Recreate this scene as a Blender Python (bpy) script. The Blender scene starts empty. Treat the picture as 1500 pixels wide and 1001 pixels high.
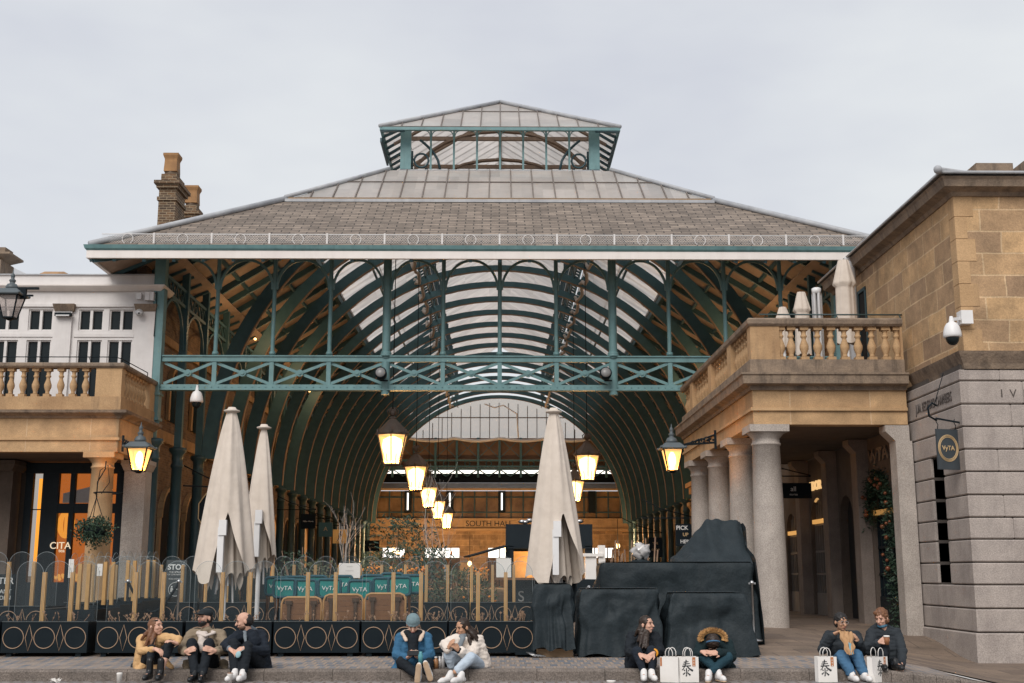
import bpy, bmesh, math, random
from math import sin, cos, pi, radians as R, tan, atan
from mathutils import Vector as V, Matrix as M, noise as NZ
random.seed(7)
SC = bpy.context.scene
COL = SC.collection
# ---------------------------------------------------------------- camera
F = 1750.0; CZ = 1.37; PIT = R(10.98); YAW = R(0.60)
cam = bpy.data.objects.new('camera', bpy.data.cameras.new('camera')); COL.objects.link(cam)
cam.data.sensor_width = 36; cam.data.lens = 36*F/1500; cam.data.clip_end = 3000; cam.data.clip_start = .1
cam.location = (0, 0, CZ); cam.rotation_euler = (pi/2+PIT, 0, -YAW); SC.camera = cam
def P(px, py, Y):
    """point at forward distance Y seen at photo pixel px,py (used to survey the place)"""
    a = (px-750)/F; b = -(py-500.5)/F
    d = V((a, cos(PIT)-b*sin(PIT), sin(PIT)+b*cos(PIT)))
    d = V((d.x*cos(YAW)+d.y*sin(YAW), -d.x*sin(YAW)+d.y*cos(YAW), d.z))
    return d*(Y/d.y)+V((0, 0, CZ))
def zt(py, Y, px=732): return P(px, py, Y).z
def xt(px, py, Y): return P(px, py, Y).x
def ss(t): t = max(0, min(1, t)); return t*t*(3-2*t)
def h(x, y):
    b = .12+.17*ss((y-17)/8)
    if y <= 22.3: d = .47
    elif y < 25: d = .47+(.17-.47)*ss((y-22.3)/2.7)
    else: d = .17+(.02-.17)*ss((y-25)/4)
    k = ss((x-5)/3.7)
    if x > 9: d = .47 if y < 24 else d
    return b-k*d
# ---------------------------------------------------------------- materials
MATS = {}
def nodes(name):
    m = bpy.data.materials.new(name); m.use_nodes = True
    nt = m.node_tree; return m, nt, nt.nodes['Principled BSDF'], nt.nodes.new, nt.links.new
def mat(name, c1, c2=None, sc=3.0, rough=.75, bump=0.0, bsc=30.0, metal=0.0, stain=0.0, stc=(.02, .018, .015), spec=.4, emis=None, es=0, coord='Object', grain=0.0, streak=True):
    m, nt, b, N, L = nodes(name)
    b.inputs['Roughness'].default_value = rough; b.inputs['Metallic'].default_value = metal
    b.inputs['Specular IOR Level'].default_value = spec
    tc = N('ShaderNodeTexCoord')
    col = None
    if c2 is None: c2 = tuple(x*.78 for x in c1)
    n = N('ShaderNodeTexNoise'); n.inputs['Scale'].default_value = sc; n.inputs['Detail'].default_value = 6; n.inputs['Roughness'].default_value = .62
    L(tc.outputs[coord], n.inputs['Vector'])
    r = N('ShaderNodeMapRange'); r.inputs[1].default_value = .32; r.inputs[2].default_value = .68; L(n.outputs['Fac'], r.inputs[0])
    mx = N('ShaderNodeMix'); mx.data_type = 'RGBA'; mx.inputs[6].default_value = (*c1, 1); mx.inputs[7].default_value = (*c2, 1)
    L(r.outputs[0], mx.inputs[0]); col = mx.outputs[2]
    if grain:
        g = N('ShaderNodeTexNoise'); g.inputs['Scale'].default_value = 55; g.inputs['Detail'].default_value = 3; L(tc.outputs[coord], g.inputs['Vector'])
        gr = N('ShaderNodeMapRange'); gr.inputs[1].default_value = .35; gr.inputs[2].default_value = .65; gr.inputs[3].default_value = 1-grain; gr.inputs[4].default_value = 1+grain; L(g.outputs['Fac'], gr.inputs[0])
        hv = N('ShaderNodeHueSaturation'); L(col, hv.inputs['Color']); L(gr.outputs[0], hv.inputs['Value']); col = hv.outputs[0]
    if stain:
        mp = N('ShaderNodeMapping'); mp.inputs['Scale'].default_value = (2.2, 2.2, .35 if streak else 2.2)
        L(tc.outputs[coord], mp.inputs[0])
        s = N('ShaderNodeTexNoise'); s.inputs['Scale'].default_value = 1.6; s.inputs['Detail'].default_value = 8; s.inputs['Roughness'].default_value = .7; L(mp.outputs[0], s.inputs['Vector'])
        sr = N('ShaderNodeMapRange'); sr.inputs[1].default_value = .5; sr.inputs[2].default_value = .72; sr.inputs[4].default_value = stain; L(s.outputs['Fac'], sr.inputs[0])
        m2 = N('ShaderNodeMix'); m2.data_type = 'RGBA'; L(sr.outputs[0], m2.inputs[0]); L(col, m2.inputs[6]); m2.inputs[7].default_value = (*stc, 1); col = m2.outputs[2]
    L(col, b.inputs['Base Color'])
    if bump:
        bn = N('ShaderNodeTexNoise'); bn.inputs['Scale'].default_value = bsc; bn.inputs['Detail'].default_value = 5; L(tc.outputs[coord], bn.inputs['Vector'])
        bp = N('ShaderNodeBump'); bp.inputs['Strength'].default_value = bump; bp.inputs['Distance'].default_value = .03; L(bn.outputs['Fac'], bp.inputs['Height']); L(bp.outputs[0], b.inputs['Normal'])
    if emis: b.inputs['Emission Color'].default_value = (*emis, 1); b.inputs['Emission Strength'].default_value = es
    MATS[name] = m; return m
def brick(name, c1, c2, mort, bw=.25, bh=.08, ms=.012, rough=.85, var=.5, bump=.6, off=.5, stain=0.0, distort=0.0, sq=1.0, grain=.12):
    m, nt, b, N, L = nodes(name)
    b.inputs['Roughness'].default_value = rough
    uv = N('ShaderNodeUVMap'); uv.uv_map = 'UVMap'
    vec = uv.outputs[0]
    if distort:
        dn = N('ShaderNodeTexNoise'); dn.inputs['Scale'].default_value = 1.1; L(vec, dn.inputs['Vector'])
        ma = N('ShaderNodeVectorMath'); ma.operation = 'MULTIPLY_ADD'; ma.inputs[1].default_value = (distort, distort*.4, 0); L(dn.outputs['Color'], ma.inputs[0]); L(vec, ma.inputs[2]); vec = ma.outputs[0]
    t = N('ShaderNodeTexBrick'); t.inputs['Scale'].default_value = 1; t.inputs['Brick Width'].default_value = bw; t.inputs['Row Height'].default_value = bh
    t.inputs['Mortar Size'].default_value = ms; t.inputs['Mortar Smooth'].default_value = .2; t.inputs['Bias'].default_value = 0; t.offset = off; t.squash = sq
    t.inputs['Color1'].default_value = (*c1, 1); t.inputs['Color2'].default_value = (*c2, 1); t.inputs['Mortar'].default_value = (*mort, 1)
    L(vec, t.inputs['Vector'])
    n = N('ShaderNodeTexNoise'); n.inputs['Scale'].default_value = 2.1; n.inputs['Detail'].default_value = 7; n.inputs['Roughness'].default_value = .7
    tc = N('ShaderNodeTexCoord'); L(tc.outputs['Object'], n.inputs['Vector'])
    r = N('ShaderNodeMapRange'); r.inputs[1].default_value = .3; r.inputs[2].default_value = .7; r.inputs[3].default_value = 1-var; r.inputs[4].default_value = 1+var*.5; L(n.outputs['Fac'], r.inputs[0])
    hv = N('ShaderNodeHueSaturation'); L(t.outputs['Color'], hv.inputs['Color']); L(r.outputs[0], hv.inputs['Value']); col = hv.outputs[0]
    g = N('ShaderNodeTexNoise'); g.inputs['Scale'].default_value = 40; L(tc.outputs['Object'], g.inputs['Vector'])
    gr = N('ShaderNodeMapRange'); gr.inputs[1].default_value = .35; gr.inputs[2].default_value = .65; gr.inputs[3].default_value = 1-grain; gr.inputs[4].default_value = 1+grain; L(g.outputs['Fac'], gr.inputs[0])
    h2 = N('ShaderNodeHueSaturation'); L(col, h2.inputs['Color']); L(gr.outputs[0], h2.inputs['Value']); col = h2.outputs[0]
    if stain:
        s = N('ShaderNodeTexNoise'); s.inputs['Scale'].default_value = .9; s.inputs['Detail'].default_value = 8; L(tc.outputs['Object'], s.inputs['Vector'])
        sr = N('ShaderNodeMapRange'); sr.inputs[1].default_value = .52; sr.inputs[2].default_value = .7; sr.inputs[4].default_value = stain; L(s.outputs['Fac'], sr.inputs[0])
        m2 = N('ShaderNodeMix'); m2.data_type = 'RGBA'; L(sr.outputs[0], m2.inputs[0]); L(col, m2.inputs[6]); m2.inputs[7].default_value = (.045, .035, .028, 1); col = m2.outputs[2]
    L(col, b.inputs['Base Color'])
    bp = N('ShaderNodeBump'); bp.inputs['Strength'].default_value = bump; bp.inputs['Distance'].default_value = .02; bp.invert = True
    ad = N('ShaderNodeMath'); ad.operation = 'MULTIPLY_ADD'; ad.inputs[1].default_value = -.35; L(g.outputs['Fac'], ad.inputs[0]); L(t.outputs['Fac'], ad.inputs[2])
    L(ad.outputs[0], bp.inputs['Height']); L(bp.outputs[0], b.inputs['Normal'])
    MATS[name] = m; return m
def emit(name, c, s):
    m = mat(name, (.02, .02, .02), rough=.6, emis=c, es=s); return m
def glassy(name, tint, transp, rough=.05, diff=None, gl=.12):
    m, nt, b, N, L = nodes(name); out = nt.nodes['Material Output']
    t = N('ShaderNodeBsdfTransparent'); t.inputs[0].default_value = (*tint, 1)
    b.inputs['Base Color'].default_value = (*(diff or tint), 1); b.inputs['Roughness'].default_value = rough
    mx = N('ShaderNodeMixShader'); mx.inputs[0].default_value = transp; L(b.outputs[0], mx.inputs[1]); L(t.outputs[0], mx.inputs[2]); L(mx.outputs[0], out.inputs[0])
    MATS[name] = m; return m
def frosted(name, dcol, tcol, mixf=.6, dirt=.35):
    m, nt, b, N, L = nodes(name); out = nt.nodes['Material Output']; nt.nodes.remove(b)
    tc = N('ShaderNodeTexCoord'); n = N('ShaderNodeTexNoise'); n.inputs['Scale'].default_value = .9; n.inputs['Detail'].default_value = 8; n.inputs['Roughness'].default_value = .7; L(tc.outputs['Object'], n.inputs['Vector'])
    r = N('ShaderNodeMapRange'); r.inputs[1].default_value = .35; r.inputs[2].default_value = .7; r.inputs[3].default_value = 1; r.inputs[4].default_value = 1-dirt; L(n.outputs['Fac'], r.inputs[0])
    # each pane a little different
    uv = N('ShaderNodeUVMap'); uv.uv_map = 'UVMap'
    t = N('ShaderNodeTexBrick'); t.inputs['Scale'].default_value = 1; t.inputs['Brick Width'].default_value = .72; t.inputs['Row Height'].default_value = 1.6; t.offset = 0; t.inputs['Mortar Size'].default_value = 0
    t.inputs['Color1'].default_value = (1, 1, 1, 1); t.inputs['Color2'].default_value = (.80, .80, .80, 1); L(uv.outputs[0], t.inputs['Vector'])
    def c(col):
        a = N('ShaderNodeMix'); a.data_type = 'RGBA'; a.blend_type = 'MULTIPLY'; a.inputs[0].default_value = 1; a.inputs[6].default_value = (*col, 1); L(t.outputs['Color'], a.inputs[7])
        hv = N('ShaderNodeHueSaturation'); L(a.outputs[2], hv.inputs['Color']); L(r.outputs[0], hv.inputs['Value']); return hv.outputs[0]
    d = N('ShaderNodeBsdfDiffuse'); L(c(dcol), d.inputs[0]); tr = N('ShaderNodeBsdfTranslucent'); L(c(tcol), tr.inputs[0]); g = N('ShaderNodeBsdfGlossy'); g.inputs['Roughness'].default_value = .3
    a = N('ShaderNodeMixShader'); a.inputs[0].default_value = mixf; L(d.outputs[0], a.inputs[1]); L(tr.outputs[0], a.inputs[2])
    a2 = N('ShaderNodeMixShader'); a2.inputs[0].default_value = .14; L(a.outputs[0], a2.inputs[1]); L(g.outputs[0], a2.inputs[2]); L(a2.outputs[0], out.inputs[0])
    MATS[name] = m; return m
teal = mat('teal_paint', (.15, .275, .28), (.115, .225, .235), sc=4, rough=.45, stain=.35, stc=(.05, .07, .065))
tealdk = mat('teal_paint_shaded', (.068, .155, .18), (.052, .122, .145), sc=3, rough=.5)  # same teal paint, with the hall's interior shade put into a darker copy
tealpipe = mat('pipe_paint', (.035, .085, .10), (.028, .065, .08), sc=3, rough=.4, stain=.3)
flange = mat('rib_flange_lamplit', (.30, .20, .13), (.20, .14, .10), sc=3, rough=.6)  # tan stands for lamplight on the rib edges, put into the colour
white = mat('white_paint', (.70, .67, .65), (.60, .57, .55), sc=1.5, rough=.6, stain=.18, stc=(.33, .29, .26))
cream = mat('cream_fascia', (.78, .73, .69), (.70, .65, .61), sc=1, rough=.6, stain=.15, stc=(.4, .35, .3))
slate = brick('slate_roof', (.29, .232, .185), (.165, .132, .106), (.06, .05, .042), bw=.52, bh=.205, ms=.018, var=.34, bump=.9, rough=.8, distort=.04, stain=.22)
lead = mat('lead', (.44, .45, .46), (.32, .33, .35), sc=2, rough=.55, stain=.3, stc=(.14, .13, .12))
roofglass = frosted('roof_glass', (.94, .90, .86), (1, .95, .90), .60, .20)
gableglass = glassy('gable_glass', (.86, .80, .74), .66, diff=(.6, .55, .5), rough=.4)
canglass = frosted('canopy_glass', (.62, .56, .52), (.95, .86, .79), .62, .3)
bars = mat('glazing_bars', (.20, .17, .15), (.12, .10, .09), rough=.7)
planks = mat('soffit_planks', (.46, .34, .26), (.34, .25, .19), sc=2, rough=.8)
lanternglass = glassy('lantern_glass', (.9, .88, .86), .62, diff=(.55, .5, .46), rough=.3)
sand = mat('sandstone', (.48, .31, .165), (.34, .21, .11), sc=1.6, rough=.9, bump=.35, bsc=18, stain=.55, stc=(.10, .075, .055), grain=.10)
sandc = mat('sandstone_clean', (.53, .345, .185), (.41, .26, .135), sc=1.3, rough=.9, bump=.3, bsc=22, stain=.28, stc=(.15, .105, .07), grain=.10)
sandtop = mat('sandstone_weathered', (.30, .225, .16), (.17, .13, .10), sc=2.4, rough=.95, bump=.5, bsc=16, stain=.8, stc=(.055, .045, .038), grain=.12)
ashlar = brick('sandstone_ashlar', (.60, .385, .195), (.33, .215, .13), (.62, .44, .26), bw=.98, bh=.44, ms=.016, var=.38, bump=.35, distort=.14, off=.41, stain=.35, grain=.12)
granite = mat('granite', (.44, .39, .345), (.34, .30, .265), sc=2, rough=.8, bump=.12, bsc=60, stain=.25, stc=(.16, .13, .115), grain=.22)
rustic = mat('granite_rustication', (.42, .365, .325), (.31, .27, .245), sc=1.8, rough=.85, bump=.25, bsc=40, stain=.35, stc=(.15, .12, .11), grain=.18)
rustdk = mat('granite_joint', (.10, .085, .075), rough=.95)
brickm = brick('stock_brick', (.24, .145, .085), (.13, .082, .055), (.20, .16, .12), bw=.23, bh=.078, ms=.01, var=.3, bump=.6)
chimb = brick('chimney_brick', (.19, .105, .05), (.07, .045, .03), (.30, .23, .15), bw=.26, bh=.09, ms=.014, var=.35, bump=.7)
dark = mat('dark_frame', (.010, .017, .022), (.007, .012, .016), rough=.5, spec=.2)
black = mat('black_paint', (.006, .011, .015), (.010, .016, .020), rough=.6, spec=.12)
blackcloth = mat('black_cover', (.022, .031, .036), (.014, .021, .025), sc=3, rough=.62, bump=.9, bsc=5.5, grain=.15, spec=.22, stain=.35, stc=(.028, .034, .036))
gold = mat('motif_copper', (.40, .27, .175), (.33, .22, .145), rough=.45)
oak = mat('oak_post', (.56, .33, .125), (.44, .25, .095), sc=6, rough=.55)
acrylic = glassy('acrylic', (.965, .975, .975), .975, diff=(.35, .4, .42), rough=.15)
acrim = glassy('acrylic_edge', (.9, .93, .93), .5, diff=(.42, .46, .47), rough=.2)
canvas = mat('parasol_canvas', (.66, .58, .50), (.56, .485, .41), sc=2.2, rough=.9, bump=.4, bsc=7, stain=.25, stc=(.40, .34, .28))
alu = mat('aluminium', (.62, .61, .60), (.5, .49, .48), rough=.35, metal=.3)
steel = mat('steel', (.5, .5, .5), (.4, .4, .4), rough=.3, metal=.9)
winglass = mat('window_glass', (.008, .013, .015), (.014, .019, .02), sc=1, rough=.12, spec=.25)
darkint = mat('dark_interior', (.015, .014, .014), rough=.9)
dkpil = mat('arcade_pilaster_shaded', (.22, .18, .155), (.16, .13, .11), sc=2, rough=.9, stain=.3, grain=.12)  # shade inside the arcade is put into the pilaster colour
dkstone = mat('arcade_stone_shaded', (.13, .10, .08), (.09, .07, .056), sc=2, rough=.9, stain=.3, grain=.1)  # stone colour darkened to carry the shade of the arcade
doorwood = mat('grey_door', (.20, .18, .165), (.16, .145, .13), rough=.6)
whiteplastic = mat('white_plastic', (.75, .74, .73), (.68, .67, .66), rough=.4)
glow = emit('shop_glow', (1, .36, .07), .55)
glowhi = emit('strip_light', (1, .42, .05), 1.3)
glowpale = emit('far_daylight', (1, .93, .84), 1.3)
glowwarm = emit('warm_lamp', (1, .62, .25), 3.0)
lampglass = glassy('lamp_glass', (1, .72, .38), .55, diff=(1, .6, .25), rough=.3)
lampglass.node_tree.nodes['Principled BSDF'].inputs['Emission Color'].default_value = (1, .56, .20, 1); lampglass.node_tree.nodes['Principled BSDF'].inputs['Emission Strength'].default_value = 1.1
sandb = brick('sandstone_blocks', (.52, .335, .175), (.40, .25, .13), (.58, .41, .25), bw=1.7, bh=7.3, ms=.012, var=.32, bump=.3, distort=.05, off=.37, stain=.32, grain=.12)
bulb = emit('lamp_core', (1, .83, .55), 6)
lamppane = None
tilegreen = mat('teal_chair', (.012, .21, .19), (.01, .15, .14), sc=8, rough=.6)
tealtrim = mat('teal_chair_weave', (.02, .085, .11), (.015, .06, .08), sc=30, rough=.7)
wood = mat('table_wood', (.20, .095, .04), (.13, .06, .028), sc=4, rough=.45)
leaf = mat('leaf_dark', (.02, .045, .03), (.045, .08, .045), sc=3, rough=.5)
leafy = mat('leaf_olive', (.05, .07, .03), (.09, .09, .04), sc=3, rough=.6)
twig = mat('twig', (.20, .12, .08), (.30, .20, .13), sc=9, rough=.8)
birch = mat('pale_branch', (.45, .40, .36), (.3, .26, .22), sc=9, rough=.8)
flower = mat('orange_flower', (.85, .33, .03), (.75, .20, .02), sc=5, rough=.6)
bauble = mat('copper_bauble', (.22, .08, .035), (.16, .05, .025), rough=.3, metal=.3)
paper = mat('white_paper', (.78, .75, .71), (.7, .67, .63), rough=.8)
ink = mat('ink', (.03, .035, .04), rough=.8)
redbrown = mat('label_orange', (.50, .19, .07), rough=.8)
lettergold = mat('gold_letter', (.60, .42, .22), rough=.5)
letterwhite = mat('white_letter', (.75, .75, .73), rough=.6)
# ---------------------------------------------------------------- mesh builder
class MB:
    def __init__(s): s.v = []; s.f = []; s.sm = []; s.mi = []; s.cur = 0
    def add(s, vs, fs, smooth=False):
        o = len(s.v); s.v += [V(p) for p in vs]; s.f += [tuple(i+o for i in f) for f in fs]; s.sm += [smooth]*len(fs); s.mi += [s.cur]*len(fs); return s
    def box(s, lo, hi, m=None):
        x0, y0, z0 = lo; x1, y1, z1 = hi
        vs = [V(p) for p in ((x0, y0, z0), (x1, y0, z0), (x1, y1, z0), (x0, y1, z0), (x0, y0, z1), (x1, y0, z1), (x1, y1, z1), (x0, y1, z1))]
        if m is not None: vs = [m @ p for p in vs]
        return s.add(vs, [(0, 3, 2, 1), (4, 5, 6, 7), (0, 1, 5, 4), (1, 2, 6, 5), (2, 3, 7, 6), (3, 0, 4, 7)])
    def bar(s, a, b, w, t, up=(0, 0, 1)):
        a = V(a); b = V(b); d = b-a; L = d.length
        if L < 1e-6: return s
        d.normalize(); u = V(up)
        if abs(d.dot(u)) > .99: u = V((0, 1, 0))
        x = d.cross(u).normalized(); z = x.cross(d).normalized()
        m = M((( x.x, d.x, z.x, a.x), (x.y, d.y, z.y, a.y), (x.z, d.z, z.z, a.z), (0, 0, 0, 1)))
        return s.box((-w/2, 0, -t/2), (w/2, L, t/2), m)
    def cyl(s, a, b, r0, r1=None, n=12, caps=True, smooth=True):
        if r1 is None: r1 = r0
        a = V(a); b = V(b); d = (b-a); 
        if d.length < 1e-6: return s
        d.normalize(); u = V((0, 0, 1)) if abs(d.z) < .9 else V((1, 0, 0))
        x = d.cross(u).normalized(); y = d.cross(x)
        vs = []
        for i in range(n):
            t = 2*pi*i/n; e = x*cos(t)+y*sin(t); vs.append(a+e*r0); vs.append(b+e*r1)
        fs = [(2*i, 2*i+1, (2*i+3) % (2*n), (2*i+2) % (2*n)) for i in range(n)]
        s.add(vs, fs, smooth)
        if caps:
            if r0 > 1e-4: s.add([vs[2*i] for i in range(n)], [tuple(range(n))])
            if r1 > 1e-4: s.add([vs[2*i+1] for i in range(n)], [tuple(reversed(range(n)))])
        return s
    def tube(s, pts, r, n=6, closed=False, r1=None):
        pts = [V(p) for p in pts]; N_ = len(pts); vs = []; px = None
        for i, p in enumerate(pts):
            if closed: d = pts[(i+1) % N_]-pts[i-1]
            else: d = pts[min(i+1, N_-1)]-pts[max(i-1, 0)]
            d.normalize()
            if px is None:
                u = V((0, 0, 1)) if abs(d.z) < .9 else V((0, 1, 0)); x = d.cross(u).normalized()
            else:
                x = px-d*px.dot(d)
                if x.length < 1e-5: x = d.orthogonal()
                x.normalize()
            px = x; y = d.cross(x); rr = r if r1 is None else r+(r1-r)*i/(N_-1)
            for k in range(n): t = 2*pi*k/n; vs.append(p+x*cos(t)*rr+y*sin(t)*rr)
        fs = []
        for i in range(N_ if closed else N_-1):
            j = (i+1) % N_
            for k in range(n): k2 = (k+1) % n; fs.append((i*n+k, i*n+k2, j*n+k2, j*n+k))
        if not closed: fs += [tuple(range(n)), tuple((N_-1)*n+k for k in reversed(range(n)))]
        return s.add(vs, fs, True)
    def lathe(s, prof, c=(0, 0, 0), n=16, smooth=True, sq=False, m=None):
        c = V(c); vs = []; off = pi/4 if n == 4 else 0; k = 1/cos(pi/4) if n == 4 else 1
        for (r, z) in prof:
            for i in range(n):
                t = 2*pi*i/n+off; p = V((cos(t)*r*k, sin(t)*r*k, z)); vs.append((m @ p if m is not None else p)+c)
        fs = []
        for j in range(len(prof)-1):
            for i in range(n): i2 = (i+1) % n; fs.append((j*n+i, j*n+i2, (j+1)*n+i2, (j+1)*n+i))
        fs.append(tuple(reversed(range(n)))); fs.append(tuple((len(prof)-1)*n+i for i in range(n)))
        return s.add(vs, fs, smooth and n > 4)
    def prism(s, poly, d, smooth=False):
        n = len(poly); a = [V(p) for p in poly]; d = V(d)
        return s.add(a+[p+d for p in a], [tuple(range(n)), tuple(reversed(range(n, 2*n)))]+[(i, i+n, (i+1) % n+n, (i+1) % n) for i in range(n)], smooth)
    def ball(s, c, r, n=10, m=8, rot=None):
        c = V(c); r = V((r, r, r)) if not hasattr(r, '__len__') else V(r); vs = []
        for j in range(m+1):
            p = pi*j/m
            for i in range(n):
                t = 2*pi*i/n; q = V((sin(p)*cos(t)*r.x, sin(p)*sin(t)*r.y, cos(p)*r.z))
                if rot is not None: q = rot @ q
                vs.append(c+q)
        fs = [(j*n+i, (j+1)*n+i, (j+1)*n+(i+1) % n, j*n+(i+1) % n) for j in range(m) for i in range(n)]
        return s.add(vs, fs, True)
    def prof(s, pts, path, closed=False):
        """sweep a (out,z) profile along a horizontal path with mitred corners; out is to the right of travel"""
        path = [V((p[0], p[1], 0)) for p in path]; n = len(path); k = len(pts); vs = []
        for i, p in enumerate(path):
            d0 = (path[i]-path[i-1]).normalized() if (i > 0 or closed) else None
            d1 = (path[(i+1) % n]-path[i]).normalized() if (i < n-1 or closed) else None
            if d0 is None: d0 = d1
            if d1 is None: d1 = d0
            n0 = V((d0.y, -d0.x, 0)); n1 = V((d1.y, -d1.x, 0)); nn = (n0+n1)
            nn = nn/max(.2, (1+n0.dot(n1)))
            for (o, z) in pts: vs.append(V((p.x+nn.x*o, p.y+nn.y*o, z)))
        fs = []
        for i in range(n if closed else n-1):
            j = (i+1) % n
            for a in range(k): b = (a+1) % k; fs.append((i*k+a, j*k+a, j*k+b, i*k+b))
        if not closed: fs += [tuple(reversed(range(k))), tuple((n-1)*k+a for a in range(k))]
        return s.add(vs, fs)
    def build(s, name, mats, parent=None, fixn=True):
        me = bpy.data.meshes.new(name); me.from_pydata([tuple(p) for p in s.v], [], s.f)
        me.polygons.foreach_set('use_smooth', s.sm); me.polygons.foreach_set('material_index', s.mi)
        if fixn and len(s.f) < 60000:
            bm = bmesh.new(); bm.from_mesh(me); bmesh.ops.recalc_face_normals(bm, faces=bm.faces); bm.to_mesh(me); bm.free()
        boxuv(me)
        for m in (mats if isinstance(mats, (list, tuple)) else [mats]): me.materials.append(m)
        o = bpy.data.objects.new(name, me); COL.objects.link(o)
        if parent is not None: o.parent = parent; o.matrix_parent_inverse = M.Identity(4)
        return o
def boxuv(me):
    uv = me.uv_layers.new(name='UVMap'); vs = me.vertices; lp = me.loops; dat = [0.0]*(2*len(lp))
    for p in me.polygons:
        n = p.normal
        if abs(n.z) > .97: u = V((1, 0, 0)); w = V((0, 1, 0))
        else:
            u = V((-n.y, n.x, 0)).normalized(); w = n.cross(u)
            if w.z < 0: w = -w
            if abs(u.x) > abs(u.y) and u.x < 0: u = -u
            if abs(u.y) > abs(u.x) and u.y < 0: u = -u
        for li in p.loop_indices:
            c = vs[lp[li].vertex_index].co; dat[2*li] = c.dot(u); dat[2*li+1] = c.dot(w)
    uv.data.foreach_set('uv', dat)
def tag(o, label=None, cat=None, group=None, kind=None):
    if label: o['label'] = label
    if cat: o['category'] = cat
    if group: o['group'] = group
    if kind: o['kind'] = kind
    return o
def thing(name, label, cat, loc=(0, 0, 0), rz=0, group=None):
    o = bpy.data.objects.new(name, None); COL.objects.link(o); o.empty_display_size = .2; o.location = loc; o.rotation_euler = (0, 0, rz)
    return tag(o, label, cat, group)
KIDS = {}
def dup(root, loc=None, rz=None, label=None, top=True):
    r = root.copy(); COL.objects.link(r)
    if loc is not None: r.location = loc
    if rz is not None: r.rotation_euler = (0, 0, rz)
    if label: r['label'] = label
    for c in [o for o in root.children]:
        d = dup(c, top=False); d.parent = r
    return r
TMP = bpy.data.scenes.new('workbench_scene')
def evalmesh(o):
    TMP.collection.objects.link(o)
    with bpy.context.temp_override(scene=TMP, view_layer=TMP.view_layers[0]): dg = bpy.context.evaluated_depsgraph_get(); dg.update()
    me = bpy.data.meshes.new_from_object(o.evaluated_get(dg)); bpy.data.objects.remove(o); return me
def text(s, name, size, m, parent, loc, rot=(pi/2, 0, 0), ext=.004, align='CENTER', bold=0.0, sx=1.0, matrix=None):
    c = bpy.data.curves.new('txt', 'FONT'); c.body = s; c.size = size; c.extrude = ext; c.align_x = align; c.align_y = 'CENTER'; c.offset = bold
    o = bpy.data.objects.new('txt', c); me = evalmesh(o)
    me.transform(M.Diagonal((sx, 1, 1, 1)))
    if matrix is None:
        from mathutils import Euler
        matrix = M.Translation(V(loc)) @ Euler(rot).to_matrix().to_4x4()
    me.transform(matrix); me.materials.clear(); me.materials.append(m)
    r = bpy.data.objects.new(name, me); COL.objects.link(r); r.parent = parent; return r
# ---------------------------------------------------------------- sky and light
w = bpy.data.worlds.new('World'); SC.world = w; w.use_nodes = True
nt = w.node_tree; bg = nt.nodes['Background']; N = nt.nodes.new; L = nt.links.new
sky = N('ShaderNodeTexSky'); sky.sky_type = 'NISHITA'; sky.sun_disc = False; sky.sun_elevation = R(48); sky.sun_rotation = R(160); sky.dust_density = 4; sky.air_density = 1.2
tc = N('ShaderNodeTexCoord'); mp = N('ShaderNodeMapping'); mp.inputs['Scale'].default_value = (1, 1, 2.6); L(tc.outputs['Generated'], mp.inputs[0])
cl = N('ShaderNodeTexNoise'); cl.inputs['Scale'].default_value = 1.5; cl.inputs['Detail'].default_value = 5; cl.inputs['Roughness'].default_value = .55; L(mp.outputs[0], cl.inputs['Vector'])
rp = N('ShaderNodeValToRGB'); rp.color_ramp.elements[0].position = .30; rp.color_ramp.elements[0].color = (5.5, 5.72, 6.6, 1); rp.color_ramp.elements[1].position = .66; rp.color_ramp.elements[1].color = (7.7, 7.95, 8.15, 1); L(cl.outputs['Fac'], rp.inputs[0])
mx = N('ShaderNodeMix'); mx.data_type = 'RGBA'; mx.inputs[0].default_value = .93; L(sky.outputs[0], mx.inputs[6]); L(rp.outputs[0], mx.inputs[7])
L(mx.outputs[2], bg.inputs[0]); bg.inputs[1].default_value = .0655
sun = bpy.data.objects.new('sun', bpy.data.lights.new('sun', 'SUN')); COL.objects.link(sun); sun.data.energy = 1.5; sun.data.angle = R(35); sun.data.color = (1, .95, .90)
sun.rotation_euler = (R(48), 0, R(-20))
SC.view_settings.view_transform = 'Standard'; SC.view_settings.look = 'None'; SC.view_settings.exposure = .70; SC.view_settings.gamma = 1; SC.view_settings.use_curve_mapping = False
# ---------------------------------------------------------------- ground
sett = brick('granite_setts', (.30, .25, .215), (.135, .155, .185), (.34, .26, .20), bw=.14, bh=.36, ms=.024, var=.3, bump=1.0, distort=.03, stain=.15, rough=.75)
flag = brick('stone_flags', (.225, .165, .12), (.15, .11, .085), (.09, .07, .055), bw=.95, bh=.62, ms=.012, var=.25, bump=.3, distort=.02, stain=.35, rough=.8)
roadm = brick('road_setts', (.26, .23, .21), (.17, .16, .16), (.15, .12, .095), bw=.15, bh=.3, ms=.018, var=.3, bump=1.0, distort=.03, stain=.3, rough=.7)
kerbm = mat('kerb_granite', (.20, .165, .14), (.13, .11, .095), sc=3, rough=.85, bump=.5, bsc=35, stain=.5, stc=(.05, .042, .035), grain=.3, streak=False)
def kerby(x):
    return 16.47 if x < 3.6 else 16.47-1.25*((x-3.6)/3.0)**2 if x < 6.6 else 15.22-.8*(x-6.6)
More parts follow.
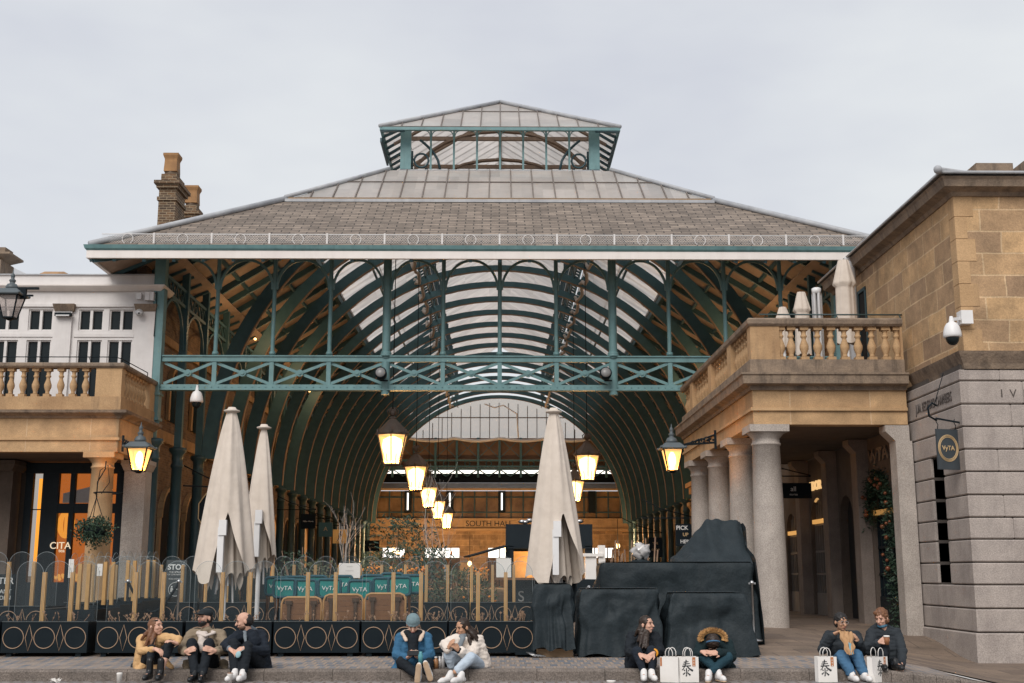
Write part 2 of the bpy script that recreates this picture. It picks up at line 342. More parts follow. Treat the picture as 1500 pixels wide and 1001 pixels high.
def grid(name, m, xs, yfun, zfun, ny, label=None):
    b = MB(); vs = []; nx = len(xs)
    for x in xs:
        y0, y1 = yfun(x)
        for j in range(ny+1):
            y = y0+(y1-y0)*(j/ny); vs.append(V((x, y, zfun(x, y))))
    fs = [(i*(ny+1)+j, (i+1)*(ny+1)+j, (i+1)*(ny+1)+j+1, i*(ny+1)+j+1) for i in range(nx-1) for j in range(ny)]
    b.add(vs, fs, True); o = b.build(name, m); me = o.data
    for p in me.uv_layers[0].data: pass
    for lp, u in zip(me.loops, me.uv_layers[0].data): c = me.vertices[lp.vertex_index].co; u.uv = (c.x, c.y)
    return tag(o, kind='structure')
xs = [-60, -30, -20]+[-14+.5*i for i in range(60)]+[18, 25, 40, 60]
grid('pavement_setts', sett, [x for x in xs if x <= 6.7], lambda x: (kerby(x)-.02, 18.7), h, 10)
grid('pavement', flag, xs, lambda x: (18.7 if x <= 6.5 else kerby(x)-.02, 60), h, 90)
grid('hall_floor', flag, [-60, -20, -10, 0, 10, 20, 60], lambda x: (60, 240), lambda x, y: .29, 3)
def zroad(x, y): return -.02-.30*ss((x-5.5)/4)
grid('road', roadm, xs, lambda x: (-30, kerby(x)+.05), zroad, 40)
grid('ground', flag, [-700, 700], lambda x: (-700, 900), lambda x, y: -.75, 1)
kb = MB()
ks = [-60, -40]+[-22+.9*i for i in range(29)]+[4.1+.25*i for i in range(10)]
for a, b_ in zip(ks, ks[1:]):
    g = .003
    def kz(x): return h(x, 17)+.004
    def rd(x, dz, dy): return V((x, kerby(x)+dy, dz))
    p = []
    for x in (a+g, b_-g):
        zt_ = kz(x); p += [rd(x, -.3, -.14), rd(x, zt_-.03, -.14), rd(x, zt_-.004, -.112), rd(x, zt_, -.08), rd(x, zt_, .02), rd(x, -.3, .02)]
    kb.add(p, [(0, 1, 7, 6), (1, 2, 8, 7), (2, 3, 9, 8), (3, 4, 10, 9), (4, 5, 11, 10), (0, 5, 4, 3, 2, 1), (6, 7, 8, 9, 10, 11)])
kobj = kb.build('kerb', kerbm); tag(kobj, kind='structure')
ln = MB(); 
lp_ = [P(1383, 979, 16.9), P(1400, 979, 16.9), P(1446, 1003, 15.6), P(1424, 1004, 15.6)]
ln.add([V((p.x, p.y, h(p.x, 17)+.012)) for p in lp_], [(0, 1, 2, 3)]); tag(ln.build('road_marking', mat('road_white', (.6, .58, .56), (.45, .43, .41), sc=9, rough=.8)), kind='structure')
# ================================================================= MARKET HALL
hall = thing('market_hall', 'large Victorian iron and glass market hall with teal arched ribs and a slate hipped roof', 'market hall', (0, 35, 0))
hall.location = (0, 0, 0)
XE, YE, ZE = 11.69, 33.0, 10.5
X1, Y1, Z1 = 7.04, 37.65, 13.35
X2, Y2, Z2 = 3.95, 40.74, 15.49
YB = 96.0
T = .10
def slab(name, polys, m, m2=None, t=T):
    b = MB()
    for p in polys:
        p = [V(q) for q in p]; n = (p[1]-p[0]).cross(p[2]-p[0]).normalized()
        if n.z < 0: n = -n
        b.cur = 0; b.add(p, [tuple(range(len(p)))])
        if t < .05: continue
        b.cur = 1; b.add([q-n*t for q in p], [tuple(reversed(range(len(p))))])
        k = len(p)
        for i in range(k): b.cur = 1; b.add([p[i], p[(i+1) % k], p[(i+1) % k]-n*t, p[i]-n*t], [(0, 1, 2, 3)])
    return b.build(name, [m, m2 or m], hall, fixn=False)
slab('slate_roof', [[(-XE, YE, ZE), (XE, YE, ZE), (X1, Y1, Z1), (-X1, Y1, Z1)], [(XE, YE, ZE), (XE, YB, ZE), (X1, YB, Z1), (X1, Y1, Z1)], [(-XE, YB, ZE), (-XE, YE, ZE), (-X1, Y1, Z1), (-X1, YB, Z1)]], slate, planks)
G = .06
gx1, gy1, gx2, gy2 = X1-.05, Y1+.05, X2, Y2
slab('roof_glazing', [[(-gx1, gy1, Z1+.08), (gx1, gy1, Z1+.08), (gx2, gy2, Z2), (-gx2, gy2, Z2)], [(gx1, gy1, Z1+.08), (gx1, YB, Z1+.08), (gx2, YB, Z2), (gx2, gy2, Z2)], [(-gx1, YB, Z1+.08), (-gx1, gy1, Z1+.08), (-gx2, gy2, Z2), (-gx2, YB, Z2)]], roofglass, canglass, t=.03)
gb = MB()
def glazebars(b, A, B, C, D, n, w=.035, t=.05, rows=(), lift=.03):
    """A-B lower edge, D-C upper edge; bars run up-slope, trimmed by the hips"""
    A, B, C, D = map(V, (A, B, C, D)); nn = (B-A).cross(D-A).normalized()
    if nn.z < 0: nn = -nn
    e = (B-A).normalized(); L_ = (B-A).length; u = (D-A)-e*(D-A).dot(e); H = u.length; u.normalize()
    dl = (D-A).dot(e); dr = L_-(C-A).dot(e)
    for i in range(n+1):
        s = L_*i/n; hh = H
        if dl > 0 and s < dl: hh = H*s/dl
        if dr > 0 and L_-s < dr: hh = min(hh, H*(L_-s)/dr)
        if hh > .05: p = A+e*s+nn*lift; b.bar(p, p+u*hh, w, t, nn)
    for r_ in rows:
        p = A+u*H*r_+e*dl*r_+nn*lift; q = A+u*H*r_+e*(L_-dr*r_)+nn*lift; b.bar(p, q, w*.8, t*.7, nn)
    b.bar(A+nn*lift, B+nn*lift, w*1.6, t*1.3, nn)
glazebars(gb, (-gx1, gy1, Z1+.08), (gx1, gy1, Z1+.08), (gx2, gy2, Z2), (-gx2, gy2, Z2), 19, rows=(.56,))
for s_ in (1, -1):
    glazebars(gb, (s_*gx1, gy1, Z1+.08), (s_*gx1, YB, Z1+.08), (s_*gx2, YB, Z2), (s_*gx2, gy2, Z2), 80, rows=(.56,))
gb.build('glazing_bars', bars, hall)
# hips, ridge rolls, flashings
rb = MB()
for s_ in (1, -1):
    rb.tube([(s_*XE, YE, ZE+.08), (s_*X1, Y1, Z1+.08)], .09, 8); rb.tube([(s_*X1, Y1, Z1+.14), (s_*X2, Y2, Z2+.06)], .07, 8)
    rb.box((s_*X1-.09, Y1, Z1-.02), (s_*X1+.09, YB, Z1+.10))
rb.box((-X1, Y1-.12, Z1-.05), (X1, Y1+.02, Z1+.05))
rb.build('lead_hip', lead, hall)
fb = MB(); fb.box((-X1+.1, Y1+.0, Z1+.05), (X1-.1, Y1+.05, Z1+.13)); fb.build('timber_sill', mat('ochre_timber', (.42, .25, .10), rough=.8), hall)
# eaves: gutter + white fascia along three sides
ZG0, ZG1 = zt(369, YE), zt(361.5, YE); ZF0, ZF1 = zt(380, YE), zt(369, YE)
pathE = [(-XE, YB), (-XE, YE), (XE, YE), (XE, YB)]
e = MB(); e.prof([(0, ZG0+.003), (.06, ZG0+.003), (.10, ZG0+.05), (.13, ZG1), (.0, ZG1)], pathE[::1]); e.build('gutter', teal, hall)
e = MB(); e.prof([(-.06, ZF0), (.05, ZF0), (.05, ZF1), (-.06, ZF1)], pathE); e.build('fascia', cream, hall)
# eave soffit boards from fascia back to posts
e = MB()
e.prof([(-.02, ZF0+.03), (-.02, ZF0+.06), (-1.9, ZF0+.86), (-1.9, ZF0+.82)], pathE); e.build('soffit', planks, hall)
e = MB()
for i in range(-13, 14):
    x = i*.845; q_ = MB(); q_.bar((x, YE+.05, ZF0-.0), (x, 34.85, ZF0+.68), .09, .16); q_.build('eave_rafter', tealdk, hall)
for k in range(60):
    y = 35+k*1.0
    for s_ in (1, -1): e.bar((s_*(XE-.05), y, ZF0), (s_*10, y, ZF0+.74), .09, .16)
for s_ in (1, -1): e.bar((s_*(XE-.1), YE+.1, ZF0), (s_*10.1, 35, ZF0+.72), .12, .2)
tag(e.build('side_eave_rafters', tealdk, hall), kind='stuff')
# ---- facade screen at Y=35
YH = 35.0; SP = 1.69
ztc1, ztc0 = zt(523, YH), zt(531, YH); zbc1, zbc0 = zt(564.5, YH), zt(573, YH)
ztop = ZF0+.72
for i in range(-5, 6):
    b = MB(); big = i in (-2, 2); r_ = .125 if big else .062; x = i*SP
    b.cyl((x, YH, ztc1-.05), (x, YH, ztop), r_, n=12)
    if big:
        b.cyl((x+.0, YH, zbc0-.12), (x, YH, ztc0), .13, n=12); b.lathe([(.15, -.05), (.19, 0), (.15, .06)], (x, YH, ztc1+.03), 12)
    b.lathe([(r_+.01, -.05), (r_+.045, 0), (r_+.02, .07)], (x, YH, ztc1+.08), 10)
    # flared twin brackets
    zs = zt(425, YH); ra = SP/2-r_; zar = zt(382, YH)
    for s_ in (1, -1):
        pts = [(x+s_*(r_+ra*(1-cos(t))), YH, zs+(zar-zs)*sin(t)) for t in [pi/2*k/10 for k in range(11)]]
        for p, q in zip(pts, pts[1:]): b.bar(p, q, .07, .07, (0, 1, 0))
    b.build('mullion', teal, hall)
b = MB(); b.box((-10.0, YH-.07, ztc0), (10.0, YH+.07, ztc1)); b.box((-10.0, YH-.11, ztc1-.02), (10.0, YH+.11, ztc1+.02)); b.build('girder_top_chord', teal, hall)
b = MB(); b.box((-10.0, YH-.07, zbc0+.03), (10.0, YH+.07, zbc1)); b.box((-10.0, YH-.13, zbc0), (10.0, YH+.13, zbc0+.04))
for i in range(100): b.ball((-9.9+i*.2, YH-.08, (zbc0+zbc1)/2+.01), .018, 5, 4)
b.build('girder_bottom_chord', teal, hall)
for i in range(-6, 6):
    xa, xb = i*SP, (i+1)*SP; b = MB()
    xa = max(xa, -9.98); xb = min(xb, 9.98)
    b.bar((xa+.04, YH-.01, zbc1), (xb-.04, YH-.01, ztc0), .05, .09, (0, 1, 0)) if False else None
    for (za, zb, dy) in ((zbc1+.03, ztc0-.03, -.012), (ztc0-.03, zbc1+.03, .022)):
        b.bar((xa+.05, YH+dy, za), (xb-.05, YH+dy, zb), .03, .085, (0, 0, 1))
    b.cyl(((xa+xb)/2, YH-.07, (zbc1+ztc0)/2), ((xa+xb)/2, YH+.04, (zbc1+ztc0)/2), .105, n=16); b.cyl(((xa+xb)/2, YH-.10, (zbc1+ztc0)/2), ((xa+xb)/2, YH-.07, (zbc1+ztc0)/2), .05, n=12)
    b.build('cross_brace', teal, hall)
for i in range(-5, 6): b = MB(); b.box((i*SP-.065, YH-.05, zbc1), (i*SP+.065, YH+.05, ztc0)); b.build('girder_post', teal, hall)
b = MB(); b.box((-10.0, YH-.06, ztop-.12), (10.0, YH+.06, ztop+.12)); b.build('head_beam', teal, hall)
# corner posts of the facade
for s_ in (1, -1):
    b = MB(); xc = s_*10.17
    z0 = zt(615, YH); b.box((xc-.16, YH-.16, z0), (xc+.16, YH+.16, ztop+.2)); b.box((xc-.2, YH-.2, z0-.05), (xc+.2, YH+.2, z0+.03))
    b.box((xc-.2, YH-.2, zbc0-.16), (xc+.2, YH+.2, zbc0-.09)); b.lathe([(.13, 5.15), (.13, z0-.34), (.13, z0-.22), (.19, z0-.05)], (xc, YH, 0), 12)
    b.build('corner_post', teal, hall)
CT = 5.15
def pillar(x, y, parent=hall, m=tealpipe):
    b = MB(); g0 = .29
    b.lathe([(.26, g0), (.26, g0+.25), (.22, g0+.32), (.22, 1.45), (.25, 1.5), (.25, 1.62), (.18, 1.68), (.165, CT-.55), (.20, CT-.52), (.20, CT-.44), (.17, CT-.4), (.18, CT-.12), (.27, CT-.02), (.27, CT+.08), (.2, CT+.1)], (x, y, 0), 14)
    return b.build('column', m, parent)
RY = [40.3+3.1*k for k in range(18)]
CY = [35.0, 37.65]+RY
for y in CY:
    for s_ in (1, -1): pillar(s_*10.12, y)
# posts over the columns, up to the roof
for s_ in (1, -1):
    b = MB()
    for y in CY:
        if y > 36: b.box((s_*10.12-.11, y-.1, CT+.08), (s_*10.12+.11, y+.1, 11.2))
        # arched braces along the wall line
    for ya, yb in zip(CY, CY[1:]):
        ra = (yb-ya)/2-.1; zc_ = 8.35
        for sg in (1, -1):
            yc = ya+.1 if sg > 0 else yb-.1
            pts = [(s_*10.12, yc+sg*ra*(1-cos(t)), zc_+1.35*sin(t)) for t in [pi/2*k/8 for k in range(9)]]
            for p, q in zip(pts, pts[1:]): b.bar(p, q, .08, .08, (1, 0, 0))
        for zz in (9.75, 10.25): b.bar((s_*10.12, ya, zz), (s_*10.12, yb, zz), .1, .1)
        for q in range(6): yq = ya+(yb-ya)*q/6; b.bar((s_*10.12, yq, 9.75), (s_*10.12, yq+(yb-ya)/12, 10.25), .04, .04, (1, 0, 0)); b.bar((s_*10.12, yq+(yb-ya)/12, 10.25), (s_*10.12, yq+(yb-ya)/6, 9.75), .04, .04, (1, 0, 0))
    b.build('side_arcade_frame', tealdk, hall)
# ribs
for y in RY:
    root = None; b = MB(); n = 46; th = .075; A0 = 9.52; B0 = 9.72
    ins = []; outs = []
    for i in range(n+1):
        t = pi*i/n; c_, s_ = cos(t), sin(t); d = .25+.24*abs(c_)**1.3
        ins.append(V((A0*c_, 0, CT+B0*s_))); outs.append(V(((A0+d)*c_, 0, CT+(B0+d)*s_)))
    vs = []
    for p, q in zip(ins, outs): vs += [p+V((0, y-th, 0)), p+V((0, y+th, 0)), q+V((0, y+th, 0)), q+V((0, y-th, 0))]
    fs = []
    for i in range(n):
        for k in range(4): fs.append((4*i+k, 4*i+(k+1) % 4, 4*i+4+(k+1) % 4, 4*i+4+k))
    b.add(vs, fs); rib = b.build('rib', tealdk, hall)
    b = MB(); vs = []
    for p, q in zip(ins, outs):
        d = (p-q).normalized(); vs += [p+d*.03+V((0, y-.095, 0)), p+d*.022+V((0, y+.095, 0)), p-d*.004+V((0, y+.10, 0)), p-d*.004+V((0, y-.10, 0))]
    b.add(vs, fs); b.build('rib_flange_lamplit', flange, rib)
# rafters above ribs + purlins
b = MB()
for y in RY+[37.65]+[a+1.55 for a in RY[:-1]]:
    if y < 40.9: 
        zt1 = ZE+(y-YE)*(Z1-ZE)/(Y1-YE) if y < Y1 else Z1
    for s_ in (1, -1):
        xx = X1 if y >= Y1 else max(X1, XE-(y-YE)); b.bar((s_*(XE-.2), y, ZE-.14), (s_*X1, y, Z1-.22), .12, .22) if y >= Y1-.01 else None
        if y > 40.8 and (round((y-40.3)/3.1, 3) % 1 < .01 or round((y-40.3)/3.1, 3) % 1 > .99): b.bar((s_*X1, y, Z1-.22), (s_*X2, y, Z2-.16), .10, .18)
for x in [i*1.5 for i in range(-6, 7)]:   # front hip rafters
    if abs(x) < X1: b.bar((x, YE+.2, ZE-.12), (x, Y1, Z1-.2), .10, .18)
for s_ in (1, -1):
    b.bar((s_*XE, YE+.1, ZE-.30), (s_*X2, Y2, Z2-.36), .14, .24)
    for k in range(1, 4):
        f_ = k/4; xx = XE+(X1-XE)*f_; zz = ZE+(Z1-ZE)*f_-.2; b.box((s_*xx-.05, YE+(Y1-YE)*f_, zz-.06), (s_*xx+.05, YB, zz+.06))
    b.box((s_*X1-.09, Y1, Z1-.36), (s_*X1+.09, YB, Z1-.1))
    b.box((s_*(X1+X2)/2-.04, 39.2, (Z1+Z2)/2-.17), (s_*(X1+X2)/2+.04, YB, (Z1+Z2)/2-.07))
b.box((-X1, Y1-.1, Z1-.38), (X1, Y1+.1, Z1-.12))
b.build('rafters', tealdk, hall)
# longitudinal lattice girders under the lantern, with bundled netting
LX = 3.37
for s_ in (1, -1):
    b = MB(); za, zb = 14.55, 15.35
    for zz in (za, zb): b.box((s_*LX-.03, 41, zz-.03), (s_*LX+.03, YB, zz+.03))
    yy = 41.0
    while yy < YB-1: b.bar((s_*LX, yy, za), (s_*LX, yy+.78, zb), .03, .03, (1, 0, 0)); b.bar((s_*LX, yy+.78, zb), (s_*LX, yy+1.55, za), .03, .03, (1, 0, 0)); yy += 1.55
    b.build('lattice_girder', tealdk, hall)
net = mat('netting', (.66, .60, .54), (.54, .48, .43), sc=6, rough=.95)
nb = MB()
for s_ in (1, -1):
    y = 41.5; pts = []
    while y < YB-2: pts.append((s_*(LX+.35)+.15*sin(y*2.1), y, 14.35+.22*sin(y*4.05/2)+.1*sin(y*7))); y += .35
    nb.tube(pts, .08, 6)
nb.build('netting_roll', net, hall)
# small scroll rings between girder and ribs
b = MB()
for y in RY[:12]:
    for s_ in (1, -1):
        for rr, cx, cz in ((.11, 3.1, 14.5),):
            b.tube([(s_*cx+rr*cos(t), y, cz+rr*sin(t)) for t in [2*pi*k/12 for k in range(12)]], .025, 5, closed=True)
b.build('scroll_rings', tealdk, hall)
# ---- lantern (clerestory)
YL = 40.95; zs0 = zt(249, YL); zs1 = zt(191, YL); lx = (xt(866, 220, YL)-xt(590, 220, YL))/2
b = MB(); b.prof([(-.1, zs0-.22), (.08, zs0-.22), (.12, zs0-.06), (.02, zs0), (-.1, zs0)], [(-lx-.12, YB), (-lx-.12, YL), (lx+.12, YL), (lx+.12, YB)]); b.build('lantern_sill', lead, hall)
for s_ in (1, -1):
    b = MB(); b.box((s_*lx-.19, YL-.06, zs0), (s_*lx+.19, YL+.14, zs1)); b.build('lantern_corner_post', teal, hall)
for i in range(-3, 4):
    x = i*lx/4*.98; b = MB(); b.box((x-.035, YL, zs0), (x+.035, YL+.08, zs1))
    for sg in (1, -1):
        pts = [(x+sg*(.03+.16*(1-cos(t))), YL+.03, zs1-.26+.24*sin(t)) for t in [pi/2*k/5 for k in range(6)]]
        for p, q in zip(pts, pts[1:]): b.bar(p, q, .03, .03, (0, 1, 0))
    b.build('lantern_mullion', teal, hall)
YLE = 40.3; zle = zt(188, YLE); lex = (xt(901, 188, YLE)-xt(553, 188, YLE))/2; ya = YLE+lex; zap = zt(152, ya)
slab('lantern_roof', [[(-lex, YLE, zle), (lex, YLE, zle), (0, ya, zap)], [(lex, YLE, zle), (lex, YB, zle), (0, YB, zap), (0, ya, zap)], [(-lex, YB, zle), (-lex, YLE, zle), (0, ya, zap), (0, YB, zap)]], roofglass, canglass, t=.03)
b = MB()
glazebars(b, (-lex, YLE, zle), (lex, YLE, zle), (0.001, ya, zap), (-.001, ya, zap), 12, rows=(.62,))
for s_ in (1, -1): glazebars(b, (s_*lex, YLE, zle), (s_*lex, YB, zle), (0, YB, zap), (0, ya, zap), 76)
b.build('lantern_glazing_bars', bars, hall)
b = MB()
for s_ in (1, -1): b.tube([(s_*(lex+.05), YLE-.05, zle+.05), (0, ya, zap+.08)], .075, 8)
b.tube([(0, ya, zap+.08), (0, YB, zap+.08)], .075, 8); b.box((-.28, YLE+1.6, zle+1.25), (-.27, YLE+1.61, zle+1.26)); b.build('lantern_hip_roll', lead, hall)
b = MB(); b.prof([(-.05, zle-.09), (.05, zle-.09), (.05, zle+.02), (-.05, zle+.02)], [(-lex, YB), (-lex, YLE), (lex, YLE), (lex, YB)]); b.box((-lx-.1, YL-.08, zs1), (lx+.1, YL+.12, zs1+.13)); b.build('lantern_eave', teal, hall)
b = MB()
y = YLE+.05; k = 0
while y < YB:
    for s_ in (1, -1):
        b.bar((s_*lex, y, zle-.1), (s_*lx, y, zle-.1+min(.52, (y-YLE)*.6)), .07 if k % 5 else .14, .09)
    y += .62; k += 1
for s_ in (1, -1): b.box((s_*lex-.10, YL+.0, zle-.28), (s_*lex-.03, YL+2.6, zle-.13))
tag(b.build('lantern_eave_rafters', tealpipe, hall), kind='stuff')
tim = mat('lantern_timber', (.34, .25, .19), (.24, .18, .14), sc=4, rough=.85)
b = MB()
for k, y in enumerate([42.1+3.1*j for j in range(2)]):
    n = 14; a_, c_ = lx-.1, 2.15; z0 = zs0-.25
    for i in range(n):
        t0, t1 = pi*i/n, pi*(i+1)/n
        b.bar((a_*cos(t0), y, z0+c_*sin(t0)), (a_*cos(t1), y, z0+c_*sin(t1)), .08, .2 if k < 2 else .1, (0, 1, 0))
    q = min(1, (y-YLE-.3)/lex)
    for s_ in (1, -1): b.bar((s_*(lex-.3), y, zle+.05), (s_*lex*(1-q), y, zle+(zap-zle)*q-.2), .08, .16 if k < 2 else .08, (0, 1, 0))
    b.bar((-lx, y, zs1+.1), (lx, y, zs1+.1), .1, .14); b.bar((0, y, zs1), (0, y, zle+(zap-zle)*q-.2), .12, .12)
b.build('lantern_truss', tim, hall)
b = MB()
for s_ in (1, -1):
    for y in [40.98+3.1*j for j in range(2)]:
        b.tube([(s_*(lx-.55)+.26*cos(t), y+.2, zs0+.42+.26*sin(t)) for t in [2*pi*k/14 for k in range(14)]], .04, 5, closed=True)
        pts = [(s_*(lx-.95-.0+.55*sin(t)), y+.2, zs0+.05+1.1*(1-cos(t))) for t in [pi/2*k/8 for k in range(9)]]
        b.tube([(s_*(lx-1.25+1.1*sin(t)*.0+.75*(k/8)), y+.2, zs0+.0+1.2*(k/8)**.5) for k, t in enumerate([0]*9)], .05, 5)
    b.box((s_*lx-.1, YL+.14, zs0-.2), (s_*lx+.1, YB, zs0)) ; 
    y = YL+1.5
    while y < YB: b.box((s_*lx-.04, y-.04, zs0), (s_*lx+.04, y+.04, zs1+.3)); y += 1.55
b.build('lantern_side_frame', tealpipe, hall)
# ---- far gable wall of the hall
YG = 95.4
def zg(py): return zt(py, YG)
za, zb = zg(642), CT+9.6
b = MB(); n = 30; pts = []
t0 = math.asin((za-CT)/10.2)
for i in range(n+1): t = t0+(pi-2*t0)*i/n; pts.append((10.0*cos(t), YG, CT+10.2*sin(t)))
b.add(pts, [tuple(range(len(pts)))]); b.build('gable_glazing', gableglass, hall)
b = MB()
x = -8.4
while x < 8.5:
    b.box((x-.03, YG-.07, za), (x+.03, YG-.01, CT+9.7*math.sqrt(max(0, 1-(x/9.6)**2)))); x += .76
b.box((-8.6, YG-.08, za+1.6), (8.6, YG-.02, za+1.68)); b.build('gable_glazing_bars', bars, hall)
b = MB(); pts = []
for i in range(41): x = -7.3+14.6*i/40; pts.append((x, YG-.35, za-.05-.22*abs(sin(i*.31))-.0))
b.tube(pts, .13, 6)
b.tube([(-1.2, YG-.4, za+2.7), (-.4, YG-.4, za+2.4), (.3, YG-.4, za+2.6), (1.4, YG-.4, za+1.9), (1.5, YG-.4, za)], .06, 5); b.build('gathered_sheeting', cream, hall)
b = MB(); b.box((-10.6, YG+.02, zg(687)), (10.6, YG+.3, za)); b.build('gable_board', mat('brown_board', (.22, .135, .085), (.17, .105, .07), sc=1, rough=.8), hall)
b = MB(); z0, z1 = zg(694), za
x = -10.2
while x < 10.3:
    b.box((x-.09, YG-.3, zg(700)), (x+.09, YG-.12, z1)); b.bar((x, YG-.2, zg(672)), (x+1.7, YG-.2, z1), .04, .05); b.bar((x, YG-.2, z1), (x+1.7, YG-.2, zg(672)), .04, .05)
    b.bar((x, YG-.2, zg(688)), (x+.85, YG-.2, zg(698)), .09, .09); b.bar((x+.85, YG-.2, zg(698)), (x+1.7, YG-.2, zg(688)), .09, .09)
    b.tube([(x+.85+.22*cos(t), YG-.2, (zg(676)+zg(683))/2+.2*sin(t)) for t in [2*pi*k/12 for k in range(12)]], .035, 4, closed=True); x += 1.7
for py in (675, 684, 688): b.box((-10.4, YG-.27, zg(py)-.07), (10.4, YG-.15, zg(py)+.07))
b.build('gable_truss', tealdk, hall)
b = MB(); b.box((-10.6, YG+.4, zg(694)), (10.6, YG+.5, zg(686))); b.build('sky_strip', glowpale, hall)
b = MB(); b.box((-10.6, YG-.05, zg(707)), (10.6, YG+.4, zg(694))); b.build('dark_transom', dark, hall)
b = MB(); b.prism([(-10.6, YG-.2, zg(708)), (-10.6, YG-1.2, zg(717)), (-10.6, YG+.2, zg(717)), (-10.6, YG+.2, zg(708))], (21.2, 0, 0)); b.build('lean_to_roof', lead, hall)
b = MB(); b.box((-10.6, YG-1.15, zg(720)), (10.6, YG-1.05, zg(717.2))); b.build('lit_edge', sandc, hall)
b = MB(); b.box((-10.6, YG-.3, zg(760)), (10.6, YG-.1, zg(720)))
b.build('shopfront_glass', mat('warm_shopfront_glass', (.10, .06, .035), (.30, .19, .10), sc=.55, rough=.2), hall)
b = MB(); x = -10.6
while x < 10.7: b.box((x-.05, YG-.36, zg(760)), (x+.05, YG-.3, zg(720))); x += .96
for py in (729, 751): b.box((-10.6, YG-.35, zg(py)-.05), (10.6, YG-.31, zg(py)+.05))
b.build('shopfront_mullions', tealpipe, hall)
b = MB()
for x in (-7.2, -3.9, 0.2, 7.3): b = MB(); b.box((x-.28, YG-.6, zg(752)), (x+.28, YG-.37, zg(720))); b.build('shopfront_pier', dark, hall)
b = MB()
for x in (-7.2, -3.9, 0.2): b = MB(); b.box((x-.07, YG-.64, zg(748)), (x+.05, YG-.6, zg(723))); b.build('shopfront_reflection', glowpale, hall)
b = MB(); b.box((-10.6, YG-.6, zg(775)), (10.6, YG-.1, zg(760))); b.box((-10.6, YG-.9, zg(779)), (10.6, YG-.1, zg(775)))
b.build('stone_lintel', sandc, hall)
text('SOUTH HALL', 'hall_lettering', .62, ink, hall, (-.8, YG-.615, zg(768)), ext=.01)
wl = MB(); ops_ = [(-9.2, -7.4), (-5.9, -3.1), (-.9, 2.7), (3.6, 5.6), (7.0, 9.0)]
zt_ = zg(803); xa = -10.6
for a_, b_ in ops_: wl.box((xa, YG-.5, .29), (a_, YG-.1, zg(779))); wl.box((a_, YG-.5, zt_), (b_, YG-.1, zg(779))); xa = b_
wl.box((xa, YG-.5, .29), (10.6, YG-.1, zg(779))); wl.build('end_wall', ashlar, hall)
for a_, b_ in ops_:
    b = MB(); b.box((a_, YG+.0, zg(817)), (b_, YG+.05, zt_)); b.build('daylit_opening', glowpale, hall)
    b = MB(); b.box((a_, YG+.1, .29), (b_, YG+.15, zg(817))); b.build('shop_interior', mat('hall_end_interior', (.25, .15, .08), (.1, .06, .04), sc=.8), hall)
    b = MB()
    for k in range(5): x = a_+(b_-a_)*k/4; b.box((x-.04, YG-.15, .29), (x+.04, YG-.05, zt_))
    b.build('opening_frame', dark, hall)
glowdim = emit('dim_shop_glow', (1, .42, .12), .25)
# ---- side walls of the hall
for s_ in (1, -1):
    xw = s_*10.75; b = MB()
    ys_ = 35.4 if s_ < 0 else 35.4
    b.box((min(xw, xw+s_*.3), ys_, .2), (max(xw, xw+s_*.3), YB, 11.3)); b.build('side_wall', brickm if s_ < 0 else ashlar, hall)
    b = MB(); b.box((min(xw-s_*.12, xw), ys_, 5.45), (max(xw-s_*.12, xw), YB, 5.8)); b.box((min(xw-s_*.08, xw), ys_, 8.6), (max(xw-s_*.08, xw), YB, 8.85)); b.build('string_course', sand, hall)
    for k, (ya_, yb_) in enumerate(zip(CY, CY[1:])):
        if k == 0: continue
        ym = (ya_+yb_)/2
        for (z0, z1, hw, nm) in ((2.6 if False else .3, 3.1, .85, 'shop_opening'), (6.2, 7.3, .55, 'arched_window')):
            xo = xw-s_*.02; pts = [(xo, ym-hw, z0), (xo, ym+hw, z0)]+[(xo, ym+hw*cos(t), z1+hw*sin(t)) for t in [pi*q/10 for q in range(11)]]
            b = MB(); b.prism(pts, (-s_*.02, 0, 0)); wm = winglass
            if nm == 'shop_opening': wm = glowdim if k > 5 and k % 3 == 1 else darkint
            b.build(nm, wm, hall)
            b = MB(); pp = [(xo-s_*.05, ym+(hw+.1)*cos(t), z1+(hw+.1)*sin(t)) for t in [pi*q/12 for q in range(13)]]
            for p, q in zip(pp, pp[1:]): b.bar(p, q, .12, .18, (1, 0, 0))
            b.bar((xo-s_*.05, ym-hw-.1, z0), (xo-s_*.05, ym-hw-.1, z1), .18, .1, (1, 0, 0)); b.bar((xo-s_*.05, ym+hw+.1, z0), (xo-s_*.05, ym+hw+.1, z1), .18, .1, (1, 0, 0))
            b.build('arch_surround', sandc, hall)
# stone shop piers on the right inside the hall
for (ya_, yb_, x0) in ((47.5, 56, 9.2),):
    b = MB()
    for y in (47.5, 50.3, 53.1, 55.9):
        b.box((x0-.2, y-.28, .29), (x0+.3, y+.28, 5.0)); b.lathe([(.3, 4.2), (.3, 4.3), (.42, 4.45), (.42, 4.6)], (x0, y, 0), 4)
        b.box((x0-.1, y-.2, 5.5), (x0+.4, y+.2, 9.5))
    b.box((x0-.3, 47.0, 5.0), (x0+.6, 56.4, 5.45)); b.box((x0-.45, 46.9, 5.3), (x0+.6, 56.5, 5.5))
    b.build('stone_shop_front', sandc, hall)
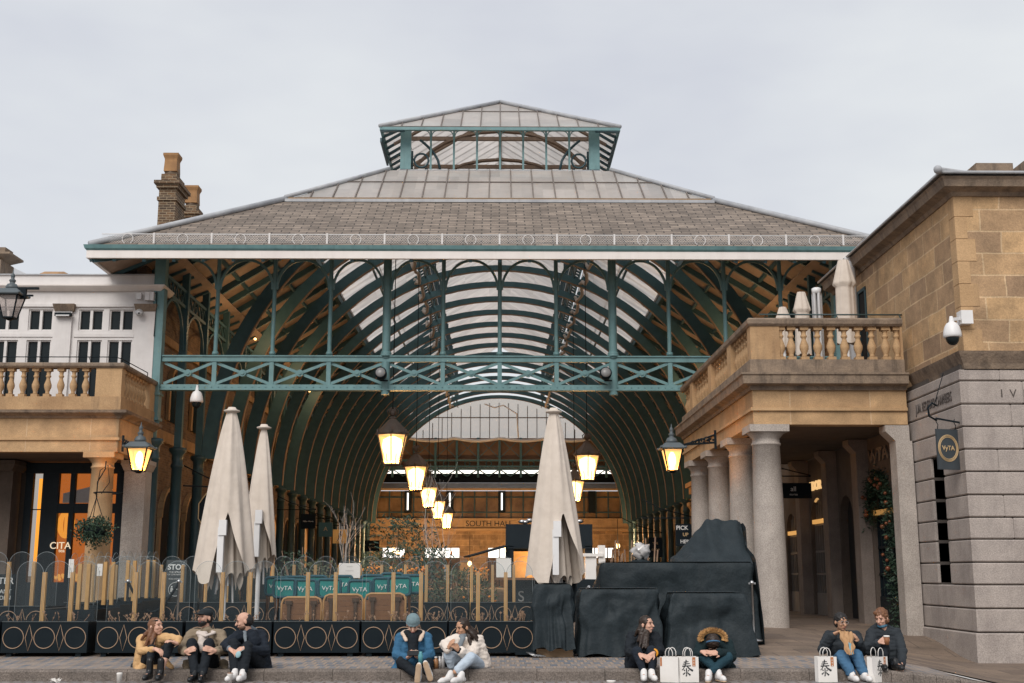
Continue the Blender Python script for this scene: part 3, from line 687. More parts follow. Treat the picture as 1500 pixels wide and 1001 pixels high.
# ---- gilded column capitals
# ================================================================= roof railing (things: white guard rail)
rail = thing('roof_guard_rail', 'low white wire mesh guard rail with round rings along the eave of the slate roof', 'railing', (0, 0, 0))
zr0, zr1 = ZE+.24, zt(344.5, 33.35); yr = 33.35; zr0 = zt(359.5, yr)
RP = 1.66; x0 = xt(148.8, 352, yr)
for i in range(14):
    xa = x0+i*RP+(0 if i == 0 else -.16); xb = x0+(i+1)*RP-.16
    b = MB()
    b.bar((xa, yr, zr0), (xb, yr, zr0), .02, .02); b.bar((xa, yr, zr1), (xb, yr, zr1), .022, .022)
    n = int((xb-xa)/.075); H = zr1-zr0
    for k in range(-5, n+1):
        for sg in (1, -1):
            a_ = xa+k*.075 if sg > 0 else xa+k*.075+H; t0 = max(0, (xa-a_)/H) if sg > 0 else max(0, (a_-xb)/H); t1 = min(1, (xb-a_)/H) if sg > 0 else min(1, (a_-xa)/H)
            if t1 > t0: b.bar((a_+sg*t0*H, yr+.004*sg, zr0+t0*H), (a_+sg*t1*H, yr+.004*sg, zr0+t1*H), .005, .005, (0, 1, 0))
    b.build('mesh_panel', alu, rail)
    b = MB(); xm = (xa+xb)/2; b.tube([(xm+.155*cos(t), yr-.015, (zr0+zr1)/2+.155*sin(t)) for t in [2*pi*k/20 for k in range(20)]], .014, 5, closed=True); b.build('ring', white, rail)
    b = MB(); b.box((xb-.02, yr-.03, zr0-.12), (xb+.03, yr+.03, zr1+.03)); b.build('post', white, rail)

# small warm uplighters tucked on the ribs
for s_ in (1, -1):
    for y in (41.8, 48.0, 54.2):
        b = MB(); b.ball((s_*8.7, y, 9.55), (.05, .10, .04), 8, 6); b.build('uplighter', emit('uplighter_glow'+str(int(y))+str(s_), (1, .55, .18), 3.0), hall)
        l = bpy.data.objects.new('uplighter_light', bpy.data.lights.new('uplighter_light', 'POINT')); COL.objects.link(l); l.location = (s_*8.6, y, 9.75); l.data.energy = 34; l.data.color = (1, .62, .3); l.data.shadow_soft_size = .15; l.parent = hall
# ================================================================= shared: balusters, wall lamps, lanterns
def baluster_mesh():
    b = MB(); b.box((-.085, -.085, 0), (.085, .085, .07))
    b.lathe([(.07, .07), (.05, .11), (.055, .14), (.095, .24), (.098, .30), (.05, .43), (.048, .47), (.07, .49), (.07, .52), (.05, .54), (.055, .60), (.08, .63)], (0, 0, 0), 12)
    b.box((-.09, -.09, .63), (.09, .09, .70)); return b
BALM = None
def balusters(pts, z, hh, parent, m):
    global BALM
    first = None
    for (x, y) in pts:
        if BALM is None:
            o = baluster_mesh().build('baluster', m); BALM = o.data
        else:
            o = bpy.data.objects.new('baluster', BALM); COL.objects.link(o)
        o.parent = parent; o.location = (x, y, z); o.scale = (1, 1, hh/.70)
def lampbody(root, lit=True, s=1.0):
    """square tapered street lantern hanging, origin at its bottom centre"""
    b = MB(); H = .56*s; wb, wt = .13*s, .25*s
    for a in range(4):
        t = pi/4+a*pi/2; k = 1.414
        b.bar((wb*k*cos(t), wb*k*sin(t), 0), (wt*k*cos(t), wt*k*sin(t), H), .03*s, .03*s)
        t2 = t+pi/2; b.bar((wb*k*cos(t), wb*k*sin(t), 0), (wb*k*cos(t2), wb*k*sin(t2), 0), .03*s, .03*s); b.bar((wt*k*cos(t), wt*k*sin(t), H), (wt*k*cos(t2), wt*k*sin(t2), H), .035*s, .035*s)
    b.lathe([(.05*s, -.06*s), (.10*s, -.03*s), (.12*s, 0)], (0, 0, 0), 8)
    b.build('lamp_frame', black, root)
    b = MB()
    for a in range(4):
        t = pi/4+a*pi/2; t2 = t+pi/2; k = 1.39
        b.add([(wb*k*cos(t), wb*k*sin(t), 0), (wb*k*cos(t2), wb*k*sin(t2), 0), (wt*k*cos(t2), wt*k*sin(t2), H), (wt*k*cos(t), wt*k*sin(t), H)], [(0, 1, 2, 3)])
    b.build('lamp_pane', lampglass if lit else clearpane, root)
    b = MB(); b.lathe([(.32*s, H), (.33*s, H+.03*s), (.20*s, H+.16*s), (.17*s, H+.17*s)], (0, 0, 0), 4); b.lathe([(.15*s, H+.17*s), (.16*s, H+.22*s), (.12*s, H+.30*s), (.06*s, H+.33*s), (.07*s, H+.37*s), (.09*s, H+.40*s), (.04*s, H+.45*s), (.05*s, H+.5*s), (.06*s, H+.53*s), (.015*s, H+.6*s), (.008*s, H+.68*s)], (0, 0, 0), 10)
    for a in range(4): t = pi/4+a*pi/2; b.ball((.33*s*1.38*cos(t), .33*s*1.38*sin(t), H+.04*s), .035*s, 6, 5)
    b.build('lamp_roof', mat('lamp_roof', (.10, .12, .13), (.07, .085, .09), rough=.45) if 'lamp_roof' not in MATS else MATS['lamp_roof'], root)
    if lit:
        b = MB(); b.ball((0, 0, H*.52), (.10*s, .10*s, .21*s), 10, 8); b.build('lamp_core', bulb, root)
def plight(name, loc, e, parent=None, r=.12, c=(1, .58, .26)):
    l = bpy.data.objects.new(name, bpy.data.lights.new(name, 'POINT')); COL.objects.link(l); l.location = loc; l.data.energy = e; l.data.color = c; l.data.shadow_soft_size = r; l.parent = parent; return l
clearpane = glassy('clear_pane', (.95, .9, .88), .6, diff=(.5, .46, .44), rough=.2)
def wallbracket(root, a, b_, drop=.0):
    """scrolled iron bracket from wall a to lamp top b"""
    b = MB(); a = V(a); b_ = V(b_); b.bar(a, b_, .045, .045); d = (b_-a); n = V((0, 0, 1)); Ld = d.length; u = d.normalized()
    b.tube([a+u*Ld*t+n*(.20*(1-t)**1.3-.02) for t in [k/10 for k in range(11)]], .02, 5)
    b.bar(a-n*.15, a+n*.28, .05, .05)
    for k, rr in ((.08, .085), (.22, .07), (.35, .055), (.47, .04), (.58, .03)):
        c = a+u*Ld*k+n*(.09*(1-k)); b.tube([c+u*rr*cos(t)+n*rr*sin(t) for t in [2*pi*q/12 for q in range(12)]], .014, 5, closed=True)
    for k in range(7): c = a+u*(.05+.07*k)+n*(.06+.03*(k % 2)); b.ball(c, .028, 6, 4)
    b.build('wall_bracket', black, root)
# ================================================================= LEFT PAVILION
YLF = 31.7
left = thing('corner_pavilion', 'sandstone pavilion at the left, balustraded balcony over a lit shopfront, white upper floor', 'building', (0, 0, 0))
xs_ = xt(178, 560, YLF)         # side face
XLL = -19.0; YLB = 34.9
def zl(py): return zt(py, YLF, 100)
pl = [(XLL, YLF), (xs_, YLF), (xs_, YLB)]
def band(name, p, o, z0, z1, m, parent, depth=.35, extra=None):
    b = MB(); pr = [(-depth, z0), (o, z0), (o, z1), (-depth, z1)] if extra is None else extra; b.prof(pr, p); return b.build(name, m, parent)
z_arch0, z_arch1, z_str = zl(662), zl(645), zl(641)
band('architrave', pl, 0, z_arch0, z_arch1, sandb, left); band('string', pl, .05, z_arch1, z_str, sandc, left); band('frieze', pl, .0, z_str, zl(613), sandb, left)
band('cornice', pl, 0, 0, 0, sandtop, left, extra=[(-.35, zl(613)), (.04, zl(613)), (.08, zl(610)), (.24, zl(606)), (.26, zl(602)), (.10, zl(601)), (-.35, zl(601))])
band('balcony_plinth', pl, .02, zl(601), zl(581), sand, left)
band('balcony_rail', pl, .06, zl(539), zl(531.5), sandtop, left, depth=.25, extra=[(-.26, zl(539)), (.03, zl(539)), (.07, zl(536.5)), (.07, zl(533)), (.03, zl(531.5)), (-.26, zl(531.5))])
b = MB(); b.box((XLL, YLF+.3, zl(662)+.02), (xs_-.3, YLB+.4, zl(655))); b.box((XLL, YLF+.3, zl(606)), (xs_-.3, YLB+.4, zl(601))); b.build('balcony_floor', dkstone, left)
zb0, zb1 = zl(581), zl(539)
bl = bpy.data.objects.new('balustrade', None); COL.objects.link(bl); bl.parent = left
xp = xt(140, 560, YLF)
pts = [(xt(px, 560, YLF)+0, YLF+.12) for px in (16.5-18, 13.7, 31.5, 50, 68, 87, 105.5, 123.5)]
pts += [(pts[0][0]-.32*k, YLF+.12) for k in range(1, 8)]
balusters(pts, zb0, zb1-zb0, bl, sandc)
b = MB(); b.box((xp, YLF-.0, zb0), (xs_, YLF+.30, zb1)); b.build('balustrade_pier', sandc, left); b = MB(); b.box((xs_-.3, YLB-.55, zb0), (xs_, YLB, zb1)); b.build('balustrade_pier', sandc, left)
balusters([(xs_-.13, YLF+.48+.27*k) for k in range(8)], zb0, zb1-zb0, bl, sandc)
# stone columns
def tuscan(x, y, zb_, zt_, r0, parent, m=granite, sq=False):
    H = zt_-zb_; b = MB(); b.lathe([(r0, zb_-.05), (r0, zb_+.0), (r0*.99, zb_+H*.3), (r0*.93, zb_+H*.65), (r0*.86, zt_-.42), (r0*.93, zt_-.41), (r0*.93, zt_-.37), (r0*.86, zt_-.36), (r0*.86, zt_-.27), (r0*1.12, zt_-.17), (r0*1.16, zt_-.15)], (x, y, 0), 28)
    k = r0*1.24; b.box((x-k, y-k, zt_-.15), (x+k, y+k, zt_)); return b.build('column', m, parent)
tuscan(xt(152, 665, YLF+.35)-.0, YLF+.35, .2, z_arch0, .33, left, sandc)
tuscan(xt(152, 665, YLF+.35)-5.6, YLF+.35, .2, z_arch0, .33, left, sandc)
def pilaster(x, y, zb_, zt_, hw, parent, m=granite, d=.3):
    b = MB(); b.box((x-hw, y-d, zb_), (x+hw, y+d, zt_-.3)); b.lathe([(hw, zt_-.3), (hw*1.08, zt_-.28), (hw*1.25, zt_-.14), (hw*1.3, zt_-.12), (hw*1.3, zt_)], (x, y, 0), 4); return b.build('pilaster', m, parent)
xpil = xt(201, 720, 34.2); pilaster(xpil, 34.2, .2, z_arch0-.02, .30, left)
xq = xt(8, 720, 34.4); pilaster(xq-.15, 34.4, .2, z_arch0-.02, .45, left, dkstone)
# shopfront
sy = 34.75
def sx(px): return xt(px, 780, sy)
def sz(py): return zt(py, sy, 110)
b = MB(); b.box((sx(34), sy, .2), (sx(183), sy+.1, z_arch0)); 
frame = MB()
for a_, b_ in ((34, 45), (59, 83), (168, 183), (100, 107)): frame.box((sx(a_), sy-.10, .2), (sx(b_), sy+.05, z_arch0-.05))
frame.box((sx(34), sy-.12, sz(694)), (sx(183), sy+.05, z_arch0-.02)); frame.box((sx(59), sy-.09, sz(752)), (sx(183), sy+.04, sz(738)))
frame.box((sx(34), sy-.09, .2), (sx(183), sy+.04, sz(853))); frame.box((sx(45), sy-.02, sz(747.5)), (sx(59), sy+.03, sz(746)))
frame.build('shopfront_frame', dark, left)
b = MB(); b.box((sx(44), sy-.0, .3), (sx(168), sy+.02, z_arch0-.1)); b.build('shop_glass', glassy('shop_glass', (.9, .85, .8), .82, diff=(.03, .03, .03), rough=.05), left)
b = MB(); b.box((sx(20), sy+2.2, .3), (sx(180), sy+2.25, z_arch0)); b.build('shop_back_wall', mat('shop_wall_glow', (.35, .13, .03), (.20, .07, .02), sc=.7, emis=(1, .30, .05), es=.42), left)  # wall itself glows, standing for lamplight in the shop room
b = MB(); b.box((sx(45), sy+.35, sz(850)), (sx(52), sy+.45, sz(700))); b.build('strip_lamp', glowhi, left)
b = MB()
for k in range(60): b.ball((random.uniform(sx(46), sx(160)), sy+.5, random.uniform(sz(850), sz(842))), .05, 5, 4)
b.build('window_display', emit('display_gold', (1, .5, .12), .8), left)
b = MB(); b.add([(sx(83), sy+.3, sz(736)), (sx(143), sy+.3, sz(736)), (sx(143), sy+.3, sz(707)), (sx(83), sy+.3, sz(722))], [(0, 1, 2, 3)])
b.build('pale_panel', mat('pale_panel', (.42, .44, .46), (.3, .3, .33), sc=3, emis=(.5, .5, .55), es=.12), left)
b = MB(); c0 = V((sx(92), sy+.25, sz(768))); 
for k in range(5):
    t0 = k*.5-1.0; b.tube([c0+V((.26*sin(t0)*cos(u), -.06*cos(t0), -.36*sin(u))) for u in [pi*q/10-pi/2 for q in range(11)]], .045, 5)
b.build('balloon_ornament', emit('ornament_glow', (1, .42, .06), .9), left)
text('CITA', 'shop_lettering', .27, emit('letter_glow', (1, .8, .55), .55), left, (sx(92), sy-.13, sz(800)), ext=.01)
text('tea', 'shop_lettering', .14, MATS['letter_glow'], left, (sx(94.5), sy-.13, sz(807)), ext=.006)
b = MB(); b.box((XLL, sy+.1, .2), (sx(34), sy+.5, z_arch0)); b.box((sx(183), sy-.3, .2), (xs_-.02, sy+.5, z_arch0)); b.build('ground_wall', dkstone, left)
# upper white floor
yw = 34.9
def ux(px): return xt(px, 480, yw)
def uz(py): return zt(py, yw, 110)
zf = zl(601)
xr = ux(229.5)
win = [(-9, 28), (40.5, 76.5), (114.5, 150.5), (159, 195)]
rows = [(453.5, 484.5), (498.5, 594)]
wb_ = MB()
# wall built as strips round the window openings
xsx = [XLL]+[v for a_, b_ in win for v in (ux(a_), ux(b_))]+[xr]
for i in range(0, len(xsx), 2): wb_.box((xsx[i], yw, zf), (xsx[i+1], yw+.25, uz(427)))
for a_, b_ in win:
    wb_.box((ux(a_), yw, uz(453.5)), (ux(b_), yw+.25, uz(427))); wb_.box((ux(a_), yw, uz(498.5)), (ux(b_), yw+.25, uz(484.5))); wb_.box((ux(a_), yw, zf), (ux(b_), yw+.25, uz(594)))
wb_.box((XLL, yw, uz(420)), (xr, yw+.3, uz(403.5)))
wb_.build('upper_wall', white, left)
for a_, b_ in win:
    for (r0, r1) in rows:
        b = MB(); b.box((ux(a_), yw+.12, uz(r1)), (ux(b_), yw+.14, uz(r0))); wn = b.build('window', winglass, left)
        b = MB(); xm = (ux(a_)+ux(b_))/2; b.box((xm-.04, yw+.03, uz(r1)), (xm+.04, yw+.11, uz(r0)))
        for xx in (ux(a_), ux(b_)-.04): b.box((xx, yw+.04, uz(r1)), (xx+.04, yw+.115, uz(r0)))
        b.box((ux(a_), yw+.05, uz(r0)-.04), (ux(b_), yw+.112, uz(r0))); b.box((ux(a_), yw+.05, uz(r1)), (ux(b_), yw+.112, uz(r1)+.04)); b.build('window_frame', white, wn)
b = MB()
for a_, b_ in ((79.5, 108), (198, 230)): b.box((ux(a_), yw-.08, zf), (ux(b_)-.05, yw-.001, uz(457)))
b.box((XLL, yw-.06, uz(450)), (xr-.04, yw-.001, uz(446))); b.box((ux(-10), yw-.03, uz(494)), (ux(79), yw-.002, uz(489))); b.box((ux(109), yw-.03, uz(494)), (ux(197), yw-.002, uz(489)))
b.build('wall_pilasters', white, left)
b = MB()
for a_, b_ in ((78, 110), (197, 230)): b.prism([(ux(a_), yw-.2, uz(447)), (ux(b_), yw-.2, uz(447)), (ux(b_-2), yw-.1, uz(457)), (ux(a_+2), yw-.1, uz(457))], (0, .2, 0))
b.build('pilaster_cap', sandtop, left)
b = MB(); b.prof([(-.2, uz(427)), (.08, uz(427)), (.16, uz(424)), (.22, uz(421)), (.22, uz(419)), (-.2, uz(418.6))], [(XLL, yw), (xr, yw), (xr, yw+.9)]); b.build('upper_cornice', cream, left)
b = MB(); b.box((XLL, yw-.05, uz(403.5)), (xr+.02, yw+.35, uz(402))); b.box((XLL, yw+.3, uz(404)), (xr, yw+7, uz(403)))
b.prism([(ux(-60), yw+3, uz(403)), (ux(37), yw+3, uz(403)), (ux(4), yw+3.5, uz(378)), (ux(-60), yw+3.5, uz(350))], (0, 3, 0)); b.build('lead_flat', lead, left)
b = MB(); b.tube([(ux(44), yw+.6, uz(399)), (ux(48), yw+.6, uz(397)), (ux(76), yw+.6, uz(397)), (ux(83), yw+.6, uz(401))], .13, 8); b.build('clay_ridge_cap', mat('clay', (.42, .25, .13), (.3, .18, .1), sc=3, rough=.8, stain=.4), left)
b = MB()
for a_ in (106, 137): b.tube([(ux(a_), yw+.4, uz(403)), (ux(a_), yw+.4, uz(398.5)), (ux(a_+11), yw+.4, uz(398)), (ux(a_+11), yw+.4, uz(403))], .018, 5)
b.build('roof_step', alu, left)
b = MB(); q = P(-8, 385, 36.2); b.box((q.x-1.0, 36.0, q.z-.5), (q.x+.28, 37, q.z+.05)); b.lathe([(.25, 0), (.55, .18), (.55, .24), (.3, .30), (.3, .45)], (q.x+.0, 36.5, q.z+.05), 4); b.build('stone_chimney', sandtop, left)
# thin safety rail above the balcony
b = MB(); za_ = zl(522); 
b.tube([(XLL, YLF+.12, za_), (xs_-.25, YLF+.12, za_), (xs_-.12, YLF+.3, za_-.02), (xs_-.12, YLB-.5, za_), (xs_-.12, YLB-.5, zl(531))], .014, 5)
for x in (xt(58, 525, YLF), xt(128, 525, YLF), xt(58, 525, YLF)-3): b.tube([(x, YLF+.12, za_), (x+.05, YLF+.2, zl(531))], .012, 4)
b.build('balcony_handrail', black, left)
# chimneys
def chimney(px0, px1, pyt, pyb, pybk, Y, potw, label, side=.75):
    x0, x1 = xt(px0, pybk, Y), xt(px1, pybk, Y); zt_, zb_ = zt(pyt, Y, 250), zt(pyb, Y, 250); zk = zt(pybk, Y, 250)
    t = thing('chimney_stack', label, 'chimney', ((x0+x1)/2, Y+.6, 7.0), group='brick chimneys behind the hall roof')
    hw = (x1-x0)/2; b = MB(); z0 = 0
    H = zk-7.0; b.box((-hw, -.6, -4), (hw, .6, H-.75)); b.box((-hw-.05, -.65, H-.75), (hw+.05, .65, H-.62)); b.box((-hw, -.6, H-.62), (hw, .6, H-.30)); b.box((-hw-.08, -.7, H-.30), (hw+.08, .7, H-.17)); b.box((-hw-.15, -.78, H-.17), (hw+.15, .78, H-.05)); b.box((-hw+.03, -.55, H-.05), (hw-.03, .55, H+.25)); b.build('brick_shaft', chimb, t)
    b = MB(); b.lathe([(hw*.95, H+.25), (hw*.9, H+.5), (hw*.6, H+.65)], (0, -.15, 0), 8); b.build('haunching', sandtop, t)
    zp = zt_-7.0; b = MB(); b.lathe([(potw, H+.4), (potw*.92, zp-.25), (potw*.95, zp-.2), (potw*1.15, zp-.08), (potw*1.15, zp)], (0, -.2, 0), 4); b.build('chimney_pot', mat('pot_clay'+str(px0), (.40, .22, .095), (.26, .14, .065), sc=2, rough=.85, stain=.35), t)
chimney(234, 259, 222, 340, 264, 40.5, .235, 'tall brick chimney stack with a square clay pot above the left roof slope')
chimney(266, 288, 270, 330, 309, 46.0, .25, 'shorter brick chimney stack half hidden behind the tall one')
b = MB(); q = P(322, 315, 44); b.box((q.x-.3, 44, q.z-.8), (q.x+.3, 44.5, q.z+.05)); b.build('roof_vent', sandtop, hall)
# wall lamps
t = thing('wall_lamp', 'lit four sided wall lantern on the corner of the left balcony pavilion', 'wall lamp', group='four sided wall lanterns')
q = P(203, 690, 31.0); t.location = q; lampbody(t, True, 1.02); q2 = P(168, 646, 31.2); wallbracket(t, V((-.62, .55, .70)), V((-.04, 0, .66))); plight('lamp_light', (0, 0, .035), 60, t, r=.03)
t = thing('wall_lamp', 'lit four sided lantern on a scrolled iron arm under the right balcony', 'wall lamp', group='four sided wall lanterns')
q = P(985, 690, 27.0); t.location = q; lampbody(t, True, .86); wallbracket(t, V((1.02, .15, .66)), V((.1, 0, .58))); plight('lamp_light', (0, 0, .03), 60, t, r=.03)
t = thing('wall_lamp', 'unlit dark lantern on a bracket before the white upper windows', 'wall lamp', group='four sided wall lanterns')
q = P(14, 466, 27.0); t.location = q; lampbody(t, False, .92)
b = MB(); b.bar((.0, 0, .70), (.62, .0, .70), .06, .05); b.box((.15, -.04, .45), (.34, .04, .72)); b.bar((.2, 0, .53), (.50, 0, .53), .04, .04); b.build('wall_bracket', black, t)
# ================================================================= RIGHT TERRACE AND CHAMBERS
YR = 25.0
right = thing('arcaded_terrace', 'sandstone terrace on granite columns with a balustrade at the right of the hall', 'building', (0, 0, 0))
xsr = xt(1100, 520, YR); XW = 8.62
def zr(py): return zt(py, YR, 1180)
pr_ = [(xsr, 34.6), (xsr, YR), (XW, YR)]
band('architrave', pr_, 0, zr(622), zr(602), sandb, right); band('string', pr_, .05, zr(602), zr(597.5), sandc, right); band('frieze', pr_, 0, zr(597.5), zr(572), sandb, right)
band('cornice', pr_, 0, 0, 0, sandtop, right, extra=[(-.35, zr(572)), (.05, zr(572)), (.07, zr(567)), (.22, zr(564)), (.24, zr(553)), (.27, zr(551)), (.27, zr(548.5)), (.10, zr(547)), (-.35, zr(547))])
band('balcony_plinth', pr_, .03, zr(547), zr(527), sandtop, right)
band('balcony_rail', pr_, .06, 0, 0, sandtop, right, extra=[(-.28, zr(478)), (.02, zr(478)), (.06, zr(475)), (.07, zr(469)), (.03, zr(466.5)), (-.28, zr(466.5))])
b = MB(); b.box((xsr+.3, YR+.3, zr(622)+.02), (XW, 34.6, zr(606))); b.box((xsr+.3, YR+.3, zr(556)), (XW, 34.6, zr(547))); b.build('balcony_floor', dkstone, right)
zb0, zb1 = zr(527), zr(478)
br = bpy.data.objects.new('balustrade', None); COL.objects.link(br); br.parent = right
balusters([(xt(px, 500, YR)+.0, YR+.12) for px in (1145, 1160.5, 1179.5, 1199.5, 1219, 1239, 1259, 1279, 1299, 1316)], zb0, zb1-zb0, br, sandc)
b = MB(); b.box((xsr, YR, zb0), (xt(1142, 500, YR), YR+.34, zb1)); b.build('corner_pier', sand, right)
b = MB(); b.box((xt(1319, 500, YR), YR, zb0), (XW, YR+.3, zb1)); b.build('end_pier', sand, right)
py_ = [27.35, 29.95, 32.9]
for y in py_:
    b = MB(); b.box((xsr-.02, y-.22, zb0), (xsr+.3, y+.22, zb1)); b.build('balustrade_pier', sandc, right)
ed = [YR+.34]+[v for y in py_ for v in (y-.22, y+.22)]+[34.6]
for i in range(0, len(ed), 2):
    a_, b_ = ed[i], ed[i+1]; n = 6 if i == 0 else 6 if b_-a_ > 1.9 else 4
    balusters([(xsr+.14, a_+(b_-a_)*(k+.5)/n) for k in range(n)], zb0, zb1-zb0, br, sandc)
for y in (YR+.35, 27.95, 30.8, 33.6): tuscan(xsr+.32, y, h(5.6, y)-.03, zr(622), .335, right)
# pilasters and wall inside the arcade
def rwall(y0, y1, openings=()):
    b = MB(); ya = y0
    for (a_, b_, zz) in openings:
        b.box((XW, ya, -.4), (XW+.35, a_, zr(622))); b.box((XW, a_, zz+(b_-a_)/2+.02), (XW+.35, b_, zr(622)))
        n = 10; ym = (a_+b_)/2; hw = (b_-a_)/2
        for i in range(n):
            t0, t1 = pi*i/n, pi*(i+1)/n; p0 = (ym+hw*cos(t0), zz+hw*sin(t0)); p1 = (ym+hw*cos(t1), zz+hw*sin(t1)); zt_ = zz+hw+.02
            b.add([(XW, p0[0], p0[1]), (XW, p1[0], p1[1]), (XW, p1[0], zt_), (XW, p0[0], zt_), (XW+.35, p0[0], p0[1]), (XW+.35, p1[0], p1[1]), (XW+.35, p1[0], zt_), (XW+.35, p0[0], zt_)], [(0, 1, 2, 3), (7, 6, 5, 4), (0, 4, 5, 1)])
        ya = b_
    b.box((XW, ya, -.4), (XW+.35, y1, zr(622))); return b
ops = [(26.25, 27.8, 2.7), (29.3, 30.45, 2.7), (31.95, 33.3, 2.72), (35.0, 36.2, 2.5)]
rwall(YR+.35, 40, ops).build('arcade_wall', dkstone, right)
for y in (28.1, 30.75, 33.6):
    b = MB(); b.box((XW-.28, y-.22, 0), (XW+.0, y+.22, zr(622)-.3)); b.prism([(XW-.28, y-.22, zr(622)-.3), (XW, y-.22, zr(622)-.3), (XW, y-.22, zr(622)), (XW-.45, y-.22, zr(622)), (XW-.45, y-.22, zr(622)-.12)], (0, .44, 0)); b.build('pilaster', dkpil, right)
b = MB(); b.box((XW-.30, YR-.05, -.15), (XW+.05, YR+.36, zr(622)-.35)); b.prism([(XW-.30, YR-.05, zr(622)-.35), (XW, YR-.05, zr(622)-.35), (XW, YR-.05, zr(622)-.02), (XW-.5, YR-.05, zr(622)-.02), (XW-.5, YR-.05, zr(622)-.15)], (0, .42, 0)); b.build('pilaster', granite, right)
for k, (a_, b_, zz) in enumerate(ops):
    ym = (a_+b_)/2; hw = (b_-a_)/2
    if k == 1: mm = darkint
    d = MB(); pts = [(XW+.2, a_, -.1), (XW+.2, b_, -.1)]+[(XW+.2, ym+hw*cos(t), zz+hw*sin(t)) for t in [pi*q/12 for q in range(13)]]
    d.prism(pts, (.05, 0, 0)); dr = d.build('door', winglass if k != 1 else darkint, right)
    if k in (2, 3, 0):
        d = MB()
        for q in range(7): y = a_+(b_-a_)*q/6; d.box((XW+.1, y-.025, .1), (XW+.19, y+.025, zz+math.sqrt(max(0, hw*hw-(y-ym)**2))))
        for z in (.75, 1.35, 1.95, zz-.05): d.box((XW+.09, a_, z-.03), (XW+.185, b_, z+.03))
        d.box((XW+.08, a_, .0), (XW+.18, b_, .85)); d.build('door_frame', doorwood if k else dark, dr)
        d = MB(); d.box((XW+.02, a_+.05, zz-.02), (XW+.09, b_-.05, zz+.09)); d.build('transom_light', emit('transom_glow'+str(k), (1, .5, .14), .40 if k else .2), dr)
# warm lamp over arch rims
b = MB()
for (a_, b_, zz) in (ops[0], ops[2]):
    ym = (a_+b_)/2; hw = (b_-a_)/2
    b.tube([(XW+.05, ym+hw*.97*cos(t), zz+hw*.97*sin(t)) for t in [pi*(.35+.4*q/10) for q in range(11)]], .035, 5)
b.build('arch_rim_light', emit('rim_glow', (1, .55, .2), .35), right)
text('VyTA', 'wall_lettering', .42, MATS['sandstone_weathered'], right, (0, 0, 0), matrix=M.Translation(V((XW-.03, 27.0, zr(622)-.45)))@M.Rotation(-pi/2, 4, 'Z')@M.Rotation(pi/2, 4, 'X'), ext=.02, bold=.008, sx=1.5)
text('ADOR', 'wall_lettering', .34, emit('sign_glow', (1, .6, .25), .55), right, (0, 0, 0), matrix=M.Translation(V((XW-.03, 32.6, zr(622)-.75)))@M.Rotation(-pi/2, 4, 'Z')@M.Rotation(pi/2, 4, 'X'), ext=.02, bold=.006, sx=1.3)
# hall-side back wall seen through the arcade
b = MB(); b.box((8.6, 40, .2), (10.6, 40.3, 5)); b.build('rear_return_wall', dkstone, right)
# handrail above the balustrade
b = MB(); zh_ = zr(452.5); b.tube([(xt(1112, 452, YR+.6), YR+.6, zh_), (xt(1326, 452, YR+.6), YR+.6, zh_)], .018, 5)
for px in (1224, 1316): b.tube([(xt(px, 452, YR+.6), YR+.6, zh_), (xt(px, 452, YR+.6), YR+.5, zh_-.10), (xt(px-3, 466, YR+.6), YR+.3, zr(467))], .016, 5)
b.build('balcony_handrail', mat('rail_teal', (.05, .08, .08), rough=.4), right)
# ---- chambers building with rusticated base
ch = thing('chambers_building', 'stone building at the right edge with a rusticated granite base and sandstone ashlar above', 'building', (0, 0, 0))
YC = 22.24; XL_ = xt(1430, 900, YC); XU = xt(1405, 400, YC)
YE2 = 30.4; XRR = 17
def zc(py, Y=YC, px=1410): return zt(py, Y, px)
z_s0, z_s1 = zc(533), zc(516)
b = MB(); b.box((XU, YC+.02, z_s0), (XRR, YE2, zc(285)))
b.build('upper_wall', ashlar, ch)
quo = MB()
hq = (zc(285)-z_s1)/7
for k in range(7):
    w_ = .22 if k % 2 else .36; z0 = z_s1+k*hq+.006
    quo.box((XU-.012, YC+.008, z0), (XU+w_, YC+.3, z0+hq-.012))
quo.build('corner_quoins', sandc, ch)
b = MB(); 
path = [(XU, YE2+.3), (XU, YC), (XRR, YC)]
b.prof([(-.3, zc(288)), (.03, zc(288)), (.08, zc(283)), (.26, zc(279)), (.30, zc(270)), (.34, zc(266)), (-.3, zc(264))], path); b.build('eaves_cornice', sandtop, ch)
b = MB(); ze = zc(264)+.0
b.prism([(XU-.36, YE2+.4, ze), (XU-.36, YC-.36, ze), (XRR, YC-.36, ze), (XRR, YC+6, ze+2.0), (XU+4.0, YC+4, ze+1.15), (XU+4, YE2, ze+1.15)], (0, 0, .05))
b2 = MB(); A = V((XU-.38, YC-.38, ze)); B_ = V((XU+4.0, YC+4.0, ze+1.15)); C_ = V((XRR+2, YC-.38, ze)); D_ = V((XRR+2, YC+4, ze+1.15)); E_ = V((XU-.38, YE2+.4, ze)); F_ = V((XU+4, YE2+.4, ze+1.15))
b2.add([A, C_, D_, B_, A, B_, F_, E_], [(0, 1, 2, 3), (4, 5, 6, 7)]); b2.box((XU+1, YC+1, ze-.6), (XRR+1, YE2, ze-.02)); b2.build('slate_slopes', slate, ch)
b = MB(); b.tube([A+V((-.05, -.05, .06)), B_+V((0, 0, .06))],   .06, 8); b.tube([A+V((0, 0, .03)), C_+V((0, 0, .03))], .032, 6); b.tube([A+V((0, 0, .03)), E_+V((0, 0, .03))], .03, 6); b.ball(A+V((-.06, -.06, .06)), .085, 8, 6)
b.build('lead_hip', lead, ch)
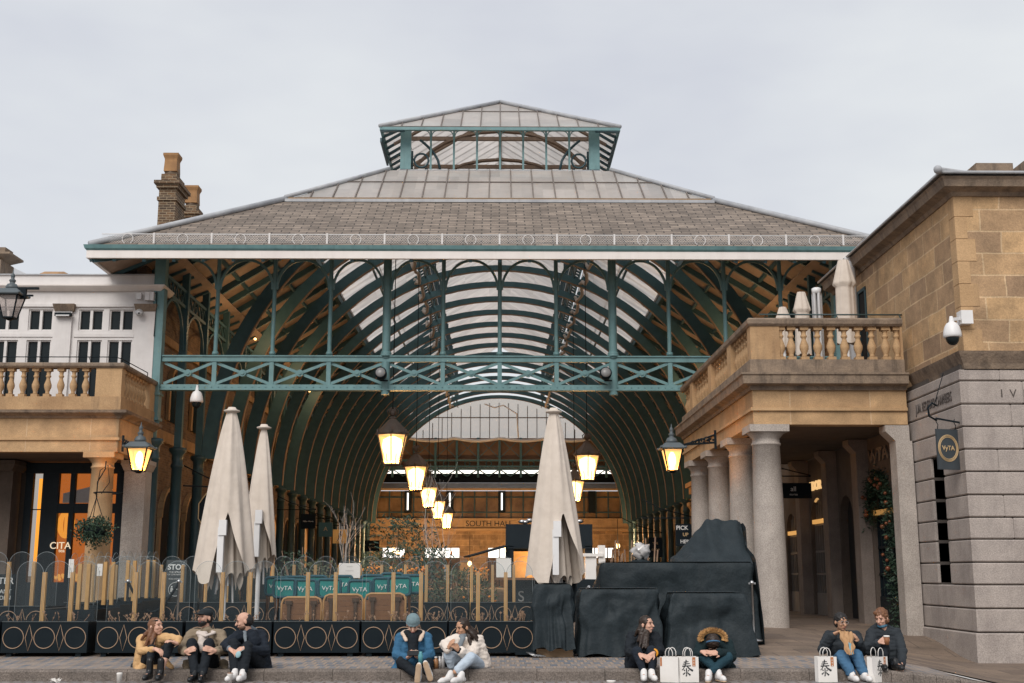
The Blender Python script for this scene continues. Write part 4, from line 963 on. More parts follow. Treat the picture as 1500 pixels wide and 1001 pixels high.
b = MB(); q = P(1452, 242, 26); b.box((q.x-.35, 26, q.z-.5), (q.x+.5, 26.6, q.z+.05)); b.box((q.x+.75, 26, q.z-.5), (q.x+1.4, 26.6, q.z+.1)); b.build('roof_hatch', sandtop, ch)
b = MB(); yd = (28.0, 28.95); b.box((XU-.0, yd[0], zr(467)-.4), (XU+.02, yd[1], zt(425, 28.4, 1300)))
dd = MB(); zdt = zt(424, 28.3, 1298); dd.box((XU-.006, yd[0], zr(547)), (XU+.02, yd[1], zdt)); dr = dd.build('terrace_door', darkint, ch)
dd = MB(); dd.box((XU-.03, yd[0], zr(547)), (XU-.008, yd[0]+.08, zdt)); dd.box((XU-.03, yd[1]-.4, zr(547)), (XU-.008, yd[1]-.3, zdt)); dd.box((XU-.035, yd[0], zdt-.08), (XU-.007, yd[1], zdt)); dd.build('door_frame', tealpipe, dr)
# string course
b = MB(); b.prof([(-.3, z_s0-.10), (.02, z_s0-.10), (.05, z_s0), (.14, z_s1-.05), (.16, z_s1), (-.3, z_s1+.03)], [(XU-.02, YR), (XU-.02, YC), (XRR, YC)]); b.build('string_course', sandtop, ch)
# rusticated courses
zbnd = [z_s0-.10, zc(558), zc(592), zc(625), zc(658), zc(691), zc(725), zc(758), zc(790), zc(824), zc(857), zc(892), zc(927), -.6]
sl = (23.35, 24.05); zsl0, zsl1 = zc(855), zc(680)
core = MB(); core.box((XL_+.06, YC+.06, -.6), (XRR, sl[0], z_s0)); core.box((XL_+.06, sl[1], -.6), (XRR, YR+.3, z_s0)); core.box((XL_+.5, sl[0], -.6), (XRR, sl[1], z_s0)); core.box((XW+.36, YR+.31, -.6), (XRR, YE2, z_s0)); core.box((XW+.36, YE2+.01, -.6), (13, 39.9, zr(547))); core.build('base_core', rustdk, ch)
def rblock(bm, x0, x1, y0, y1, z0, z1, c=.02):
    """bevelled ashlar block"""
    bm.add([(x0, y0, z0+c), (x1, y0, z0+c), (x1, y1, z0+c), (x0, y1, z0+c), (x0, y0, z1-c), (x1, y0, z1-c), (x1, y1, z1-c), (x0, y1, z1-c),
            (x0+c, y0+c, z0), (x1-c, y0+c, z0), (x1-c, y1-c, z0), (x0+c, y1-c, z0), (x0+c, y0+c, z1), (x1-c, y0+c, z1), (x1-c, y1-c, z1), (x0+c, y1-c, z1)],
           [(0, 1, 5, 4), (1, 2, 6, 5), (2, 3, 7, 6), (3, 0, 4, 7), (8, 9, 1, 0), (9, 10, 2, 1), (10, 11, 3, 2), (11, 8, 0, 3), (4, 5, 13, 12), (5, 6, 14, 13), (6, 7, 15, 14), (7, 4, 12, 15), (12, 13, 14, 15), (11, 10, 9, 8)])
rg = random.Random(3)
for i in range(len(zbnd)-1):
    zt_, zb_ = zbnd[i]-.010, zbnd[i+1]+.010
    if i == 12: zb_ = -.6
    bm = MB(); xx = XL_; L0 = .6+rg.random()*.7
    o_ = -.05 if i == 12 else 0
    slot = zb_ < zsl1 and zt_ > zsl0 
    rblock(bm, XL_+o_, XL_+L0, YC+o_, sl[0] if slot else YC+1.35, zb_, zt_)
    bq = MB()
    if not slot: rblock(bq, XL_+o_, XL_+.6, YC+1.36, YR+.3, zb_, zt_)
    else: rblock(bq, XL_, XL_+.6, sl[1], YR+.3, zb_, zt_)
    bq.build('rusticated_block', rustic, ch)
    xx = XL_+L0+.006
    while xx < XRR:
        w_ = 1.1+rg.random()*.9; rblock(bm, xx, xx+w_, YC+o_, YC+.4, zb_, zt_, .02); xx += w_+.006
    bm.build('rusticated_course', rustic, ch)
b = MB(); b.box((XL_+.30, sl[0], zsl0), (XL_+.34, sl[1], zsl1)); b.build('window', winglass, ch)
b = MB(); b.box((XL_-.012, YC+.16, zc(592)-.0+.05), (XL_+.02, YR-.02, zc(560))); 
text('JUN. BEDFORD CHAMBERS', 'carved_lettering', .27, mat('carved', (.13, .11, .10), rough=.9), ch, (0, 0, 0), matrix=M.Translation(V((XL_-.004, YC+1.42, zc(576))))@M.Rotation(-pi/2, 4, 'Z')@M.Rotation(pi/2, 4, 'X'), ext=.012, bold=.0, sx=.62)
text('I  V  I', 'carved_lettering', .22, rustdk, ch, (XL_+1.0, YC-.002, zc(577)), ext=.006)
# ================================================================= hanging lanterns
lantmetal = mat('lantern_metal', (.16, .13, .11), (.11, .09, .08), sc=5, rough=.6)
def hanging(X, Y, zb_, label, s=1.0):
    t = thing('hanging_lantern', label, 'lantern', (X, Y, zb_), group='glowing lanterns hung in the hall')
    n = 6; rb_, rt, H = .28*s, .52*s, .96*s; b = MB()
    for k in range(n):
        a0, a1 = 2*pi*k/n+pi/6, 2*pi*(k+1)/n+pi/6
        b.bar((rb_*cos(a0), rb_*sin(a0), 0), (rt*cos(a0), rt*sin(a0), H), .035, .035)
        for (r_, z) in ((rb_, 0), (rt, H)): b.bar((r_*cos(a0), r_*sin(a0), z), (r_*cos(a1), r_*sin(a1), z), .04, .05)
        am = (a0+a1)/2; b.bar(((rb_)*.87*cos(am), rb_*.87*sin(am), 0), ((rb_+(rt-rb_)*.35)*.87*cos(am), (rb_+(rt-rb_)*.35)*.87*sin(am), H*.35), .02, .02)
        b.ball((rt*1.0*cos(a0), rt*1.0*sin(a0), H+.08), (.05, .05, .09), 6, 5)
    b.lathe([(.1, -.05), (.26*s, -.02), (.27*s, .0)], (0, 0, 0), 6); b.build('lantern_frame', lantmetal, t)
    b = MB()
    for k in range(n):
        a0, a1 = 2*pi*k/n+pi/6, 2*pi*(k+1)/n+pi/6; q = .985
        b.add([(rb_*q*cos(a0), rb_*q*sin(a0), 0), (rb_*q*cos(a1), rb_*q*sin(a1), 0), (rt*q*cos(a1), rt*q*sin(a1), H), (rt*q*cos(a0), rt*q*sin(a0), H)], [(0, 1, 2, 3)])
    b.build('lantern_glass', lampglass, t)
    b = MB(); b.lathe([(.54*s, H), (.56*s, H+.04), (.15*s, H+.47*s), (.11*s, H+.51*s), (.13*s, H+.55*s), (.06*s, H+.60*s)], (0, 0, 0), 6, smooth=False); b.ball((0, 0, H+.72*s), (.13*s, .13*s, .12*s), 8, 6)
    for k in range(6): a = pi*k/3; b.tube([(.14*s*cos(a), .14*s*sin(a), H+.64*s), (.18*s*cos(a), .18*s*sin(a), H+.78*s), (.07*s*cos(a), .07*s*sin(a), H+.88*s)], .02, 4)
    b.build('lantern_hood', lantmetal, t)
    b = MB(); b.lathe([(.10, .10), (.22*s, .22), (.33*s, H*.6), (.30*s, H*.85), (.1, H*.95)], (0, 0, 0), 10); b.build('lamp_core', bulb, t)
    b = MB(); b.cyl((0, 0, H+.80*s), (0, 0, (14.5 if Y > 41 else 13.2)-zb_), .016, n=5); b.build('chain', black, t)
    plight('lamp_light', (0, 0, .05), 330, t, r=.04, c=(1, .68, .38))
for k, (px, py, Y) in enumerate([(574, 681, 38.4), (609, 719, 48.6), (627.5, 744, 58.0), (641, 760, 66.8), (654, 774, 77.5)]):
    q = P(px, py, Y)
    hanging(q.x, q.y, q.z, ['nearest and largest glowing lantern in the left row, hung from the arched roof', 'second glowing lantern from the front in the left row', 'third glowing lantern of the left row, middle of the five', 'fourth glowing lantern in the left row, just before the farthest', 'farthest and smallest glowing lantern in the left row'][k])
for k, (px, py, Y) in enumerate([(860.5, 704, 46.5), (842, 735, 56.5)]):
    q = P(px, py, Y); hanging(q.x, q.y, q.z, ['glowing lantern hanging in full view right of the big front parasol', 'glowing lantern half hidden behind the big front parasol'][k])
# ================================================================= small fittings
def cctv(p, label, wall=None, s=1.0, hang=True):
    t = thing('security_camera', label, 'security camera', p, group='dome security cameras')
    b = MB(); b.lathe([(.03*s, .36*s), (.05*s, .25*s), (.10*s, .22*s), (.135*s, .16*s), (.155*s, .09*s), (.165*s, .04*s), (.168*s, 0), (.165*s, -.04*s), (.15*s, -.05*s)], (0, 0, 0), 16); b.build('housing', whiteplastic, t)
    b = MB(); b.ball((0, 0, -.06*s), (.125*s, .125*s, .14*s), 14, 10); b.build('dome', winglass, t)
    b = MB()
    if wall is not None: b.bar((0, 0, .30*s), wall, .06*s, .06*s); b.box(tuple(V(wall)-V((.02, .12, .12))), tuple(V(wall)+V((.2, .12, .14))))
    else: b.cyl((0, 0, .2*s), (0, 0, .40*s), .03*s, n=8)
    b.build('mount', whiteplastic, t); return t
q = P(288, 587, 34.9); cctv(q, 'white dome camera hanging under the left end of the teal girder', s=1.15)
q = P(1399, 491, 22.0); cctv(V((q.x-.05, 22.0, q.z)), 'white dome camera on the sandstone corner at the right', wall=(.25, .20, .36), s=1.0)
mat('lens_grey', (.25, .25, .25), rough=.3)
def spot(p, label):
    t = thing('floodlight', label, 'floodlight', p, group='unlit round floodlights on the girder'); b = MB(); m = M.Rotation(R(80), 4, 'X'); b.lathe([(.10, -.16), (.17, -.1), (.18, .12), (.16, .14)], (0, 0, 0), 14, m=m); b.build('body', black, t)
    b = MB(); b.lathe([(.145, .142), (.14, .16), (.02, .17)], (0, 0, 0), 14, m=m); b.build('lens', MATS['lens_grey'], t)
    b = MB(); b.bar((0, .05, 0), (0, .2, .2), .05, .05); b.box((-.03, .1, -.2), (.2, .14, -.16)); b.build('bracket', black, t)
spot(P(558, 548, 34.6), 'unlit round floodlight on the girder, left of centre'); spot(P(887, 548, 34.6), 'unlit round floodlight on the girder, right of centre')
# heater and boxes on white wall
t = thing('patio_heater_bar', 'slim bar heater on the white wall between the windows', 'wall heater', P(93, 461, 34.75)); b = MB(); b.box((-.24, -.08, -.05), (.24, .05, .05)); b.build('body', black, t); b = MB(); b.box((-.2, -.09, -.06), (.2, -.03, -.02)); b.build('element', alu, t)
t = thing('wall_camera', 'small round camera on the white wall beside the last upper window', 'security camera', P(205, 459, 34.7)); b = MB(); b.lathe([(.11, .1), (.11, 0), (.05, -.06)], (0, 0, 0), 12, m=M.Rotation(R(90), 4, 'X')); b.build('housing', alu, t); b = MB(); b.ball((0, -.05, -.02), .06); b.build('dome', winglass, t)
t = thing('junction_box', 'pale twin junction boxes high on the white wall near the corner', 'junction box', P(212, 435, 34.8)); b = MB(); b.box((-.22, -.1, -.09), (-.08, .05, .09)); b.box((.04, -.13, -.13), (.18, .05, .13)); b.box((.19, -.12, -.13), (.30, .05, .13)); b.build('box_body', whiteplastic, t); b = MB(); b.tube([(.3, 0, .1), (.35, 0, .15), (.36, 0, -.3), (.34, 0, -1.2)], .012, 4); b.build('cable', black, t)
# ================================================================= planter barriers with acrylic screens
def ringpts(cx, cz, r, y, n=28): return [(cx+r*cos(t), y, cz+r*sin(t)) for t in [2*pi*k/n for k in range(n)]]
twg = random.Random(11)
def barrier(Z0=.06, Hp=.45, Dp=.85, pz=1.25, jpost=False):
    t = thing('planter_barrier', 'x', 'planter barrier', group='black planter barriers with ring and diamond motifs')
    b = MB(); b.box((-.645, 0, Z0), (.645, .04, Z0+Hp)); b.box((-.645, Dp-.04, Z0), (.645, Dp, Z0+Hp)); b.box((-.645, .04, Z0), (-.605, Dp-.04, Z0+Hp)); b.box((.605, .04, Z0), (.645, Dp-.04, Z0+Hp)); b.box((-.605, .04, Z0+.02), (.605, Dp-.04, Z0+Hp-.06)); b.build('planter_box', black, t)
    b = MB(); b.box((-.645, -.012, Z0+Hp), (.645, .05, Z0+Hp+.012)); b.build('top_trim', mat('trim_steel', (.10, .12, .125), (.07, .085, .09), rough=.35, metal=.5) if 'trim_steel' not in MATS else MATS['trim_steel'], t)
    zc_ = Z0+Hp*.5-.005
    for k in (-1, 0, 1): b = MB(); b.tube(ringpts(k*.465, zc_, .155, -.004), .0065, 5, closed=True); b.build('ring_motif', gold, t)
    for k in (-1, 1): b = MB(); x = k*.2325; b.tube([(x-.055, -.004, zc_), (x, -.004, zc_+.19), (x+.055, -.004, zc_), (x, -.004, zc_-.19)], .0065, 4, closed=True); b.build('diamond_motif', gold, t)
    for x in (-.52, .52): b = MB(); b.box((x-.05, .03, 0), (x+.03, .10, Z0)); b.box((x-.05, Dp-.1, 0), (x+.03, Dp-.03, Z0)); b.build('foot', black, t)
    for x in ((-.215, .215) if not jpost else (-.64, -.215, .215)): b = MB(); b.box((x-.028, Dp/2-.03, Z0+.1), (x+.028, Dp/2+.03, pz)); b.build('post', oak, t)
    for k in (-1, 0, 1):
        x = k*.43; r_ = .205; zt_ = pz+.17; pts = [(x-r_, Z0+Hp-.05), (x+r_, Z0+Hp-.05)]+[(x+r_*cos(a), zt_-r_+r_*sin(a)) for a in [pi*q/16 for q in range(17)]]
        yy = Dp/2; b = MB(); b.prism([(p[0], yy-.035+.0, p[1]) for p in pts], (0, .006, 0)); sc_ = b.build('acrylic_screen', acrylic, t)
        b = MB(); b.tube([(p[0], yy-.032, p[1]) for p in pts[1:]]+[(pts[0][0], yy-.032, pts[0][1])], .0035, 4); b.build('screen_edge', acrim, sc_)
    return t
def twigs(name, n, x0, x1, y0, y1, z0, hh, m, seed):
    r_ = random.Random(seed); b = MB()
    for k in range(n):
        x, y = r_.uniform(x0, x1), r_.uniform(y0, y1); p = V((x, y, z0)); d = V((r_.uniform(-.6, .6), r_.uniform(-.4, .4), 1)); pts = [p]
        for q in range(3): d = d+V((r_.uniform(-.5, .5), r_.uniform(-.4, .4), 0)); pts.append(pts[-1]+d.normalized()*hh/3*r_.uniform(.6, 1.2))
        b.tube(pts, .006, 4, r1=.002)
        for q in range(3): c = pts[r_.randrange(1, 4)]; a = r_.uniform(0, 6.3); s_ = .025; b.add([c, c+V((s_*cos(a), s_*sin(a)*.5, s_)), c+V((0, 0, s_*1.6)), c+V((-s_*cos(a)*.4, 0, s_*.8))], [(0, 1, 2, 3)])
    return b.build(name, m)
bar0 = barrier(); names = []
YB1 = 18.56
fx = [(64.5-129*1.03), 64.5, 203, 334, 463, 592, 720]
lab = ['black planter barrier at the far left edge of the front row', 'front row planter barrier second from the left edge, beyond the woman in the tan coat', 'front row planter barrier behind the woman in the tan coat', 'front row planter barrier behind the man in the dark hooded jacket', 'front row planter barrier in front of the wooden folded tables', 'front row planter barrier behind the man in the grey beanie', 'front row planter barrier behind the woman in the white puffer, next to the tall cover']
for k, px in enumerate(fx):
    x = xt(px, 940, YB1); o = bar0 if k == 0 else dup(bar0)
    o.location = (x, YB1, h(x, YB1)); o['label'] = lab[k]
    if k: 
        tw = twigs('dry_twigs', 26 if k in (2, 5, 6) else 14, -.6, .6, .08, .38, .50, .16, twig, 30+k); tw.parent = o
bb = barrier(jpost=True); YB2 = 24.5
for k in range(7):
    x = .08-1.334*k; o = bb if k == 0 else dup(bb); o.location = (x, YB2-.35, h(x, YB2)-.0)
    o['label'] = 'back row planter barrier, '+['nearest the dark kiosk', 'second from the kiosk', 'third from the kiosk', 'behind the right end of the teal chairs', 'behind the middle of the teal chairs', 'behind the left end of the teal chairs', 'between the two left parasols and the brick wall'][k]
o = dup(bb); o.location = (-7.6, YB2-.35, h(-7, YB2)); o['label'] = 'back row planter barrier at its left end, by the round teal pipe'
for k in range(4):
    o = dup(bar0); y = 20.2+1.30*k; o.rotation_euler = (0, 0, -pi/2); o.location = (-7.42, y+.4, h(-7, y)+.10); o['label'] = 'side row planter barrier seen edge on, '+['nearest the camera', 'second from the camera', 'third from the camera', 'farthest from the camera'][k]
o = dup(bb); o.location = (xt(12, 897, 20.6), 20.6, h(-8, 20.6)+.12); o['label'] = 'planter barrier behind the front row at the left edge, below the menu board'
# notices on the screens
def notice(px, py, Y, w_, hh, label, lines=(), name='paper_notice'):
    t = thing(name, label, 'notice', P(px, py, Y)); b = MB(); b.box((-w_/2, 0, -hh/2), (w_/2, .004, hh/2)); b.build('sheet', paper, t)
    for k, (s_, z, sz_) in enumerate(lines): text(s_, 'print', sz_, MATS['grey_print'], t, (0, -.004, z), ext=.001)
    return t
mat('grey_print', (.25, .24, .23), rough=.8)
notice(104, 833, 20.6, .085, .31, 'tall narrow white notice on a screen at the left', [('-----', .08, .03), ('----', 0, .03), ('-----', -.06, .03)])
notice(146, 835, 22.6, .10, .22, 'short white notice on a screen before the round stone column', [('----', .05, .03), ('o', -.03, .05)])
notice(512, 836, 24.2, .42, .29, 'square white notice board above the teal chairs', [('------', .08, .06), ('----------', 0, .05), ('--- - ---', -.08, .04)])
t = thing('distancing_sign', 'dark STOP sign with a white ring and two figures, behind the screens', 'sign', P(257, 860, 25.4)); b = MB(); b.box((-.21, 0, -.95), (.21, .02, .55)); b.build('sign_board', mat('sign_slate', (.05, .06, .065), rough=.6), t)
text('STOP', 'sign_lettering', .15, letterwhite, t, (0, -.006, .40), bold=.004); text('THE SPREAD', 'sign_lettering', .052, letterwhite, t, (0, -.006, .30)); text('OF CORONAVIRUS', 'sign_lettering', .040, letterwhite, t, (0, -.006, .25)); text('PLEASE KEEP APART', 'sign_lettering', .034, letterwhite, t, (0, -.006, .16))
b = MB(); b.tube(ringpts(0, -.05, .14, -.006), .007, 5, closed=True); b.cyl((-.05, -.006, -.05), (.05, -.006, -.05), .008, n=6)
for s_ in (-1, 1): b.ball((s_*.075, -.006, .0), .02, 8, 6); b.box((s_*.075-.022, -.01, -.10), (s_*.075+.022, -.004, -.02))
b.build('pictogram', letterwhite, t)
# menu board at the left edge
t = thing('menu_board', 'dark menu board with white lettering cut off by the left edge', 'sign', P(8, 872, 21.5)); b = MB(); b.box((-.6, 0, -.5), (.15, .05, .36)); b.build('board', black, t)
text('HUNTER', 'board_lettering', .16, letterwhite, t, (.13, -.008, .24), align='RIGHT'); text('RESTAURANT', 'board_lettering', .10, letterwhite, t, (.10, -.008, .06), align='RIGHT'); text('GARDEN', 'board_lettering', .10, letterwhite, t, (.10, -.008, -.05), align='RIGHT')
# rope stanchions
def stanchion(p, q, label, m=steel):
    t = thing('rope_stanchion', label, 'stanchion', p, group='metal queue posts'); b = MB(); b.lathe([(.15, 0), (.15, .02), (.03, .05), (.022, .08), (.022, .93), (.04, .94), (.04, .97), (.02, 1.0)], (0, 0, 0), 12); b.bar((-.06, 0, .95), (.06, 0, .95), .03, .03); b.build('post', m, t)
    if q is not None: b = MB(); q = V(q); b.tube([V((0, 0, .95))+q*u-V((0, 0, .55*math.sin(pi*u)*(1-.0*u))) for u in [k/12 for k in range(13)]], .025, 6); b.build('rope', black, t)
stanchion((-6.95, 22.9, h(-7, 22.9)), (.95, 0, 0), 'metal queue post with a black rope beside the round teal pipe'); stanchion((-6.0, 22.9, h(-6, 22.9)), None, 'metal queue post holding the far end of the black rope')
stanchion(V((xt(1068, 870, 21.6), 21.6, h(4, 21.6)+.12)), None, 'metal post with a white tag beside the big dark cover'); stanchion(V((xt(1102, 870, 20.6), 20.6, h(4.3, 20.6)+.06)), None, 'metal post at the right end of the dark covers'); stanchion(V((xt(863, 870, 20.8), 20.8, h(1.5, 20.8)-.03)), (-.55, .1, 0), 'metal queue post between the kiosk and the dark covers')
# ================================================================= closed parasols
def parasol(px, py_top, py_bot, Y, wpx, label, seed=0, pole=True, zg_=None, twist=0.0, group='tall closed cream parasols', cape=False):
    top = P(px, py_top, Y); bot = zt(py_bot, Y, px); zz = h(top.x, Y) if zg_ is None else zg_; H = top.z-bot; Rb = wpx/1800*Y/2
    t = thing('closed_parasol', label, 'parasol', (top.x, Y, zz), group=group); r_ = random.Random(seed); n = 96; m_ = 34
    z1 = top.z-zz-.06; z0 = bot-zz; vs = []
    lobes = 6; ph = r_.uniform(0, 6); am = [r_.uniform(.7, 1.3) for _ in range(lobes)]
    for j in range(m_+1):
        u = j/m_
        for i in range(n):
            a = 2*pi*i/n; k = a*lobes/(2*pi); f_ = abs(math.cos(pi*k+ph)); li = int(k+ph/pi) % lobes
            prof = .12+.88*(u**.74) if not cape else (.42+.62*u/.3+.07*abs(sin(4*a)) if u < .3 else .84+.18*(u-.3))
            rr = Rb*prof*(.66+.30*am[li]*f_**.9 + .09*sin(3*a+seed)+.025*sin(13*a+u*5))
            rr = Rb*prof*(.95+.05*sin(4*a+ph)+.05*am[li]*f_+.03*sin(9*a+ph+u*2))
            df = (a-R(279+seed)+pi) % (2*pi)-pi; wd = .52+.03*sin(seed)
            hem = z0+.16*(.5+.5*cos(2*a+.4))+.06*sin(5*a+seed)
            if abs(df) < wd: hem += H*.37*(1-abs(df)/wd)**.8
            if not cape: rr *= 1+.34*math.exp(-((df-.45)/.20)**2)*u**1.3-.10*math.exp(-((df+.1)/.25)**2)*u+.10*math.exp(-((df+.75)/.3)**2)*u
            if cape: hem = z0+.05*(1-f_)
            z = z1+(hem-z1)*u
            aa = a+twist*u
            vs.append(V((rr*cos(aa), rr*sin(aa)*.8, z)))
    fs = [(j*n+i, j*n+(i+1) % n, (j+1)*n+(i+1) % n, (j+1)*n+i) for j in range(m_) for i in range(n)]
    b = MB(); b.add(vs, fs, True); b.build('canopy', canvas, t, fixn=False)
    if not cape:
        # a folded corner of the cloth hanging down the front
        vs2 = []
        for j in range(m_+1):
            u = j/m_
            for i in range(n):
                a = 2*pi*i/n; rr = Rb*(.10+.50*u)*(.72+.26*abs(sin(3.5*a+ph))+.05*sin(11*a)); z = z1-.3+(z0-.16+.30*abs(sin(3.5*a+ph+.6))-z1+.3)*u; vs2.append(V((rr*cos(a), rr*sin(a)*.8, z)))
        b = MB(); b.add(vs2, fs, True); b.build('inner_fold', canvas, t, fixn=False)
        for sx_, ang in ():
            b = MB(); g = 14; vv = []
            L_ = H*.46; w_ = Rb*.95; cx = Rb*sx_
            for j in range(g+1):
                for i in range(g+1):
                    u, v = j/g, i/g-.5; wid = w_*(.25+.75*(u if u < .62 else (1-u)/.38*.62+.0))
                    x = cx+v*2*wid*.55+.10*sin(u*5+seed); y = -Rb*(.50+.32*u)-.05*cos(v*9)+.08*abs(v); z = z0+H*.50-L_*u+.0; z -= .0
                    vv.append(V((x, y, z+.12*abs(v))))
            b.add(vv, [(j*(g+1)+i, j*(g+1)+i+1, (j+1)*(g+1)+i+1, (j+1)*(g+1)+i) for j in range(g) for i in range(g)], True); b.build('canopy_flap', canvas, t, fixn=False)
    b = MB(); b.lathe([(.06, z1-.04), (.135, z1-.015), (.14, z1+.005), (.08, z1+.025), (.06, z1+.06)], (0, 0, 0), 16); b.build('cap', canvas, t) if not cape else None
    b = MB(); b.cyl((0, 0, 0), (0, 0, z1), .042, n=12); b.build('pole', whiteplastic, t)
    if pole:
        b = MB(); b.box((-.05, -Rb*.62-.1, z0+.15), (.05, -Rb*.62, z0+H*.30)); b.box((-.035, -Rb*.6-.13, z0+.75), (.09, -Rb*.6-.05, z0+1.0)); b.build('crank_housing', whiteplastic, t)
        b = MB()
        for k in range(5): a = k*1.25+.3; b.cyl((Rb*.3*cos(a), Rb*.25*sin(a), z0-.35+.07*k), (.05*cos(a), .05*sin(a), z0+1.2), .018, n=6)
        b.build('rib_arm', alu, t); b = MB(); b.box((-.35, -.35, -.0), (.35, .35, .07)); b.build('base', black, t)
    return t
parasol(340, 597, 852, 20.4, 90, 'large closed cream parasol at the left, nearest of the left pair', 3)
parasol(387, 622, 828, 22.6, 54, 'smaller closed cream parasol just right of the large left one', 5)
parasol(811, 598, 856, 19.8, 86, 'large closed cream parasol standing right of centre by the kiosk', 8)
zt_r = zr(550)
for (px, pt, pb_, Y, w_, lb, sd) in ((1235, 378, 505, 27.0, 34, 'tallest closed parasol on the right terrace, beside the ashlar wall', 4), (1173, 425, 522, 28.6, 26, 'middle closed parasol on the right terrace behind the balustrade', 6), (1146, 447, 512, 30.5, 22, 'small closed parasol leaning at the corner of the right terrace', 9)):
    parasol(px, pt, pb_, Y, w_, lb, sd, pole=False, zg_=zt_r, group='closed parasols on the terrace', cape=True)
t = thing('terrace_heater', 'ribbed silver pole of a covered patio heater on the right terrace', 'patio heater', (xt(1197, 450, 29.0), 29.0, zt_r)); zz = zt(422, 29, 1197)-zt_r
b = MB()
for k in range(5): a = pi*k/5; b.cyl((.09*cos(a*2), .09*sin(a*2), 0), (.09*cos(a*2), .09*sin(a*2), zz-.15), .045, n=8)
b.build('ribbed_sleeve', alu, t); b = MB(); b.lathe([(.12, zz-.16), (.12, zz-.02), (.08, zz)], (0, 0, 0), 12); b.build('cap', whiteplastic, t)
t = thing('terrace_heater', 'silver heater pole behind the tallest terrace parasol', 'patio heater', (xt(1246, 400, 28.2), 28.2, zt_r)); zz = zt(376, 28.2, 1246)-zt_r
b = MB(); b.cyl((0, 0, 0), (0, 0, zz-.1), .12, n=10); b.build('ribbed_sleeve', alu, t); b = MB(); b.lathe([(.14, zz-.12), (.14, zz-.02), (.08, zz)], (0, 0, 0), 12); b.build('cap', whiteplastic, t)
# ================================================================= draped covers
def drape(name, label, top, z1, bot, z0, y0, y1, yb0, yb1, seed=0, amp=.05, parent=None, group=None, bumps=None):
    """cloth over a boxy shape: top rect (x0,x1,y0,y1) at z1, flaring to bottom rect at z0"""
    x0, x1 = top; X0, X1 = bot; n = 40; m_ = 22; vs = []; r_ = random.Random(seed); ph = [r_.uniform(0, 6.28) for _ in range(6)]
    def peri(u, a0, a1, b0, b1, rad=.07):
        s = u*4 % 4; k = int(s); f_ = s-k; c = [(a0, b0), (a1, b0), (a1, b1), (a0, b1)]
        p, q = V((*c[k], 0)), V((*c[(k+1) % 4], 0)); return p+(q-p)*f_
    N4 = 4*n
    for j in range(m_+1):
        u = j/m_
        for i in range(N4):
            a = i/N4; p = peri(a, x0, x1, y0, y1); q = peri(a, X0, X1, yb0, yb1); e = u**1.25
            c = p+(q-p)*e; ctr = V(((X0+X1)/2, (yb0+yb1)/2, 0)); d = (c-ctr); 
            if d.length > 0: d.normalize()
            t = a*2*pi
            rip = amp*u*(sin(t*7+ph[0]+2*u)+.6*sin(t*13+ph[1])+.5*sin(t*23+ph[2]-3*u))*.6
            fold = amp*.5*sin((a*N4/n*3.2+u*2.4)*3+ph[3])*u*(1-u)*2.0
            cr = -.6*amp*(1-abs(2*((a*4) % 1)-1))*sin(pi*u)
            z = z1+(z0-z1)*u
            if bumps: z += bumps(c.x, c.y)*(1-u)
            if j == m_: z += .03*sin(t*9+ph[4])
            if j == 0: c = c-d*.03
            wn = NZ.noise(V((c.x*2.6+seed, c.y*2+z1, u*2.2+a*3)))+.6*abs(NZ.noise(V((c.x*4+u*5, seed, u*3-c.x*3)))); c = c+d*(wn+.9*sin(a*4*pi*2.3+u*5+seed)*NZ.noise(V((a*9, u*1.5, seed))))*amp*1.9*sin(pi*min(1, u*1.4+.1))
            vs.append(V((c.x, c.y, 0))+d*(rip+fold+cr)+V((0, 0, z)))
    fs = [(j*N4+i, j*N4+(i+1) % N4, (j+1)*N4+(i+1) % N4, (j+1)*N4+i) for j in range(m_) for i in range(N4)]
    b = MB(); b.add(vs, fs, True)
    # top sheet
    g = 16; tv = []
    for j in range(g+1):
        for i in range(g+1):
            x = x0+(x1-x0)*i/g; y = y0+(y1-y0)*j/g; z = z1+.012+(bumps(x, y) if bumps else -.02*sin(pi*i/g)*sin(pi*j/g)); tv.append(V((x, y, z)))
    b.add(tv, [(j*(g+1)+i, j*(g+1)+i+1, (j+1)*(g+1)+i+1, (j+1)*(g+1)+i) for j in range(g) for i in range(g)], True)
    o = b.build(name, blackcloth, parent, fixn=False); sub = o.modifiers.new('s', 'SMOOTH'); sub.iterations = 1; sub.factor = .5
    if parent is None: tag(o, label, 'cover', group)
    return o
YC1 = 18.4
def cov(px0, px1, pt, PX0, PX1, pb_, label, seed, dep=.8, name='covered_table', Y=YC1):
    zt_, z0 = zt(pt, Y, px0), zt(pb_, Y, px0)
    return drape(name, label, (xt(px0, pt, Y), xt(px1, pt, Y)), zt_, (xt(PX0, pb_, Y), xt(PX1, pb_, Y)), max(z0, h(xt(PX0, pb_, Y), Y)+.01), Y+.08, Y+dep-.08, Y, Y+dep, seed, group='black covers over stacked furniture')
cov(784, 838, 855.5, 782, 841, 952, 'narrow tall black cover over a post beside the front planter barriers', 2, .5, 'covered_post', 18.3)
cov(852, 968, 863, 846, 972, 961, 'wide black cover behind the long haired woman in black', 5, .95)
cov(986, 1092, 869, 975, 1117, 965, 'wide black cover behind the person with the fur hood', 9, 1.0)
b = MB(); x0, x1 = xt(786, 957, 18.5), xt(839, 957, 18.5); b.box((x0, 18.5, h(x0, 18.5)), (x1, 18.8, h(x0, 18.5)+.12)); t = b.build('cardboard_base', mat('cardboard', (.42, .28, .17), (.33, .22, .13), rough=.9)); tag(t, 'flat cardboard piece under the narrow tall black cover', 'cardboard')
Yg = 20.6
zt1 = zt(824, Yg, 950); xa, xb = xt(866, 830, Yg), xt(1104, 830, Yg)
